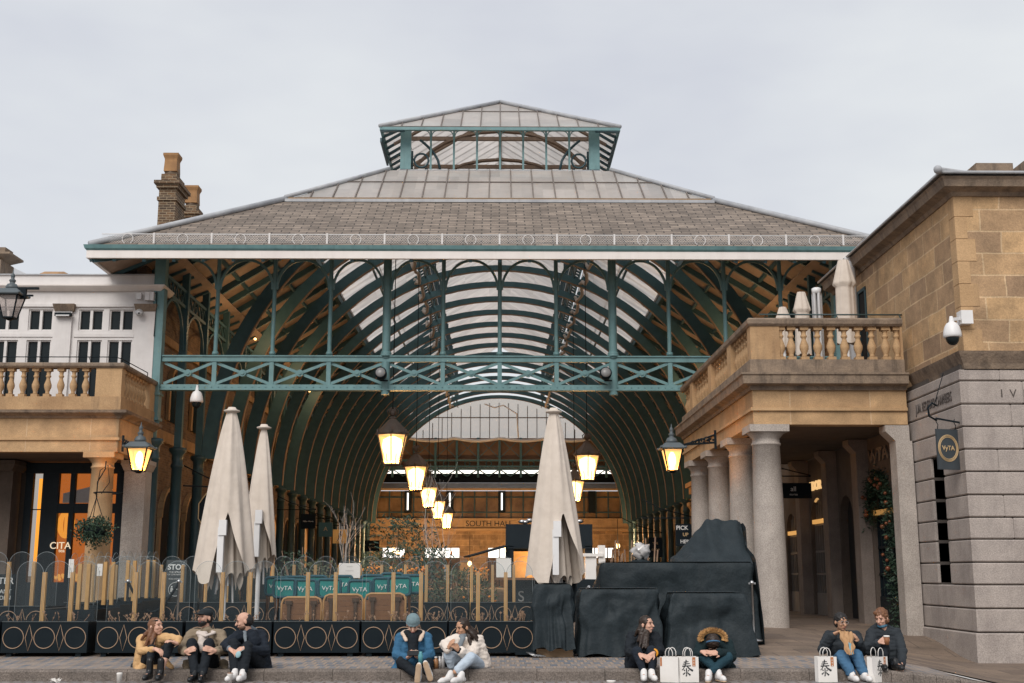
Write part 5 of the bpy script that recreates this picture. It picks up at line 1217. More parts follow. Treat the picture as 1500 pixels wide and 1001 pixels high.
drape('covered_bar', 'long black cover over a bar counter, rising to a tall hump at its right', (xt(884, 830, Yg), xb), zt1, (xa, xt(1112, 900, Yg)), h(3, Yg)+.02, Yg+.1, Yg+1.5, Yg, Yg+1.6, 14, amp=.06, group='black covers over stacked furniture')
# tall hump cloth over umbrella-like frame
t = bpy.data.objects['covered_bar']
b = MB(); g = 34; vv = []
pk0, pk1 = P(1052, 768, Yg+.9), P(1103, 761, Yg+.9)
for j in range(g+1):
    for i in range(g+1):
        u, v = i/g, j/g                       # u along x, v front->back
        x = xt(996, 830, Yg)+(xb+.02-xt(996, 830, Yg))*u
        ridge = zt1+(pk1.z-zt1)*min(1, (u/.52))**1.0 if u < .52 else pk1.z-.06*(u-.52)/.48
        ridge += (-.03*sin(pi*u/.52)+.012*sin(u*40)) if u < .52 else .012*sin(u*30)
        prf = min(1, v*1.55)**1.25 if v < .72 else 1-(v-.72)*1.0
        z = zt1+(ridge-zt1)*prf+.09*NZ.noise(V((u*5, v*3, 2.0)))*prf+.10*abs(NZ.noise(V((u*3+v*4, v*2-u*6, 5.0))))*prf
        if j == 0 or i == 0: z = zt1-.03
        vv.append(V((x+.02*sin(v*7+u*3)*(u < .95), Yg+.14+1.4*v+.02*sin(u*20)*min(1, v*4), z)))
b.add(vv, [(j*(g+1)+i, j*(g+1)+i+1, (j+1)*(g+1)+i+1, (j+1)*(g+1)+i) for j in range(g) for i in range(g)], True)
vr = [V((xb+.02+.05*sin(j*1.1), Yg+1.5*j/12, 0)) for j in range(13)]
sv = []
for j, p in enumerate(vr):
    v = j/12; prf = min(1, v*1.55)**1.25 if v < .72 else 1-(v-.72); zt_ = zt1+(pk1.z-.06-zt1)*prf
    for k in range(9): u = k/8; sv.append(V((p.x+.10*u+.05*sin(j*1.4+u*3)*u, p.y-.05*u, zt_+(h(5, 20)+.02-zt_)*u)))
b.add(sv, [(j*9+k, j*9+k+1, (j+1)*9+k+1, (j+1)*9+k) for j in range(12) for k in range(8)], True)
b.build('tall_hump', blackcloth, t, fixn=False)
t = thing('wrapped_heater_head', 'crumpled silver wrapping tied round a heater head above the long black cover', 'wrapped heater', P(938, 820, Yg+.7)); b = MB(); b.ball((0, 0, .14), (.17, .15, .155), 18, 14)
b.v = [p+V((1, 1, 1))*.022*sin(p.x*47+p.z*31)+V((.02*sin(p.z*60), 0, .02*sin(p.x*55))) for p in b.v]; o_ = b.build('foil_wrap', mat('foil', (.62, .60, .58), (.40, .38, .37), sc=9, rough=.35, metal=.25), t); b = MB(); b.cyl((0, 0, -.5), (0, 0, .02), .035, n=8); b.build('neck', steel, t); b = MB(); b.lathe([(.34, -.14), (.15, -.02), (.06, .02)], (0, 0, 0), 12); b.build('base_cloth', blackcloth, t)
# ================================================================= stacked teal chairs and folded tables
def chairback(x, y, z, label, rz=0.0, txt='VyTA'):
    t = thing('folding_chair', label, 'chair', (x, y, z), rz, group='teal canvas folding chairs stacked behind the barrier'); w_, hh = .19, .15
    pts = []
    for cx, cz, a0 in ((w_-.05, hh-.05, 0), (-w_+.05, hh-.05, 90), (-w_+.05, -hh+.05, 180), (w_-.05, -hh+.05, 270)):
        for q in range(5): a = R(a0+q*22.5); pts.append((cx+.05*cos(a), 0, cz+.05*sin(a)))
    b = MB(); b.tube(pts, .024, 6, closed=True); b.build('back_frame', tealtrim, t)
    b = MB(); b.prism([(p[0]*.86, .0, p[2]*.84) for p in pts], (0, .03, 0)); b.build('back_panel', tilegreen, t)
    b = MB(); b.box((-w_+.02, .03, -hh-.02), (w_-.02, .42, -hh+.03)); b.build('seat', tilegreen, t)
    for s_ in (-1, 1): b = MB(); b.bar((s_*(w_-.03), .0, -hh), (s_*(w_-.02), .35, -.72), .03, .03); b.bar((s_*(w_-.03), .36, -hh), (s_*(w_-.02), .02, -.72), .03, .03); b.build('leg', wood, t)
    text(txt, 'chair_lettering', .10, letterwhite, t, (0, -.012, .0), ext=.002, sx=1.1)
Yk = 20.9
for k, (px, py, yo) in enumerate([(417, 862, 0), (447, 863, .02), (482.5, 862, .0), (527, 864, -.12), (563, 860, .25), (585, 859, .12), (604, 856, .42)]):
    q = P(px, py, Yk+yo); chairback(q.x, q.y, q.z, 'teal folding chair with cream lettering, '+['first from the left in the front stack', 'second from the left in the front stack', 'third from the left in the front stack', 'fourth, standing forward above the middle table', 'fifth, half hidden behind the wooden post', 'sixth, above the right table', 'last at the right end, set back'][k])
for k, (px, py, yo) in enumerate([(405, 859, .4), (432, 858, .42), (462, 857, .5), (500, 857, .45), (545, 856, .6), (574, 853, .75)]):
    q = P(px, py, Yk+yo); chairback(q.x, q.y, q.z, 'teal folding chair in the second stack row, '+['behind the leftmost front chair', 'behind the first and second front chairs', 'behind the second and third front chairs', 'behind the third and fourth front chairs', 'behind the fourth front chair', 'behind the sixth front chair'][k], rz=.06*(-1)**k)
mat('walnut', (.07, .04, .022), rough=.5)
for k, (px0, px1, pt) in enumerate([(413, 471, 875), (474.5, 532, 871), (535, 594, 869.5)]):
    Y = 20.2-.04*k; x0, x1 = xt(px0, pt, Y), xt(px1, pt, Y); z1 = zt(pt, Y, 500); z0 = z1-.72
    t = thing('folded_table', 'brown slatted table folded on its side, '+['left of three', 'middle of three', 'right of three'][k], 'table', ((x0+x1)/2, Y, z0), group='folded slatted tables leaning in a row'); w_ = (x1-x0)/2
    b = MB()
    for q in range(8): za_ = .015+q*.086; b.box((-w_+(.05 if q == 7 else .0), 0, za_), (w_-(.05 if q == 7 else 0), .022, za_+.082))
    b.build('table_top', wood, t)
    b = MB(); b.tube([(-w_+.0, .011, 0), (-w_, .011, .62), (-w_+.03, .011, .69), (-w_+.09, .011, .715), (w_-.09, .011, .715), (w_-.03, .011, .69), (w_, .011, .62), (w_, .011, 0)], .02, 6); b.build('rim', mat('table_edge', (.45, .25, .10), rough=.5) if 'table_edge' not in MATS else MATS['table_edge'], t)
    for s_ in (-1, 1): b = MB(); b.bar((s_*w_*.62, -.03, .0), (s_*w_*.62, -.03, .64), .05, .025); b.bar((s_*w_*.6, -.05, .30), (0, -.05, .0), .012, .012); b.box((s_*w_*.62-.05, -.05, .60), (s_*w_*.62+.05, -.0, .66)); b.build('folded_leg', MATS['walnut'], t)
for y in (20.2, 21.5): pass
# dark crates under the stack
t = thing('planter_trough', 'dark low trough under the stacked teal chairs', 'trough', (xt(505, 890, 21.3), 21.3, h(-2.5, 21.3))); b = MB(); b.box((-1.25, .0, 0), (1.25, .5, .26)); b.box((-1.28, -.02, .24), (1.28, .52, .28)); b.build('trough_body', black, t)
# ================================================================= plants
def shrub(name, label, p, rx, rz_, n, m, seed, cat='shrub', stems=5, leafs=.05, group=None, fl=0):
    t = thing(name, label, cat, p, group=group); r_ = random.Random(seed); b = MB()
    for k in range(n):
        a = r_.uniform(0, 6.28); u = r_.random()**.5; z = r_.uniform(.15, 1)*rz_; rr = rx*u*(.5+.7*math.sin(pi*min(1, z/rz_*.9)))
        rr *= .75+.45*sin(3*a+seed)*sin(z*5+seed)
        c = V((rr*cos(a), rr*sin(a), z)); d = V((r_.uniform(-1, 1), r_.uniform(-1, 1), r_.uniform(-.4, 1))).normalized(); e = d.orthogonal().normalized(); s_ = leafs*r_.uniform(.6, 1.4)
        b.add([c, c+d*s_+e*s_*.35, c+d*s_*2, c+d*s_-e*s_*.35], [(0, 1, 2, 3)])
    b.build('foliage', m, t, fixn=False); b = MB()
    for k in range(stems):
        a = r_.uniform(0, 6.28); d = V((rx*.6*cos(a), rx*.6*sin(a), rz_*r_.uniform(.8, 1.1))); b.tube([(0, 0, 0), d*.5+V((r_.uniform(-.1, .1), 0, 0)), d], .02, 5, r1=.006)
    b.build('stem', twig, t)
    if fl:
        b = MB()
        for k in range(fl): a = r_.uniform(0, 6.28); z = r_.uniform(.4, 1)*rz_; b.ball((rx*.8*cos(a), rx*.8*sin(a)-.05, z), r_.uniform(.015, .03), 6, 5)
        b.build('blossom', flower, t)
    return t
def bare_tree(label, p, H, n, seed, m, spread=.25):
    t = thing('bare_sapling', label, 'tree', p, group='bare pale saplings in the planters'); r_ = random.Random(seed); b = MB()
    b.cyl((0, 0, -.3), (0, 0, .05), .03, n=6); b.build('trunk', m, t); b = MB()
    def br(o, d, L_, rad, lv):
        pts = [o]; 
        for k in range(4): d = (d+V((r_.uniform(-.16, .16), r_.uniform(-.16, .16), .04))).normalized(); pts.append(pts[-1]+d*L_/4)
        b.tube(pts, rad, 5, r1=rad*.4)
        if lv > 0:
            for k in range(4): q = pts[r_.randrange(1, 5)]; br(q, (d+V((r_.uniform(-.7, .7), r_.uniform(-.6, .6), r_.uniform(0, .3)))).normalized(), L_*.45, rad*.5, lv-1)
    for k in range(n): a = 2*pi*k/n+r_.random(); br(V((0, 0, 0)), V((spread*cos(a)*1.6, spread*sin(a), 1)).normalized(), H*r_.uniform(.75, 1), .012, 2)
    b.build('crown', m, t)
q = P(505, 832, 25.6); bare_tree('bare pale sapling with fanning branches behind the square notice', q, 1.0, 4, 2, birch, .2)
q = P(632, 830, 26.5); bare_tree('slim bare sapling right of the dark shrubs', q, 1.9, 2, 4, birch, .07); q = P(652, 830, 27.0); bare_tree('slim bare sapling beside the farther one, left of the SOUTH HALL lettering', q, 1.7, 2, 9, birch, .07)
for k, (px, pyb, Y, rx, rz_, n, m, fl, lb) in enumerate([(590, 880, 27.5, 1.0, 2.3, 1500, leaf, 0, 'large dark shrub in the middle of the hall entrance'), (552, 880, 26.5, .7, 1.5, 900, leafy, 6, 'low dark shrub with orange blossom beside the square notice'), (625, 880, 26.2, .65, 1.6, 900, leaf, 5, 'rounded dark shrub left of the row of wooden posts'), (672, 885, 25.8, .55, 1.1, 700, leafy, 0, 'small olive shrub behind the back barriers'), (700, 890, 25.7, .5, .9, 600, leafy, 5, 'small flowering shrub near the kiosk'), (462, 880, 27, .6, 1.3, 600, leafy, 0, 'thin shrub behind the left teal chairs'), (430, 880, 27.5, .5, 1.5, 500, leaf, 0, 'narrow dark shrub beside the hall columns')]):
    q = P(px, pyb, Y); shrub('potted_shrub', lb, V((q.x, Y, .32)), rx, rz_, n, m, 50+k, group='shrubs in the hall entrance', fl=fl)
for k, (px, lb) in enumerate([(545, 'orange flower clump nearest the square notice'), (588, 'orange flower clump in the middle of the shrubs'), (606, 'orange flower clump at the right of the shrubs'), (700, 'pale orange flower clump by the right posts')]):
    q = P(px, 838, 25.3); t = thing('flower_clump', lb, 'flowers', q, group='orange flowers among the shrubs'); r_ = random.Random(k); b = MB()
    for j in range(22): b.ball((r_.uniform(-.24, .24), r_.uniform(-.1, .1), r_.uniform(-.06, .10)), r_.uniform(.012, .03), 6, 5)
    b.build('blossom', flower, t); b = MB()
    for j in range(60): c = V((r_.uniform(-.22, .22), r_.uniform(-.1, .15), r_.uniform(-.25, .05))); d = V((r_.uniform(-1, 1), r_.uniform(-1, 1), 1)).normalized()*.07; b.add([c, c+d*.5+V((.02, 0, 0)), c+d, c+d*.5-V((.02, 0, 0))], [(0, 1, 2, 3)])
    b.build('foliage', leafy, t, fixn=False)
# hanging basket on left column
q = P(138, 781, 31.15); t = thing('hanging_basket', 'dark leafy hanging basket in front of the lit shop column', 'hanging basket', V((q.x, 31.15, q.z))); r_ = random.Random(5); b = MB()
for k in range(1150):
    d = V((r_.gauss(0, 1), r_.gauss(0, 1), r_.gauss(0, 1))).normalized(); c = V((d.x*.50*r_.uniform(.5, 1.05)+.05*sin(d.z*9), d.y*.35, d.z*.24*r_.uniform(.6, 1.3)+.12)); 
    if d.z < 0: c.z -= r_.random()**2*.28
    s_ = .05; e = V((r_.uniform(-1, 1), r_.uniform(-1, 1), r_.uniform(-1, 1))).normalized(); f_ = e.orthogonal().normalized(); b.add([c, c+e*s_+f_*s_*.4, c+e*s_*1.8, c+e*s_-f_*s_*.4], [(0, 1, 2, 3)])
b.build('foliage', leaf, t, fixn=False)
b = MB(); b.ball((0, 0, .05), (.30, .25, .2), 12, 8); b.build('basket_bowl', black, t)
b = MB(); top = zt(673, 31.3, 140)-q.z
for a in (0, 2.1, 4.2): b.tube([(.28*cos(a), .2*sin(a), .15), (.0, 0, top-1.0)], .01, 4)
b.tube([(0, 0, top-1.0), (0, 0, top-.6), (.15, .1, top-.25), (.12, .2, top-.05)], .016, 5); b.tube([(-.0, 0, top-.7), (.05, .0, top-.3), (.22, .05, top-.15), (.28, .1, top-.6), (.1, .05, top-.9)], .012, 4)
b.tube([(.12+.36*cos(a), .55+.36*sin(a)*-1, top-.85) for a in [pi*2*k/20 for k in range(20)]], .02, 5, closed=True); b.build('hanger', black, t)
# garland with copper baubles on the arcade door
t = thing('door_garland', 'dark evergreen garland with copper baubles round the arcade doorway', 'garland', (XW-.05, 27.03, .1)); r_ = random.Random(8); b = MB(); bb_ = MB()
path = [V((-.02, -.72, 0)), V((-.04, -.74, 1.1)), V((-.03, -.78, 2.2)), V((0, -.66, 2.9)), V((0, -.3, 3.35)), V((0, .2, 3.38)), V((0, .6, 3.05)), V((0, .80, 2.4))]
for k in range(3600):
    u = r_.random()**.8*6.999; i = int(u); c = path[i]+(path[i+1]-path[i])*(u-i)+V((r_.gauss(0, .07), r_.gauss(0, .16), r_.gauss(0, .1))); s_ = .05; e = V((r_.uniform(-1, 1), r_.uniform(-1, 1), r_.uniform(-1, 1))).normalized(); f_ = e.orthogonal().normalized(); b.add([c, c+e*s_+f_*s_*.3, c+e*s_*2, c+e*s_-f_*s_*.3], [(0, 1, 2, 3)])
for k in range(24):
    u = r_.random()*6.99; i = int(u); c = path[i]+(path[i+1]-path[i])*(u-i)+V((-.12, r_.gauss(0, .16), r_.gauss(0, .08))); bb_.ball(c, r_.uniform(.03, .06), 8, 6)
b.build('foliage', leaf, t, fixn=False); bb_.build('bauble', bauble, t)
# ================================================================= kiosk and signs
Yi = 28.0; xk0, xk1 = xt(741, 800, Yi), xt(868, 800, Yi); zk1 = zt(768, Yi)
t = thing('food_kiosk', 'small dark kiosk with warm lit hatch behind the front parasol', 'kiosk', ((xk0+xk1)/2, Yi, .29)); w_ = (xk1-xk0)/2; H = zk1-.29
b = MB(); b.box((-w_, 0, H-.52), (w_, 1.6, H)); b.box((-w_, -.03, H-.56), (w_, 0, H-.52)); b.box((-w_, 0, 0), (-w_+.18, 1.6, H-.5)); b.box((w_-.18, 0, 0), (w_, 1.6, H-.5)); b.box((-w_, 1.5, 0), (w_, 1.6, H-.5)); b.box((-w_, .0, 0), (w_, .1, .95)); b.build('kiosk_frame', dark, t)
b = MB(); b.box((-w_+.18, 1.3, .9), (w_-.18, 1.35, H-.6)); b.build('lit_interior', mat('kiosk_glow', (.5, .28, .1), (.25, .13, .04), sc=3, emis=(1, .5, .15), es=.18), t)
b = MB(); b.box((-w_-.25, -.35, .93), (w_+.1, .3, .98)); b.build('counter', wood, t); b = MB(); b.bar((-w_, -.02, H-.5), (-w_-.9, -.3, H-.75), .5, .03, (0, 0, 1)); b.build('awning_flap', black, t)
b = MB(); b.box((-w_-.22, -.3, .99), (-w_+.12, .0, 1.42)); b.build('counter_box', paper, t)
b = MB()
for x, z in ((-.62, H+.06), (-.45, H+.09), (.72, H+.07), (-.55, H+.05)): b.ball((x, .1, z), (.09, .06, .05), 6, 5)
b.build('spotlights', steel, t); plight('kiosk_light', (0, .7, H-.8), 60, t)
text('S', 'kiosk_lettering', .34, MATS['grey_print'], t, (-w_+.35, -.008, .55)); b = MB(); b.cyl((w_*.1+.1, -.02, .35), (w_*.1+.1, -.0, .35), .16, n=20); b.build('round_sticker', letterwhite, t)
t = thing('cafe_counter', 'low dark counter with white boxes and jars right of the kiosk', 'counter', (xt(885, 830, 27), 27.2, .29)); b = MB(); b.box((-.6, 0, 0), (.5, .6, .95)); b.build('counter_body', dark, t); b = MB(); b.box((-.4, .05, .95), (-.15, .3, 1.45)); b.box((-.1, .05, .95), (.05, .3, 1.7)); b.box((-.45, .0, 1.45), (.0, .3, 1.52)); b.build('white_boxes', paper, t)
b = MB(); r_ = random.Random(3)
for k in range(22): x = r_.uniform(.1, 1.2); b.cyl((x, .1, .8), (x+r_.uniform(-.1, .1), .1, r_.uniform(1.2, 1.9)), .02, n=5)
b.build('dried_stems', twig, t)
def hangsign(px, py, Y, w_, hh, m, label, txt=None, tm=letterwhite, ts=.14, bracket=1.0, rz=0, name='hanging_sign'):
    t = thing(name, label, 'hanging sign', P(px, py, Y), rz); b = MB(); b.box((-w_/2, -.025, -hh/2), (w_/2, .025, hh/2)); b.build('sign_board', m, t)
    b = MB(); b.bar((-w_/2-bracket, 0, hh/2+.18), (w_/2, 0, hh/2+.18), .03, .03)
    for s_ in (-1, 1): b.cyl((s_*w_*.4, 0, hh/2), (s_*w_*.4, 0, hh/2+.18), .012, n=5)
    b.tube([(-w_/2-bracket, 0, hh/2+.75), (-w_/2-bracket*.4, 0, hh/2+.45), (w_/2, 0, hh/2+.2)], .014, 4); b.build('sign_bracket', black, t)
    if txt:
        for k, (s_, z, sz_) in enumerate(txt): text(s_, 'sign_lettering', sz_, tm, t, (0, -.03, z), ext=.003)
    return t
hangsign(451.5, 764, 50, .62, .60, black, 'square black hanging sign, nearest of the three in the left aisle', [('Miller Harris', 0, .085)])
hangsign(477, 776, 53, .60, .62, mat('sign_teal', (.06, .16, .18), rough=.5), 'square teal hanging sign between the black and orange ones', [('A', .02, .26)], lettergold)
t = hangsign(498, 786, 55, .64, .62, mat('sign_orange', (.62, .33, .10), rough=.5, emis=(1, .5, .15), es=.10), 'square orange hanging sign with a dark walking figure'); b = MB(); b.ball((.02, -.03, .2), (.045, .012, .05)); b.bar((.0, -.03, .15), (-.02, -.03, -.02), .09, .02, (0, 1, 0)); b.bar((-.02, -.03, 0), (-.1, -.03, -.2), .04, .02, (0, 1, 0)); b.bar((-.02, -.03, 0), (.07, -.03, -.2), .04, .02, (0, 1, 0)); b.bar((0, -.03, .12), (.1, -.03, .0), .03, .02, (0, 1, 0)); b.build('figure', ink, t); text('WALKING', 'sign_lettering', .08, ink, t, (0, -.03, -.255))
hangsign(545, 800, 62, .75, .55, black, 'black hanging sign beyond the orange one', [('GREEK', .08, .1), ('SQUARE', -.08, .1)], lettergold)
hangsign(960, 802, 47, .55, .75, black, 'black hanging sign in the right aisle behind the silver wrapping', [('THE', .15, .12), ('SHOP', -.1, .12)], lettergold)
t = hangsign(1003, 784, 36.5, .56, .66, black, 'black PICK UP HERE hanging sign left of the granite columns'); text('PICK', 'sign_lettering', .17, letterwhite, t, (-.08, -.03, .21), bold=.004); text('UP', 'sign_lettering', .14, lettergold, t, (.02, -.03, .01), bold=.003); text('HERE', 'sign_lettering', .15, letterwhite, t, (.03, -.03, -.20), bold=.004)
t = hangsign(1162, 719, 31.5, .95, .40, black, 'long black sign hanging inside the right arcade', [('all', .04, .18), ('stories', -.1, .08)], bracket=.2)
# VyTA projecting sign on the chambers corner
t = thing('projecting_sign', 'dark square hanging sign with gold ring and VyTA lettering on an iron bracket', 'hanging sign', P(1388, 657, 22.35), R(18)); b = MB(); b.box((-.24, -.02, -.40), (.24, .02, .36)); b.build('sign_board', mat('sign_charcoal', (.045, .055, .062), rough=.6), t)
for r_ in (.185, .205, .222): b = MB(); b.tube([(r_*cos(a), -.024, r_*1.12*sin(a)) for a in [2*pi*k/36 for k in range(36)]], .007, 5, closed=True); b.build('gold_ring', lettergold, t)
text('VyTA', 'sign_lettering', .12, lettergold, t, (0, -.026, 0), ext=.003, bold=.002)
b = MB(); b.tube([(-.2, 0, .52), (-.35, .02, .60), (-.38, .0, .75), (-.28, 0, .85), (-.18, 0, .80)], .02, 5); b.bar((-.22, 0, .56), (.62, -.1, .44), .03, .03); b.tube([(-.22, 0, .85), (.10, .1, 1.45)], .01, 4); b.tube([(.3, 0, .95), (1.15, .25, 1.55)], .01, 4)
for x in (-.2, .2): b.tube([(x, 0, .36), (x+.02, 0, .44), (x-.02, 0, .50), (x, 0, .56)], .01, 4)
b.build('sign_bracket', black, t)
# octagonal pub sign left
t = thing('octagonal_sign', 'dark octagonal hanging sign with a bearded figure in a pointed hat at the left shopfronts', 'hanging sign', P(309, 749, 37.2)); b = MB(); b.prism([(.42*cos(R(22.5+45*k)), -.03, .62*sin(R(22.5+45*k))) for k in range(8)], (0, .06, 0)); b.build('sign_board', black, t)
b = MB(); pk = [(.40*cos(R(22.5+45*k)), -.045, .59*sin(R(22.5+45*k))) for k in range(8)]; b.tube(pk, .018, 5, closed=True); b.build('gold_edge', lettergold, t)
b = MB(); b.prism([(-.16, -.05, .12), (.12, -.05, .12), (-.10, -.05, .40)], (0, .02, 0)); b.build('pointed_hat', redbrown, t); b = MB(); b.ball((-.02, -.04, .03), (.13, .02, .12), 12, 8); b.build('painted_face', gold, t); b = MB(); b.prism([(-.16, -.052, .0), (.13, -.052, .0), (.05, -.052, -.25), (-.08, -.052, -.25)], (0, .02, 0)); b.build('painted_beard', lettergold, t); text('PUB', 'sign_lettering', .16, lettergold, t, (0, -.04, -.42))
b = MB(); b.bar((-.9, 0, .78), (.45, 0, .72), .04, .04); b.tube([(-.9, 0, 1.4), (-.3, 0, 1.1), (.45, 0, .75)], .02, 4); b.build('sign_bracket', black, t)
# ================================================================= bags, cups
def bag(p, rz, label, w_=.255, d_=.13, hh=.32, front=True, side=False):
    t = thing('paper_carrier_bag', label, 'paper bag', p, rz, group='white paper carrier bags on the kerb'); b = MB()
    b.add([(-w_/2, -d_/2, 0), (w_/2, -d_/2, 0), (w_/2, d_/2, 0), (-w_/2, d_/2, 0), (-w_/2, -d_/2, hh), (w_/2, -d_/2, hh), (w_/2, d_/2, hh), (-w_/2, d_/2, hh), (w_/2-.018, 0, hh*.97), (-w_/2+.018, 0, hh*.97), (w_/2-.02, 0, hh*.4), (-w_/2+.02, 0, hh*.4)],
          [(0, 3, 2, 1), (0, 1, 5, 4), (2, 3, 7, 6), (1, 2, 10), (2, 6, 8, 10), (1, 10, 8, 5), (3, 0, 11), (0, 4, 9, 11), (3, 11, 9, 7)]); b.build('paper_body', paper, t, fixn=False)
    for s_ in (-1, 1): b = MB(); b.tube([(-.05, s_*d_*.45, hh-.03), (-.05, s_*d_*.45, hh+.06), (-.03, s_*d_*.45, hh+.10), (.0, s_*d_*.45, hh+.112), (.03, s_*d_*.45, hh+.10), (.05, s_*d_*.45, hh+.06), (.05, s_*d_*.45, hh-.03)], .0055, 5); b.build('handle', paper, t)
    y = -d_/2-.002
    if front:
        b = MB(); b.box((.045, y-.001, hh-.12), (.085, y, hh-.005)); b.build('orange_label', redbrown, t)
        b = MB()
        for k in range(3): b.box((.056, y-.003, hh-.045-.034*k), (.074, y-.0012, hh-.041-.034*k)); b.box((.063, y-.003, hh-.056-.034*k), (.067, y-.0012, hh-.032-.034*k))
        b.build('label_mark', paper, t)
        # brush written character
        def st(pts, w0, w1):
            n = len(pts)
            for k in range(n-1):
                a, c = V((pts[k][0], y-.0015, pts[k][1])), V((pts[k+1][0], y-.0015, pts[k+1][1])); d = (c-a).normalized(); s_ = V((-d.z, 0, d.x)); wa = w0+(w1-w0)*k/(n-1); wb2 = w0+(w1-w0)*(k+1)/(n-1); bm.add([a+s_*wa, c+s_*wb2, c-s_*wb2, a-s_*wa], [(0, 1, 2, 3)])
        bm = MB(); cx, cz = -.035, hh*.62
        for pts, a, c in (([(-.035, .055), (.03, .062)], .006, .005), ([(-.045, .030), (.045, .038)], .006, .005), ([(-.055, .004), (.06, .010)], .008, .006), ([(.0, .085), (-.01, .03), (-.04, -.03), (-.06, -.045)], .008, .004), ([(.005, .01), (.035, -.025), (.085, -.055)], .006, .013), ([(.0, -.02), (.0, -.12), (-.012, -.115)], .007, .006), ([(-.035, -.04), (-.02, -.055)], .007, .006), ([(-.045, -.10), (-.015, -.075)], .009, .005), ([(.035, -.045), (.015, -.06)], .006, .005), ([(.01, -.075), (.05, -.11)], .006, .011)):
            st([(cx+q[0], cz+q[1]) for q in pts], a, c)
        bm.build('brush_character', ink, t, fixn=False)
    elif side:
        b = MB(); b.box((-w_/2-.002, -.03, hh-.12), (-w_/2-.0, .0, hh-.01)); b.box((-w_/2+.005, y-.001, hh-.12), (-w_/2+.03, y, hh-.01)); b.build('orange_label', redbrown, t)
    return t
Yb_ = 16.12
def gp(px, Y=Yb_): p = P(px, 985, Y); return V((p.x, Y, zroad(p.x, Y)))
bag(gp(983), R(-30), 'white carrier bag turned sideways, left of the two between the women', front=False, side=True); bag(gp(1008), R(3), 'white carrier bag with a black brush character beside the fur hooded person')
bag(gp(1210), R(4), 'white carrier bag with a black brush character beside the man in blue jeans'); bag(gp(1286), R(35), 'white carrier bag seen edge on between the two men at the right', front=True)
def cup(p, label, m=paper, hh=.11, r_=.036, lid=True):
    t = thing('paper_cup', label, 'cup', p, group='disposable cups on the road'); b = MB(); b.lathe([(r_*.78, 0), (r_, hh), (r_*1.06, hh+.003), (r_*1.06, hh+.01)], (0, 0, 0), 16); b.build('cup_body', m, t); b = MB(); b.lathe([(r_*1.0, hh+.008), (r_*.98, hh+.02), (r_*.8, hh+.022)], (0, 0, 0), 16); b.build('lid', (mat('cup_lid', (.30, .17, .11), rough=.5) if 'cup_lid' not in MATS else MATS['cup_lid']) if lid else m, t)
def rp_(px, Y): p = P(px, 990, Y); return V((p.x, Y, zroad(p.x, Y)))
cup(rp_(175, 16.0)+V((0, 0, .0)), 'white paper cup standing on the road left of the tan coat', lid=False); cup(rp_(337, 15.98), 'white paper cup with a brown lid by the white trainers')
b = MB(); q = rp_(895, 15.93); b.lathe([(.05, .0), (.06, .03), (.058, .035)], q, 16); t = b.build('takeaway_tub', paper); tag(t, 'flat white tub on the road left of the white trainers', 'tub')
b = MB(); q = rp_(82, 16.0); r_ = random.Random(4)
for k in range(14): b.add([q+V((r_.uniform(-.09, .09), r_.uniform(-.04, .04), r_.uniform(.0, .07))) for _ in range(3)], [(0, 1, 2)])
t = b.build('crumpled_napkin', paper); tag(t, 'crumpled white napkin on the road near the left edge', 'litter')
# cable and tubes under front barriers
b = MB()
for k in range(3): b.tube([P(90+k*3, 958, 19.0)+V((0, 0, -.03)), P(300, 955, 19.2), P(520, 963, 18.9), P(640, 962, 18.9), P(800, 962, 18.7)], .018, 5)
b.v = [V((p.x, p.y, h(p.x, p.y)+.03+.0*p.z)) if i % 5 < 3 else V((p.x, p.y, h(p.x, p.y)+.05)) for i, p in enumerate(b.v)]
t = b.build('floor_cable', alu); tag(t, 'pale cable bundle lying on the setts beneath the front barriers', 'cable')
t = thing('parcel_trolley', 'thin black trolley base with metal feet at the right end of the planter row', 'trolley base', (xt(784, 962, 18.5), 18.45, h(.6, 18.4))); b = MB()
for k in range(4): b.tube([(-.15, 0, .08), (.0+.05*k, -.12, .02)], .012, 4)
b.build('metal_feet', steel, t); b = MB(); b.box((-.3, -.02, .04), (0, .1, .10)); b.build('base_plate', black, t)

for k, (px, py) in enumerate([(576, 806), (583, 811), (741, 806), (688, 826), (905, 800)]):
    q = P(px, py, 90); t = thing('bare_bulb', ['warm bulb above the dark shrubs at the far left of the hall end', 'lower warm bulb beside the one above the shrubs', 'warm bulb before the far bright openings', 'small warm bulb low in front of the far openings', 'warm bulb at the far right end of the hall'][k], 'lamp', q, group='warm bulbs at the far end of the hall')
    b = MB(); b.ball((0, 0, 0), (.16, .16, .20), 10, 8); b.build('glass_bulb', glowwarm, t); b = MB(); b.cyl((0, 0, .2), (0, 0, 2.0), .02, n=5); b.build('cable', black, t); plight('bulb_light', (0, -.5, 0), 260, t, r=.2, c=(1, .62, .30))
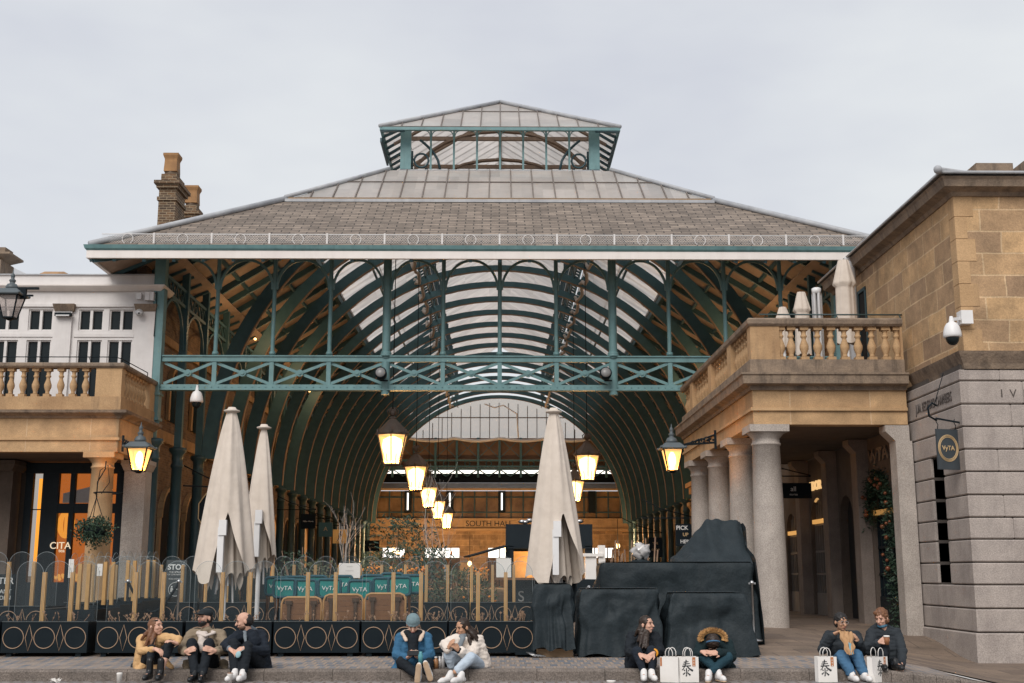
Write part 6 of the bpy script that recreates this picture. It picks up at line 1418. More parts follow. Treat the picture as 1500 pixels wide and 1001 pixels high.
# ================================================================= people
def blob(name, prims, m, parent, vox=.012, sm=3, wr=0.0, wsc=14, seed=0):
    b = MB()
    for p in prims:
        if p[0] == 'c':
            _, a, c, ra, rb_ = p; a, c = V(a), V(c); b.ball(a, ra, 14, 10); b.ball(c, rb_, 14, 10)
            d = c-a
            if d.length > 1e-4: b.cyl(a, c, ra, rb_, n=14)
        elif p[0] == 'e':
            b.ball(p[1], p[2], 18, 14, rot=(p[3] if len(p) > 3 else None))
    o = b.build('tmp', m, None); r_ = o.modifiers.new('r', 'REMESH'); r_.mode = 'VOXEL'; r_.voxel_size = vox; r_.use_smooth_shade = True
    s = o.modifiers.new('s', 'SMOOTH'); s.iterations = sm; s.factor = .5
    COL.objects.unlink(o); me = evalmesh(o)
    if wr:
        off = V((seed*3.1, seed*1.7, 0))
        nrm = [v.normal.copy() for v in me.vertices]
        for v, vn in zip(me.vertices, nrm):
            c = v.co; n_ = NZ.noise(c*wsc+off)+.5*NZ.noise(c*wsc*2.3+off); n2 = NZ.noise(V((c.x*wsc*.8, c.y*wsc*.8, c.z*wsc*2.2))+off)
            v.co = c+vn*wr*(n_*.6+n2)
    me.polygons.foreach_set('use_smooth', [True]*len(me.polygons)); me.materials.clear(); me.materials.append(m)
    q = bpy.data.objects.new(name, me); COL.objects.link(q); q.parent = parent; return q
skins = [mat('skin_fair', (.62, .37, .27), (.55, .31, .22), sc=20, rough=.55), mat('skin_tan', (.52, .29, .18), (.46, .25, .15), sc=20, rough=.55)]
lipm = mat('lips', (.42, .15, .13), rough=.5); eyem = mat('eye_dark', (.03, .022, .018), rough=.3)
HB = mat('hair_black', (.010, .009, .009), (.02, .017, .015), sc=40, rough=.5); HBR = mat('hair_brown', (.032, .017, .010), (.018, .010, .006), sc=30, rough=.5)
HAB = mat('hair_auburn', (.20, .09, .04), (.12, .05, .025), sc=30, rough=.5); HDB = mat('hair_dark_blond', (.24, .13, .065), (.14, .075, .04), sc=30, rough=.5)
cl_ = {}
def cloth(n, c, c2=None, **k):
    cl_[n] = mat('cloth_'+n, c, c2, sc=k.pop('sc', 8), rough=.85, bump=.45, bsc=22, spec=.2); return cl_[n]
TAN = cloth('tan', (.62, .39, .19), (.54, .33, .155)); BLK = cloth('black', (.010, .013, .017), (.016, .02, .025)); NAVY = cloth('navy', (.016, .022, .032), (.011, .015, .022))
KHA = cloth('khaki', (.27, .215, .15), (.21, .165, .115)); SHIRT = cloth('shirt', (.62, .55, .49), (.54, .47, .42)); DEN = cloth('denim', (.05, .15, .26), (.035, .11, .20)); SHER = cloth('sherpa', (.68, .53, .42), (.58, .45, .35))
PUF = cloth('puffer', (.74, .66, .58), (.66, .58, .51)); PJ = cloth('pale_jeans', (.48, .55, .62), (.40, .48, .56)); BJ = cloth('blue_jeans', (.07, .16, .27), (.05, .12, .21)); GRY = cloth('grey_hoodie', (.20, .23, .25), (.15, .17, .19)); CHA = cloth('charcoal', (.035, .042, .048), (.025, .03, .036))
GREEN = cloth('dark_green_coat', (.012, .026, .030), (.009, .02, .023)); TJ = cloth('teal_jeans', (.02, .055, .075), (.014, .04, .055)); BEAN = cloth('beanie', (.20, .28, .30), (.14, .20, .22)); FUR = cloth('fur', (.62, .36, .14), (.36, .19, .08), sc=25)
WSH = mat('white_trainer', (.72, .70, .68), (.62, .6, .58), rough=.6); BOOT = mat('black_boot', (.012, .013, .014), rough=.3); SOLE = mat('tan_sole', (.58, .42, .28), (.48, .34, .22), sc=12, rough=.8); MASK = mat('face_mask', (.33, .52, .56), rough=.8)
Y0 = 16.62
class Pers:
    def __init__(s, px, label, skin):
        s.X = xt(px, 978, Y0); s.Z = .135; s.o = V((s.X, Y0, s.Z)); s.t = thing('person', label, 'person', s.o); s.sk = skin; s.px = px
        s.body = []; s.k = 0
    def J(s, px, py, dy): return P(px, py, Y0+dy)-s.o
    def G(s, px, dy, lift=0.0):
        p = P(px, 985, Y0+dy); z = zroad(p.x, p.y) if Y0+dy < kerby(p.x)-.1 else h(p.x, max(p.y, 17)); return V((p.x, p.y, z+lift))-s.o
    def head(s, px, py, dy, yaw, pitch, roll=0, sc=1.0):
        s.hc = s.J(px, py, dy); m = M.Rotation(R(yaw), 3, 'Z') @ M.Rotation(R(pitch), 3, 'X') @ M.Rotation(R(roll), 3, 'Y')
        # local: forward = -Y, up = Z, right(image) = X ; pitch>0 tips the face down
        s.hm = m; s.f = m @ V((0, -1, 0)); s.u = m @ V((0, 0, 1)); s.r = m @ V((1, 0, 0)); s.sc = sc; c = s.hc; k = sc
        e = lambda o, rr: ('e', c+s.r*o[0]*k+s.f*o[1]*k+s.u*o[2]*k, (rr[0]*k, rr[1]*k, rr[2]*k), m)
        s.body += [e((0, -.008, .022), (.076, .094, .092)), e((0, .022, -.045), (.057, .066, .066)), e((0, .052, -.088), (.026, .028, .024)), e((0, .030, -.01), (.064, .062, .075)),
                   ('c', c+s.f*.088*k+s.u*.012*k, c+s.f*.112*k-s.u*.026*k, .009*k, .0145*k), e((-.078, -.008, -.01), (.012, .02, .03)), e((.078, -.008, -.01), (.012, .02, .03)), e((0, .082, -.058), (.022, .012, .010)), e((-.03, .078, .030), (.024, .014, .008)), e((.03, .078, .030), (.024, .014, .008)), e((-.035, .066, -.025), (.022, .022, .02)), e((.035, .066, -.025), (.022, .022, .02))]
        # eyes, brows, mouth
        b = MB()
        for q in (-1, 1): b.ball(c+s.r*q*.031*k+s.f*.0865*k+s.u*.010*k, (.012*k, .008*k, .0062*k), 8, 6, rot=m)
        b.build('eye', eyem, s.t)
        s.eb = [(c+s.r*q*.012*k+s.f*.096*k+s.u*.031*k, c+s.r*q*.048*k+s.f*.080*k+s.u*.033*k) for q in (-1, 1)]
        b = MB(); b.tube([c+s.r*x*k+s.f*(.0955-.35*x*x*9)*k-s.u*.057*k for x in (-.02, -.01, 0, .01, .02)], .0048*k, 5); b.build('mouth', lipm, s.t)
    def brow(s, m):
        b = MB()
        for a, c in s.eb: b.bar(a, c, .010, .007)
        b.build('eyebrow', m, s.t)
    def torso(s, pel, chest, neck, shL, shR, w_=.15):
        s.pel, s.ch, s.nk, s.shL, s.shR = pel, chest, neck, shL, shR
        s.body += [('e', pel, (.15, .11, .10)), ('c', pel, chest, .11, .12), ('c', chest, (shL+shR)/2, .11, .075), ('c', shL, shR, .055, .055), ('c', (shL+shR)/2, s.hc-s.u*.07-s.f*.02, .058, .05)]
    def arm(s, sh, el, wr_, r0=.046):
        s.body += [('c', sh, el, r0, .037), ('c', el, wr_, .036, .026)]
    def hand(s, wr_, tip, up, side=1, curl=.5, spread=.2):
        """palm from wrist toward tip; up = back of hand direction; side = which side the thumb leaves"""
        d = (V(tip)-V(wr_)).normalized(); n_ = (V(up)-d*V(up).dot(d)).normalized(); x = d.cross(n_)*side
        w = V(wr_); s.body += [('c', w, w+d*.05, .024, .024)]
        for k in range(4):
            off = (k-1.5)*.0205; b0 = w+d*.055+x*off; L_ = (.036, .041, .038, .030)[k]
            s.body += [('c', w+d*.015+x*off*.6, b0+d*.025, .014, .0105)]
            p = b0+d*.025; a = curl*.6; dd = d
            for q in range(3):
                dd = (d*cos(a)-n_*sin(a)+x*off*spread*3).normalized(); p2 = p+dd*L_*(1, .72, .55)[q]; s.body += [('c', p, p2, .0092-.0006*q, .0088-.0008*q)]; p = p2; a += curl*1.1
        t0 = w+d*.012-x*.022; t1 = t0+(d*.7-x*.75-n_*.15).normalized()*.042; t2 = t1+(d*.95-x*.2-n_*.3).normalized()*.032; s.body += [('c', t0, t1, .0135, .0105), ('c', t1, t2, .0105, .0085)]
    def leg(s, hip, kn, an):
        s.body += [('c', hip, kn, .07, .05), ('c', kn, an, .048, .033)]
    def shoe(s, an, d, m, L_=.25, hi=0.0, up=(0, 0, 1), name='shoe', sole=None):
        d = V(d).normalized(); an = V(an); u = V(up).normalized(); x = d.cross(u); base = an-u*.05
        s.body += [('c', an, an-u*.03, .033, .032), ('c', an-u*.03, an-u*.03+d*.13, .03, .024)]
        pr = [('c', base-d*.035, base+d*.04, .040, .042), ('c', base+d*.04+u*.006, base+d*(L_-.10), .044, .040), ('c', base+d*(L_-.11)-u*.006, base+d*(L_-.065)-u*.008, .043, .032), ('c', base+u*.01, an+u*(.02+hi), .047, .045), ('c', base+d*.06+u*.004, an+u*.015, .040, .045)]
        o = blob(name, pr, m, s.t, .009, 2)
        for v in o.data.vertices:
            hgt = (v.co-(base-u*.038)).dot(u)
            if hgt < 0: v.co -= u*hgt
        if sole:
            pr = [('c', base-d*.03-u*.036, base+d*(L_-.07)-u*.036, .038, .036)]; q = blob('sole', pr, sole, o, .009, 1)
            for v in q.data.vertices:
                hg = (v.co-(base-u*.036)).dot(u); v.co -= u*hg*(.70)
        return o
    def finish(s, wr=.0):
        blob('body', s.body, s.sk, s.t, .0062, 2)
    def wear(s, name, prims, m, vox=.012, sm=3, wr=.006, wsc=14):
        s.k += 1; return blob(name, prims, m, s.t, vox, sm, wr, wsc, seed=s.k+s.px*.01)
    def jacket(s, arms, m, tr=.145, sl=.062, hem=0.0, name='jacket', neckr=.07, wr=.008, low=0.0, extra=()):
        sc_ = (s.shL+s.shR)/2; x = V((1, 0, 0))*.06
        pr = [('c', s.pel+x, s.ch+x, tr-.01, tr-.02), ('c', s.pel-x, s.ch-x, tr-.01, tr-.02), ('c', s.ch-x*.8, s.shL.lerp(s.shR, .25), tr-.025, .075), ('c', s.ch+x*.8, s.shL.lerp(s.shR, .75), tr-.025, .075), ('c', s.shL, s.shR, sl+.008, sl+.008), ('c', sc_, s.nk, .085, neckr)]
        for (sh, el, w, cut) in arms: pr += [('c', sh, el, sl+.008, sl-.006), ('c', el, V(el).lerp(V(w), cut), sl-.006, sl-.018)]
        if hem: pr += [('c', s.pel+V((.08, 0, -.02)), s.pel+V((.08, .05, -.02-hem)), tr*.9, tr*.75), ('c', s.pel+V((-.08, 0, -.02)), s.pel+V((-.08, .05, -.02-hem)), tr*.9, tr*.75)]
        return s.wear(name, pr+list(extra), m, .0115, 2, wr, 13)
    def trousers(s, legs, m, r0=.088, r1=.066, r2=.052, cut=.93, wr=.006, name='trousers'):
        pr = [('e', s.pel, (.17, .14, .11))]
        for (hip, kn, an) in legs: pr += [('c', hip, kn, r0, r1), ('c', kn, V(kn).lerp(V(an), cut), r1, r2)]
        return s.wear(name, pr, m, .0115, 2, wr, 15)
    def hair_short(s, m, k=1.0, up=.024, back=.016, extra=(), name='hair', rr=(.084, .098, .100), wr=.006):
        c = s.hc; pr = [('e', c-s.f*back+s.u*up, tuple(x*k for x in rr), s.hm), ('e', c-s.f*(back+.02)-s.u*.01, (.078*k, .08*k, .09*k), s.hm)]
        for (o, rad) in extra: pr.append(('e', c+s.r*o[0]+s.f*o[1]+s.u*o[2], rad, s.hm))
        return blob(name, pr, m, s.t, .009, 2, wr, 40, s.k)
    def hair_long(s, m, ends, k=1.0, rad=.03, seed=0, top=(.084, .098, .102), back=.018, wr=.006, r2=None):
        c = s.hc; r_ = random.Random(seed); pr = [('e', c-s.f*back+s.u*.022, tuple(x*k for x in top), s.hm), ('e', c-s.f*.035-s.u*.03, (.078, .075, .10), s.hm)]
        for (o, e_) in ends:
            a = c+s.r*o[0]+s.f*o[1]+s.u*o[2]; e_ = V(e_); mid = a.lerp(e_, .5)+V((r_.uniform(-.012, .012), -.012, 0)); pr += [('c', a, mid, rad, rad*.95), ('c', mid, e_, rad*.95, (r2 or rad*.5))]
        return blob('hair', pr, m, s.t, .0095, 1, wr, 30, seed)
# ---- 1 woman, tan coat
p = Pers(222, 'woman in a long tan coat and black boots, sunglasses on her auburn hair', skins[0]); J = p.J
p.head(228, 918, -.10, 62, -6); p.torso(J(216, 974, .02), J(219, 952, -.02), J(223, 932, -.06), J(207, 937, .03), J(243, 935, -.10))
eL, eR = J(206, 954, -.20), J(261, 937, -.30); hL, hR = J(228, 951, -.40), J(259, 943, -.42)
p.arm(p.shL, eL, hL); p.arm(p.shR, eR, hR); p.hand(hL, J(240, 957, -.46), (0, -.3, 1), 1, .5); p.hand(hR, J(252, 940, -.46), (0, -.2, 1), -1, .4)
kL, kR = J(222, 951, -.30), J(249, 944, -.34); aL, aR = p.G(219, -.46, .12), p.G(235, -.50, .12)
p.leg(J(211, 974, 0), kL, aL); p.leg(J(226, 973, 0), kR, aR); p.shoe(aL, (-.05, -1, 0), BOOT, hi=.13, name='boot'); p.shoe(aR, (.1, -1, 0), BOOT, hi=.13, name='boot')
p.finish(); p.jacket([(p.shL, eL, hL, .78), (p.shR, eR, hR, .7)], TAN, name='coat', extra=[('c', J(208, 976, .02), J(200, 987, -.12), .10, .05), ('c', J(230, 978, -.05), J(243, 988, -.25), .08, .04), ('c', J(214, 972, -.08), J(198, 986, -.22), .06, .03), ('c', J(238, 965, -.12), J(252, 978, -.22), .05, .03)])
p.trousers([(J(211, 974, 0), kL, aL), (J(226, 973, 0), kR, aR)], BLK, cut=.42, r1=.062, r2=.055, name='skirt')
p.hair_long(HAB, [((-.05, -.03, -.03), J(207, 937, -.10)), ((.02, -.06, -.04), J(213, 944, -.16)), ((-.02, .01, -.05), J(220, 948, -.24)), ((.03, -.02, -.05), J(226, 945, -.22)), ((-.06, -.0, -.02), J(214, 946, -.20))], seed=1); p.brow(HAB)
b = MB(); c = p.hc+p.u*.075+p.f*.05
for q in (-1, 1): b.ball(c+p.r*q*.032, (.026, .02, .012), 8, 6, rot=p.hm)
b.bar(c-p.r*.07-p.f*.06, c-p.r*.05, .008, .008); b.bar(c+p.r*.07-p.f*.06, c+p.r*.05, .008, .008); b.build('sunglasses', winglass, p.t)
b = MB(); b.tube([J(228, 934, -.22), J(223, 945, -.24), J(210, 960, -.12)], .008, 4); b.build('bag_strap', BLK, p.t)
t = thing('shoulder_bag', 'small black shoulder bag at the hip of the woman in the tan coat', 'bag', P(197, 977, 16.85)); blob('bag_body', [('e', (0, 0, 0), (.05, .09, .07)), ('e', (-.0, 0, -.04), (.05, .09, .04))], BOOT, t, .012)
# ---- 2 man with cap
p = Pers(301, 'bearded man in a black cap and khaki jacket hugging his black knees', skins[0]); J = p.J
p.head(300, 905, -.02, -28, -4); p.torso(J(300, 972, .06), J(301, 946, .05), J(303, 924, .0), J(281, 930, .02), J(322, 930, .02))
eL, eR = J(267, 951, -.10), J(331, 951, -.10); hL, hR = J(272, 955, -.40), J(315, 954, -.40)
p.arm(p.shL, eL, hL); p.arm(p.shR, eR, hR); p.hand(hL, J(286, 949, -.49), (-.1, -1, .3), -1, .2); p.hand(hR, J(299, 949, -.49), (.1, -1, .3), 1, .2)
kL, kR = J(281, 943, -.30), J(306, 943, -.30); aL, aR = p.G(285, -.48, .10), p.G(297, -.48, .10)
hpL, hpR = J(290, 973, .03), J(311, 973, .03)
p.leg(hpL, kL, aL); p.leg(hpR, kR, aR); p.shoe(aL, (-.08, -1, 0), BOOT, name='boot'); p.shoe(aR, (.08, -1, 0), BOOT, name='boot')
p.finish(); p.jacket([(p.shL, eL, hL, .85), (p.shR, eR, hR, .85)], KHA, tr=.16, sl=.072, wr=.011, extra=[('c', J(274, 972, .0), J(272, 988, -.1), .06, .04), ('c', J(328, 972, .0), J(330, 985, -.1), .06, .04)])
p.trousers([(hpL, kL, aL), (hpR, kR, aR)], BLK, r0=.10, r1=.074, r2=.055)
p.wear('shirt', [('c', J(298, 933, -.10), J(296, 950, -.14), .065, .07), ('c', J(294, 930, -.08), J(300, 930, -.08), .05, .05)], SHIRT, wr=.003)
p.wear('collar', [('c', J(289, 928, -.09), J(301, 932, -.17), .022, .02), ('c', J(301, 932, -.17), J(314, 927, -.09), .02, .022), ('c', J(313, 927, -.06), J(303, 923, .08), .025, .025), ('c', J(290, 927, -.06), J(301, 923, .08), .025, .025)], SHIRT, .009, 1, .002)
p.hair_short(HB, .95, up=.0, back=.03); p.brow(HB)
c = p.hc; blob('beard', [('e', c+p.f*.038-p.u*.068, (.060, .060, .046), p.hm), ('e', c+p.f*.055-p.u*.095, (.034, .036, .028), p.hm), ('e', c-p.u*.03+p.f*.0, (.0745, .03, .05), p.hm)], HB, p.t, .007, 1)
cm_ = mat('cap_cloth', (.012, .018, .022), rough=.85)
blob('cap', [('e', c-p.f*.012+p.u*.062, (.092, .105, .062), p.hm), ('e', c-p.f*.012+p.u*.04, (.09, .104, .03), p.hm), ('e', c+p.f*.12+p.u*.045, (.062, .07, .012), p.hm)], cm_, p.t, .008, 2)
# ---- 3 man, dark jacket, grey hood
p = Pers(370, 'balding man in a dark jacket with a grey hood, turned left, holding a blue mask', skins[0]); J = p.J
p.head(357, 910, -.06, -68, 14); p.torso(J(374, 974, .06), J(371, 950, .05), J(366, 928, .02), J(349, 932, -.10), J(382, 931, .12))
eL, eR = J(329, 946, -.18), J(389, 955, -.10); hL, hR = J(337, 951, -.40), J(358, 949, -.40)
p.arm(p.shL, eL, hL); p.arm(p.shR, eR, hR); p.hand(hL, J(348, 958, -.46), (0, -.5, 1), 1, .5); p.hand(hR, J(345, 955, -.47), (0, -.6, 1), -1, .5)
kL, kR = J(342, 944, -.30), J(362, 948, -.34); aL, aR = p.G(344, -.50, .11), p.G(356, -.50, .11); hpL, hpR = J(366, 975, .02), J(383, 975, .02)
p.leg(hpL, kL, aL); p.leg(hpR, kR, aR); p.shoe(aL, (-.35, -1, 0), WSH, hi=.015, name='trainer'); p.shoe(aR, (-.1, -1, 0), WSH, hi=.015, name='trainer')
p.finish(); p.jacket([(p.shL, eL, hL, .72), (p.shR, eR, hR, .72)], NAVY, tr=.17, sl=.074, wr=.010, extra=[('c', J(367, 930, -.03), J(372, 940, -.06), .085, .10), ('c', J(384, 968, .10), J(392, 980, .05), .12, .07)])
p.trousers([(hpL, kL, aL), (hpR, kR, aR)], BLK, r0=.10, r1=.078, r2=.06, cut=.88)
p.wear('hood', [('c', J(366, 921, .04), J(372, 926, .12), .045, .06), ('c', J(358, 927, -.10), J(360, 940, -.16), .03, .02), ('c', J(366, 918, .06), J(360, 926, -.06), .035, .03)], GRY, .009, 2, .003)
p.wear('cuff', [('c', V(eL).lerp(hL, .70), V(eL).lerp(hL, .88), .044, .040)], GRY, .008, 1, .002); p.wear('cuff', [('c', V(eR).lerp(hR, .68), V(eR).lerp(hR, .84), .044, .040)], GRY, .008, 1, .002)
p.hair_short(HB, .93, up=-.004, back=.038); p.brow(HB); c = p.hc; blob('stubble', [('e', c+p.f*.03-p.u*.07, (.058, .058, .042), p.hm)], mat('stubble', (.16, .09, .06), rough=.8), p.t, .007, 1)
b = MB(); q = J(349, 959, -.50); b.ball(q, (.035, .012, .045), 10, 8, rot=M.Rotation(.4, 3, 'Y')); b.tube([q+V((.02, 0, .03)), q+V((.07, 0, .06)), q+V((.05, 0, .09))], .003, 4); t = b.build('face_mask', MASK); t.location = p.o; tag(t, 'pale blue face mask held by the balding man', 'face mask')
# ---- 4 man, beanie, denim
p = Pers(604, 'man in a grey-blue beanie and denim jacket looking down at his phone', skins[0]); J = p.J
p.head(605, 915, -.08, 4, 34); p.torso(J(601, 973, .10), J(603, 950, .06), J(605, 929, .0), J(587, 935, .03), J(624, 934, .03))
eL, eR = J(581, 960, -.06), J(631, 961, -.06); hL, hR = J(596, 964, -.28), J(617, 965, -.28)
p.arm(p.shL, eL, hL); p.arm(p.shR, eR, hR); p.hand(hL, J(606, 958, -.36), (-.3, .3, -1), -1, .8); p.hand(hR, J(611, 962, -.36), (.3, .3, -1), 1, .8)
kL, kR = J(588, 970, -.26), J(628, 972, -.24); hpL, hpR = J(592, 977, .08), J(612, 977, .08)
aL, aR = J(615, 984, -.46), J(626, 978, -.44)
p.leg(hpL, kL, J(610, 988, -.42)); p.leg(hpR, kR, J(624, 984, -.40))
p.shoe(J(613, 992, -.50), (.10, -.28, 1), WSH, up=(.1, .95, .28), name='shoe', sole=SOLE); p.shoe(J(629, 988, -.46), (-.32, -.28, 1), WSH, up=(-.1, .95, .28), name='shoe', sole=SOLE)
p.finish(); p.jacket([(p.shL, eL, hL, .88), (p.shR, eR, hR, .88)], DEN, tr=.165, sl=.074, wr=.010, extra=[('c', J(585, 974, .06), J(579, 980, .0), .08, .05)])
p.trousers([(hpL, kL, J(610, 988, -.42)), (hpR, kR, J(624, 984, -.40))], BLK, r0=.095, r1=.075, r2=.055)
p.wear('collar', [('c', J(590, 928, -.04), J(595, 938, -.14), .03, .024), ('c', J(620, 927, -.04), J(615, 938, -.14), .03, .024), ('c', J(591, 927, -.02), J(605, 922, .08), .03, .03), ('c', J(619, 926, -.02), J(605, 922, .08), .03, .03)], SHER, .010, 1, .006)
p.wear('hoodie', [('c', J(605, 934, -.09), J(605, 954, -.13), .075, .07), ('c', J(595, 928, -.04), J(615, 928, -.04), .05, .05)], BLK, wr=.004)
c = p.hc; blob('beard', [('e', c+p.f*.036-p.u*.075, (.056, .055, .045), p.hm)], HB, p.t, .007, 1); p.brow(HB)
blob('beanie', [('e', c-p.f*.012+p.u*.062, (.094, .104, .088), p.hm), ('e', c-p.f*.008+p.u*.035, (.098, .110, .035), p.hm)], BEAN, p.t, .008, 2, .003, 60)
b = MB(); q = J(607, 955, -.20); b.box((-.05, 0, -.02), (.05, .004, .02), M.Translation(q)); b.prism([q+V((-.05, -.002, -.03)), q+V((.05, -.002, -.03)), q+V((.045, -.002, .0)), q+V((.02, -.002, .03)), q+V((0, -.002, .01)), q+V((-.03, -.002, .02))], (0, .003, 0)); b.build('jumper_print', SHER, p.t)
b = MB(); q = J(605, 957, -.42); b.box((-.075, -.006, -.045), (.075, .006, .04), M.Translation(q) @ M.Rotation(R(-50), 4, 'X')); t = b.build('phone', BOOT); t.location = p.o; tag(t, 'dark phone in the hands of the man in the beanie', 'phone')
b = MB(); q = P(616, 965, 16.15); b.lathe([(.03, 0), (.033, .10), (.02, .13), (.02, .15)], (0, 0, -.06), 12); t = b.build('blue_bottle', mat('blue_plastic', (.10, .32, .36), rough=.3)); t.location = q; tag(t, 'short blue bottle held at the knee of the man in the beanie', 'bottle')
# ---- 5 woman, white puffer
p = Pers(690, 'long haired woman in a cream puffer jacket and pale jeans, hands clasped', skins[1]); J = p.J
p.head(678, 919, -.04, -50, 16); p.torso(J(697, 972, .12), J(691, 952, .06), J(684, 934, .0), J(670, 938, -.06), J(700, 939, .06))
eL, eR = J(652, 945, -.20), J(688, 962, -.20); hL, hR = J(656, 951, -.40), J(672, 953, -.40)
p.arm(p.shL, eL, hL); p.arm(p.shR, eR, hR); p.hand(hL, J(661, 940, -.46), (-.8, -.4, .3), 1, .35); p.hand(hR, J(662, 942, -.47), (.6, -.6, .2), -1, .4)
kL, kR = J(658, 961, -.28), J(690, 964, -.36); aL, aR = J(662, 979, -.22), J(667, 984, -.46); hpL, hpR = J(690, 976, .08), J(703, 977, .08)
p.leg(hpL, kL, aL); p.leg(hpR, kR, aR); p.shoe(J(660, 989, -.44), (-.75, -.7, -.1), WSH, name='trainer'); p.shoe(J(676, 990, -.46), (-.6, -.8, 0), WSH, name='trainer')
p.finish(); p.jacket([(p.shL, eL, hL, .85), (p.shR, eR, hR, .82)], PUF, tr=.165, sl=.084, wr=.013, name='puffer_jacket', extra=[('c', J(700, 968, .10), J(706, 975, .05), .11, .07)])
p.trousers([(hpL, kL, aL), (hpR, kR, aR)], PJ, r0=.095, r1=.078, r2=.055, cut=.86)
p.wear('cuff', [('c', V(eL).lerp(hL, .82), V(eL).lerp(hL, .96), .046, .042)], BLK, .008, 1, .002); p.wear('cuff', [('c', V(eR).lerp(hR, .80), V(eR).lerp(hR, .94), .046, .042)], BLK, .008, 1, .002)
p.wear('scarf', [('c', J(678, 935, -.12), J(672, 950, -.20), .035, .03), ('c', J(676, 933, -.10), J(690, 931, .02), .04, .045)], GRY, .010, 1, .004)
p.hair_long(HBR, [((.0, -.05, .0), J(697, 946, -.04)), ((.04, -.06, -.02), J(704, 942, .0)), ((-.0, -.04, -.04), J(690, 946, -.12)), ((.05, -.03, -.03), J(699, 938, -.10)), ((.0, -.08, .0), J(706, 936, .06))], seed=5, rad=.034); p.brow(HBR)
t = thing('rucksack', 'slumped black rucksack on the setts between the two people', 'rucksack', P(651, 972, 16.85)); blob('bag_body', [('e', (-.05, 0, .02), (.17, .12, .09)), ('e', (.06, .02, .09), (.12, .10, .08)), ('e', (-.12, 0, -.03), (.12, .1, .06))], BLK, t, .014, 2, .012); b = MB(); b.tube([(-.05, -.1, .1), (.0, -.13, .16), (.08, -.1, .17)], .012, 5); b.build('strap', BLK, t)
def bottle(px, Y, r_, hh, m, label, cat='bottle', cm=None):
    q = P(px, 978, Y); t = thing('drink_bottle', label, cat, (q.x, Y, .125), group='drinks beside the rucksack'); b = MB(); b.lathe([(r_, 0), (r_, hh*.72), (r_*.5, hh*.85), (r_*.5, hh)], (0, 0, 0), 14); b.build('bottle_body', m, t); b = MB(); b.cyl((0, 0, hh*.93), (0, 0, hh*1.03), r_*.6, n=10); b.build('bottle_cap', cm or WSH, t)
bottle(638.5, 16.45, .035, .15, mat('cola_cup', (.40, .20, .08), (.22, .10, .05), sc=20, rough=.4), 'brown patterned drink cup nearest the man with the phone', 'cup'); bottle(649, 16.48, .024, .20, alu, 'slim silver bottle beside the cream jacket woman'); bottle(644, 16.5, .028, .15, MATS['foil'], 'short grey can between the brown cup and silver bottle', 'can')
# ---- 6 woman in black
p = Pers(944, 'woman in black with long brown hair and an orange wristband, looking right', skins[0]); J = p.J
p.head(947, 915, -.06, 48, -2); p.torso(J(939, 972, .06), J(940, 950, .04), J(943, 930, .0), J(926, 933, .02), J(959, 933, .02))
eL, eR = J(921, 955, -.12), J(967, 954, -.12); hL, hR = J(937, 959, -.42), J(957, 957, -.42)
p.arm(p.shL, eL, hL); p.arm(p.shR, eR, hR); p.hand(hL, J(949, 963, -.48), (0, -.6, .8), -1, .4); p.hand(hR, J(947, 966, -.49), (0, -.8, .6), 1, .4)
kL, kR = J(933, 955, -.34), J(955, 954, -.34); aL, aR = p.G(943, -.50, .11), p.G(954.5, -.50, .11); hpL, hpR = J(930, 974, .02), J(950, 974, .02)
p.leg(hpL, kL, aL); p.leg(hpR, kR, aR); p.shoe(aL, (-.12, -1, 0), WSH, name='trainer'); p.shoe(aR, (.12, -1, 0), WSH, name='trainer')
p.finish(); p.jacket([(p.shL, eL, hL, .86), (p.shR, eR, hR, .78)], BLK, tr=.165, sl=.074, wr=.011, extra=[('c', J(924, 968, .04), J(921, 978, .0), .09, .06)])
p.trousers([(hpL, kL, aL), (hpR, kR, aR)], NAVY, r0=.10, r1=.074, r2=.044, cut=.90)
p.hair_long(HBR, [((-.05, -.02, -.02), J(934, 940, -.12)), ((-.02, .0, -.05), J(941, 950, -.24)), ((.0, .02, -.05), J(946, 950, -.26)), ((-.06, -.03, -.0), J(930, 932, -.05)), ((.03, -.0, -.05), J(949, 948, -.24)), ((-.03, -.04, -.04), J(937, 948, -.18))], seed=6); p.brow(HBR)
w = V(eR).lerp(hR, .88); d = (hR-eR).normalized(); x = d.orthogonal().normalized(); y = d.cross(x); b = MB(); b.tube([w+(x*cos(a)+y*sin(a))*.044 for a in [2*pi*k/18 for k in range(18)]], .014, 8, closed=True); b.build('wristband', mat('orange_band', (.90, .38, .02), rough=.5), p.t)
# ---- 7 fur hood, head down
p = Pers(1045, 'person slumped face down on crossed arms under a fur trimmed dark green hood', skins[0]); J = p.J
p.head(1044, 942, -.24, 0, 74); p.torso(J(1047, 972, .10), J(1046, 953, .04), J(1045, 938, -.08), J(1029, 944, -.06), J(1065, 944, -.06))
eL, eR = J(1021, 962, -.20), J(1071, 962, -.20); hL, hR = J(1030, 955, -.42), J(1052, 956, -.40)
p.arm(p.shL, eL, J(1040, 958, -.40)); p.arm(p.shR, eR, hR); p.hand(hL+V((-.02, 0, 0)), J(1046, 956, -.44), (0, -.6, .8), -1, .15); p.hand(hR+V((.03, 0, 0)), J(1036, 957, -.46), (0, -.8, .5), 1, .12)
kL, kR = J(1031, 963, -.32), J(1066, 963, -.32); aL, aR = p.G(1049, -.44, .14), p.G(1041, -.50, .12); hpL, hpR = J(1038, 975, .06), J(1058, 975, .06)
p.leg(hpL, kL, aL); p.leg(hpR, kR, aR); p.shoe(p.G(1052, -.46, .10), (.25, -1, 0), WSH, name='trainer', sole=SOLE); p.shoe(p.G(1038, -.52, .10), (-.25, -1, 0), WSH, name='trainer', sole=SOLE)
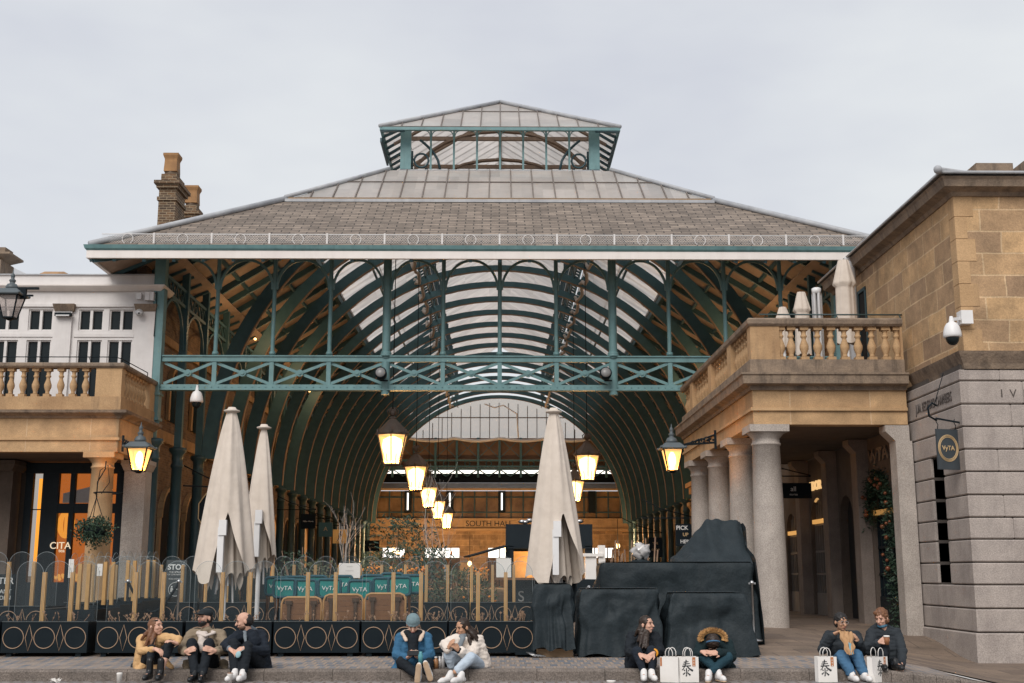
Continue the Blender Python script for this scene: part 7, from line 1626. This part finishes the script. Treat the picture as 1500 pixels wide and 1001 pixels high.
p.finish(); p.jacket([(p.shL, eL, J(1034, 957, -.40), .7), (p.shR, eR, hR, .92)], GREEN, tr=.17, sl=.082, wr=.010, name='parka', extra=[('c', J(1062, 970, .08), J(1070, 978, .0), .11, .07), ('c', J(1030, 970, .08), J(1024, 974, .0), .09, .06)])
p.trousers([(hpL, kL, aL), (hpR, kR, aR)], TJ, r0=.10, r1=.075, r2=.048, cut=.92)
p.hair_short(HBR, 1.08, up=.02, back=.012, wr=.008)
r_ = random.Random(2); b = MB(); cen = J(1044, 938, -.14)
for k in range(1500):
    a = r_.uniform(-.25, pi+.25); c = cen+V((.155*cos(a), r_.uniform(-.06, .05), .105*sin(a)+.02)); d = V((cos(a)+r_.uniform(-.6, .6), r_.uniform(-.9, .5), sin(a)+r_.uniform(-.5, .5))).normalized()*r_.uniform(.03, .06); e = d.orthogonal().normalized()*.006; b.add([c+e, c-e, c+d], [(0, 1, 2)])
b.tube([cen+V((.15*cos(a), 0, .10*sin(a)+.02)) for a in [-.25+(pi+.5)*k/14 for k in range(15)]], .032, 8); b.build('fur_trim', FUR, p.t, fixn=False)
p.wear('hood', [('c', J(1034, 938, -.02), J(1054, 938, -.02), .08, .08)], GREEN, wr=.006)
b = MB(); b.tube([p.hc+p.r*.088*cos(a)+p.f*.0+p.u*(.02+.105*sin(a)) for a in [pi*k/14 for k in range(15)]], .011, 6); b.build('headband', BJ, p.t)
# ---- 8 man with glasses and paper bag
p = Pers(1236, 'man with glasses and blue jeans eating from a brown paper bag', skins[1]); J = p.J
p.head(1232, 911, -.08, 14, 10); p.torso(J(1234, 972, .08), J(1234, 950, .05), J(1234, 929, .0), J(1214, 933, .02), J(1254, 933, .02))
eL, eR = J(1205, 952, -.14), J(1262, 955, -.12); hL, hR = J(1222, 929, -.36), J(1256, 938, -.34)
p.arm(p.shL, eL, hL); p.arm(p.shR, eR, hR); p.hand(hL, J(1233, 924, -.42), (-.2, .2, 1), 1, .7); p.hand(hR, J(1250, 928, -.42), (.9, -.3, .2), 1, .8)
kL, kR = J(1233, 961, -.34), J(1255, 960, -.34); aL, aR = p.G(1247, -.50, .10), p.G(1265, -.50, .10); hpL, hpR = J(1224, 975, .02), J(1243, 975, .02)
p.leg(hpL, kL, aL); p.leg(hpR, kR, aR); p.shoe(aL, (.1, -1, 0), WSH, name='trainer'); p.shoe(aR, (.15, -1, 0), WSH, name='trainer')
p.finish(); p.jacket([(p.shL, eL, hL, .86), (p.shR, eR, hR, .84)], CHA, tr=.165, sl=.076, wr=.010)
p.trousers([(hpL, kL, aL), (hpR, kR, aR)], BJ, r0=.10, r1=.082, r2=.066, wr=.009)
p.hair_short(HB, 1.04, up=.040, back=.020, wr=.007, rr=(.084, .098, .082)); p.brow(HB)
b = MB(); c = p.hc+p.f*.098+p.u*.010
for q in (-1, 1): b.tube([c+p.r*(q*.032+.025*cos(a))+p.u*.018*sin(a) for a in [2*pi*k/14 for k in range(14)]], .0028, 4, closed=True); b.bar(c+p.r*q*.057, c+p.r*q*.08-p.f*.09, .004, .004)
b.build('glasses', steel, p.t)
b = MB(); g = 14; vv = []
A = [P(1228, 924, 16.14), P(1250, 926, 16.16), P(1252, 958, 16.12), P(1240, 959, 16.08)]
for j in range(g+1):
    for i in range(g+1):
        u, v = i/g, j/g; q = A[0].lerp(A[1], u).lerp(A[3].lerp(A[2], u), v); vv.append(q+V((.012*sin(v*14+u*5), -.05*sin(pi*u)+.012*sin(u*19+v*7), .01*sin(u*23))))
b.add(vv, [(j*(g+1)+i, j*(g+1)+i+1, (j+1)*(g+1)+i+1, (j+1)*(g+1)+i) for j in range(g) for i in range(g)], True); b.add([v_+V((0, .07*(1-abs(2*(i_ % 15)/14-1)), 0)) for i_, v_ in enumerate(vv)], [(j*(g+1)+i, j*(g+1)+i+1, (j+1)*(g+1)+i+1, (j+1)*(g+1)+i) for j in range(g) for i in range(g)], True)
t = thing('paper_snack_bag', 'crumpled brown paper food bag with a blue stripe held up to the face', 'paper bag', (0, 0, 0)); b.build('paper_body', mat('kraft', (.55, .33, .17), (.45, .26, .13), sc=14, rough=.85), t, fixn=False)
b = MB(); b.add([vv[7*15+5]+V((0, -.006, 0)), vv[7*15+10]+V((0, -.006, 0)), vv[14*15+11]+V((0, -.006, 0)), vv[14*15+5]+V((0, -.006, 0))], [(0, 1, 2, 3)]); b.build('blue_stripe', mat('blue_print', (.14, .36, .46), (.3, .5, .58), sc=60, rough=.8), t)
# ---- 9 man, dark jacket, coffee
p = Pers(1300, 'man with wavy auburn hair in a dark hooded jacket holding a coffee cup', skins[0]); J = p.J
p.head(1291, 906, -.04, -38, 14); p.torso(J(1302, 972, .08), J(1299, 948, .06), J(1296, 924, .02), J(1277, 929, -.02), J(1312, 928, .06))
eL, eR = J(1272, 953, -.16), J(1321, 953, -.10); hL, hR = J(1288, 941, -.40), J(1320, 973, -.44)
p.arm(p.shL, eL, hL); p.arm(p.shR, eR, hR); p.hand(hL, J(1299, 934, -.44), (-.2, -.6, .5), -1, .75); p.hand(hR, J(1317, 986, -.52), (.2, -1, 0), 1, .5)
kL, kR = J(1294, 950, -.30), J(1315, 976, -.40); aL, aR = p.G(1293, -.44, .10), p.G(1312, -.46, .10); hpL, hpR = J(1290, 975, .02), J(1310, 975, .02)
p.leg(hpL, kL, aL); p.leg(hpR, kR, aR); p.shoe(aL, (-.1, -1, 0), BOOT); p.shoe(aR, (.15, -1, 0), BOOT)
p.finish(); p.jacket([(p.shL, eL, hL, .84), (p.shR, eR, hR, .88)], CHA, tr=.165, sl=.076, wr=.011, extra=[('c', J(1312, 968, .06), J(1318, 978, .0), .10, .07)])
p.trousers([(hpL, kL, aL), (hpR, kR, aR)], BLK, r0=.10, r1=.082, r2=.06)
p.wear('hood', [('c', J(1278, 921, -.02), J(1290, 917, .08), .04, .06), ('c', J(1290, 917, .08), J(1306, 922, .04), .06, .045)], CHA, .010, 2, .004)
p.wear('mask_below_chin', [('e', p.hc+p.f*.030-p.u*.092, (.060, .058, .030), p.hm), ('e', p.hc-p.f*.01-p.u*.10, (.064, .06, .03), p.hm)], mat('blue_mask', (.06, .17, .26), rough=.8), .008, 1, .001)
p.hair_short(HAB, 1.05, up=.038, back=.022, wr=.013, extra=[((.05, -.02, -.03), (.045, .05, .05)), ((-.04, .03, .085), (.05, .05, .03)), ((0, -.07, -.05), (.06, .04, .045))]); p.brow(HAB)
t = thing('coffee_cup', 'small brown coffee cup with a white lid held by the auburn haired man', 'cup', P(1299, 939, 16.17)); b = MB(); b.lathe([(.028, -.05), (.038, .05)], (0, 0, 0), 14); b.build('cup_body', mat('cup_brown', (.30, .12, .05), rough=.6), t); b = MB(); b.lathe([(.041, .05), (.040, .066), (.03, .07)], (0, 0, 0), 14); b.build('lid', paper, t)
bpy.data.scenes.remove(TMP)
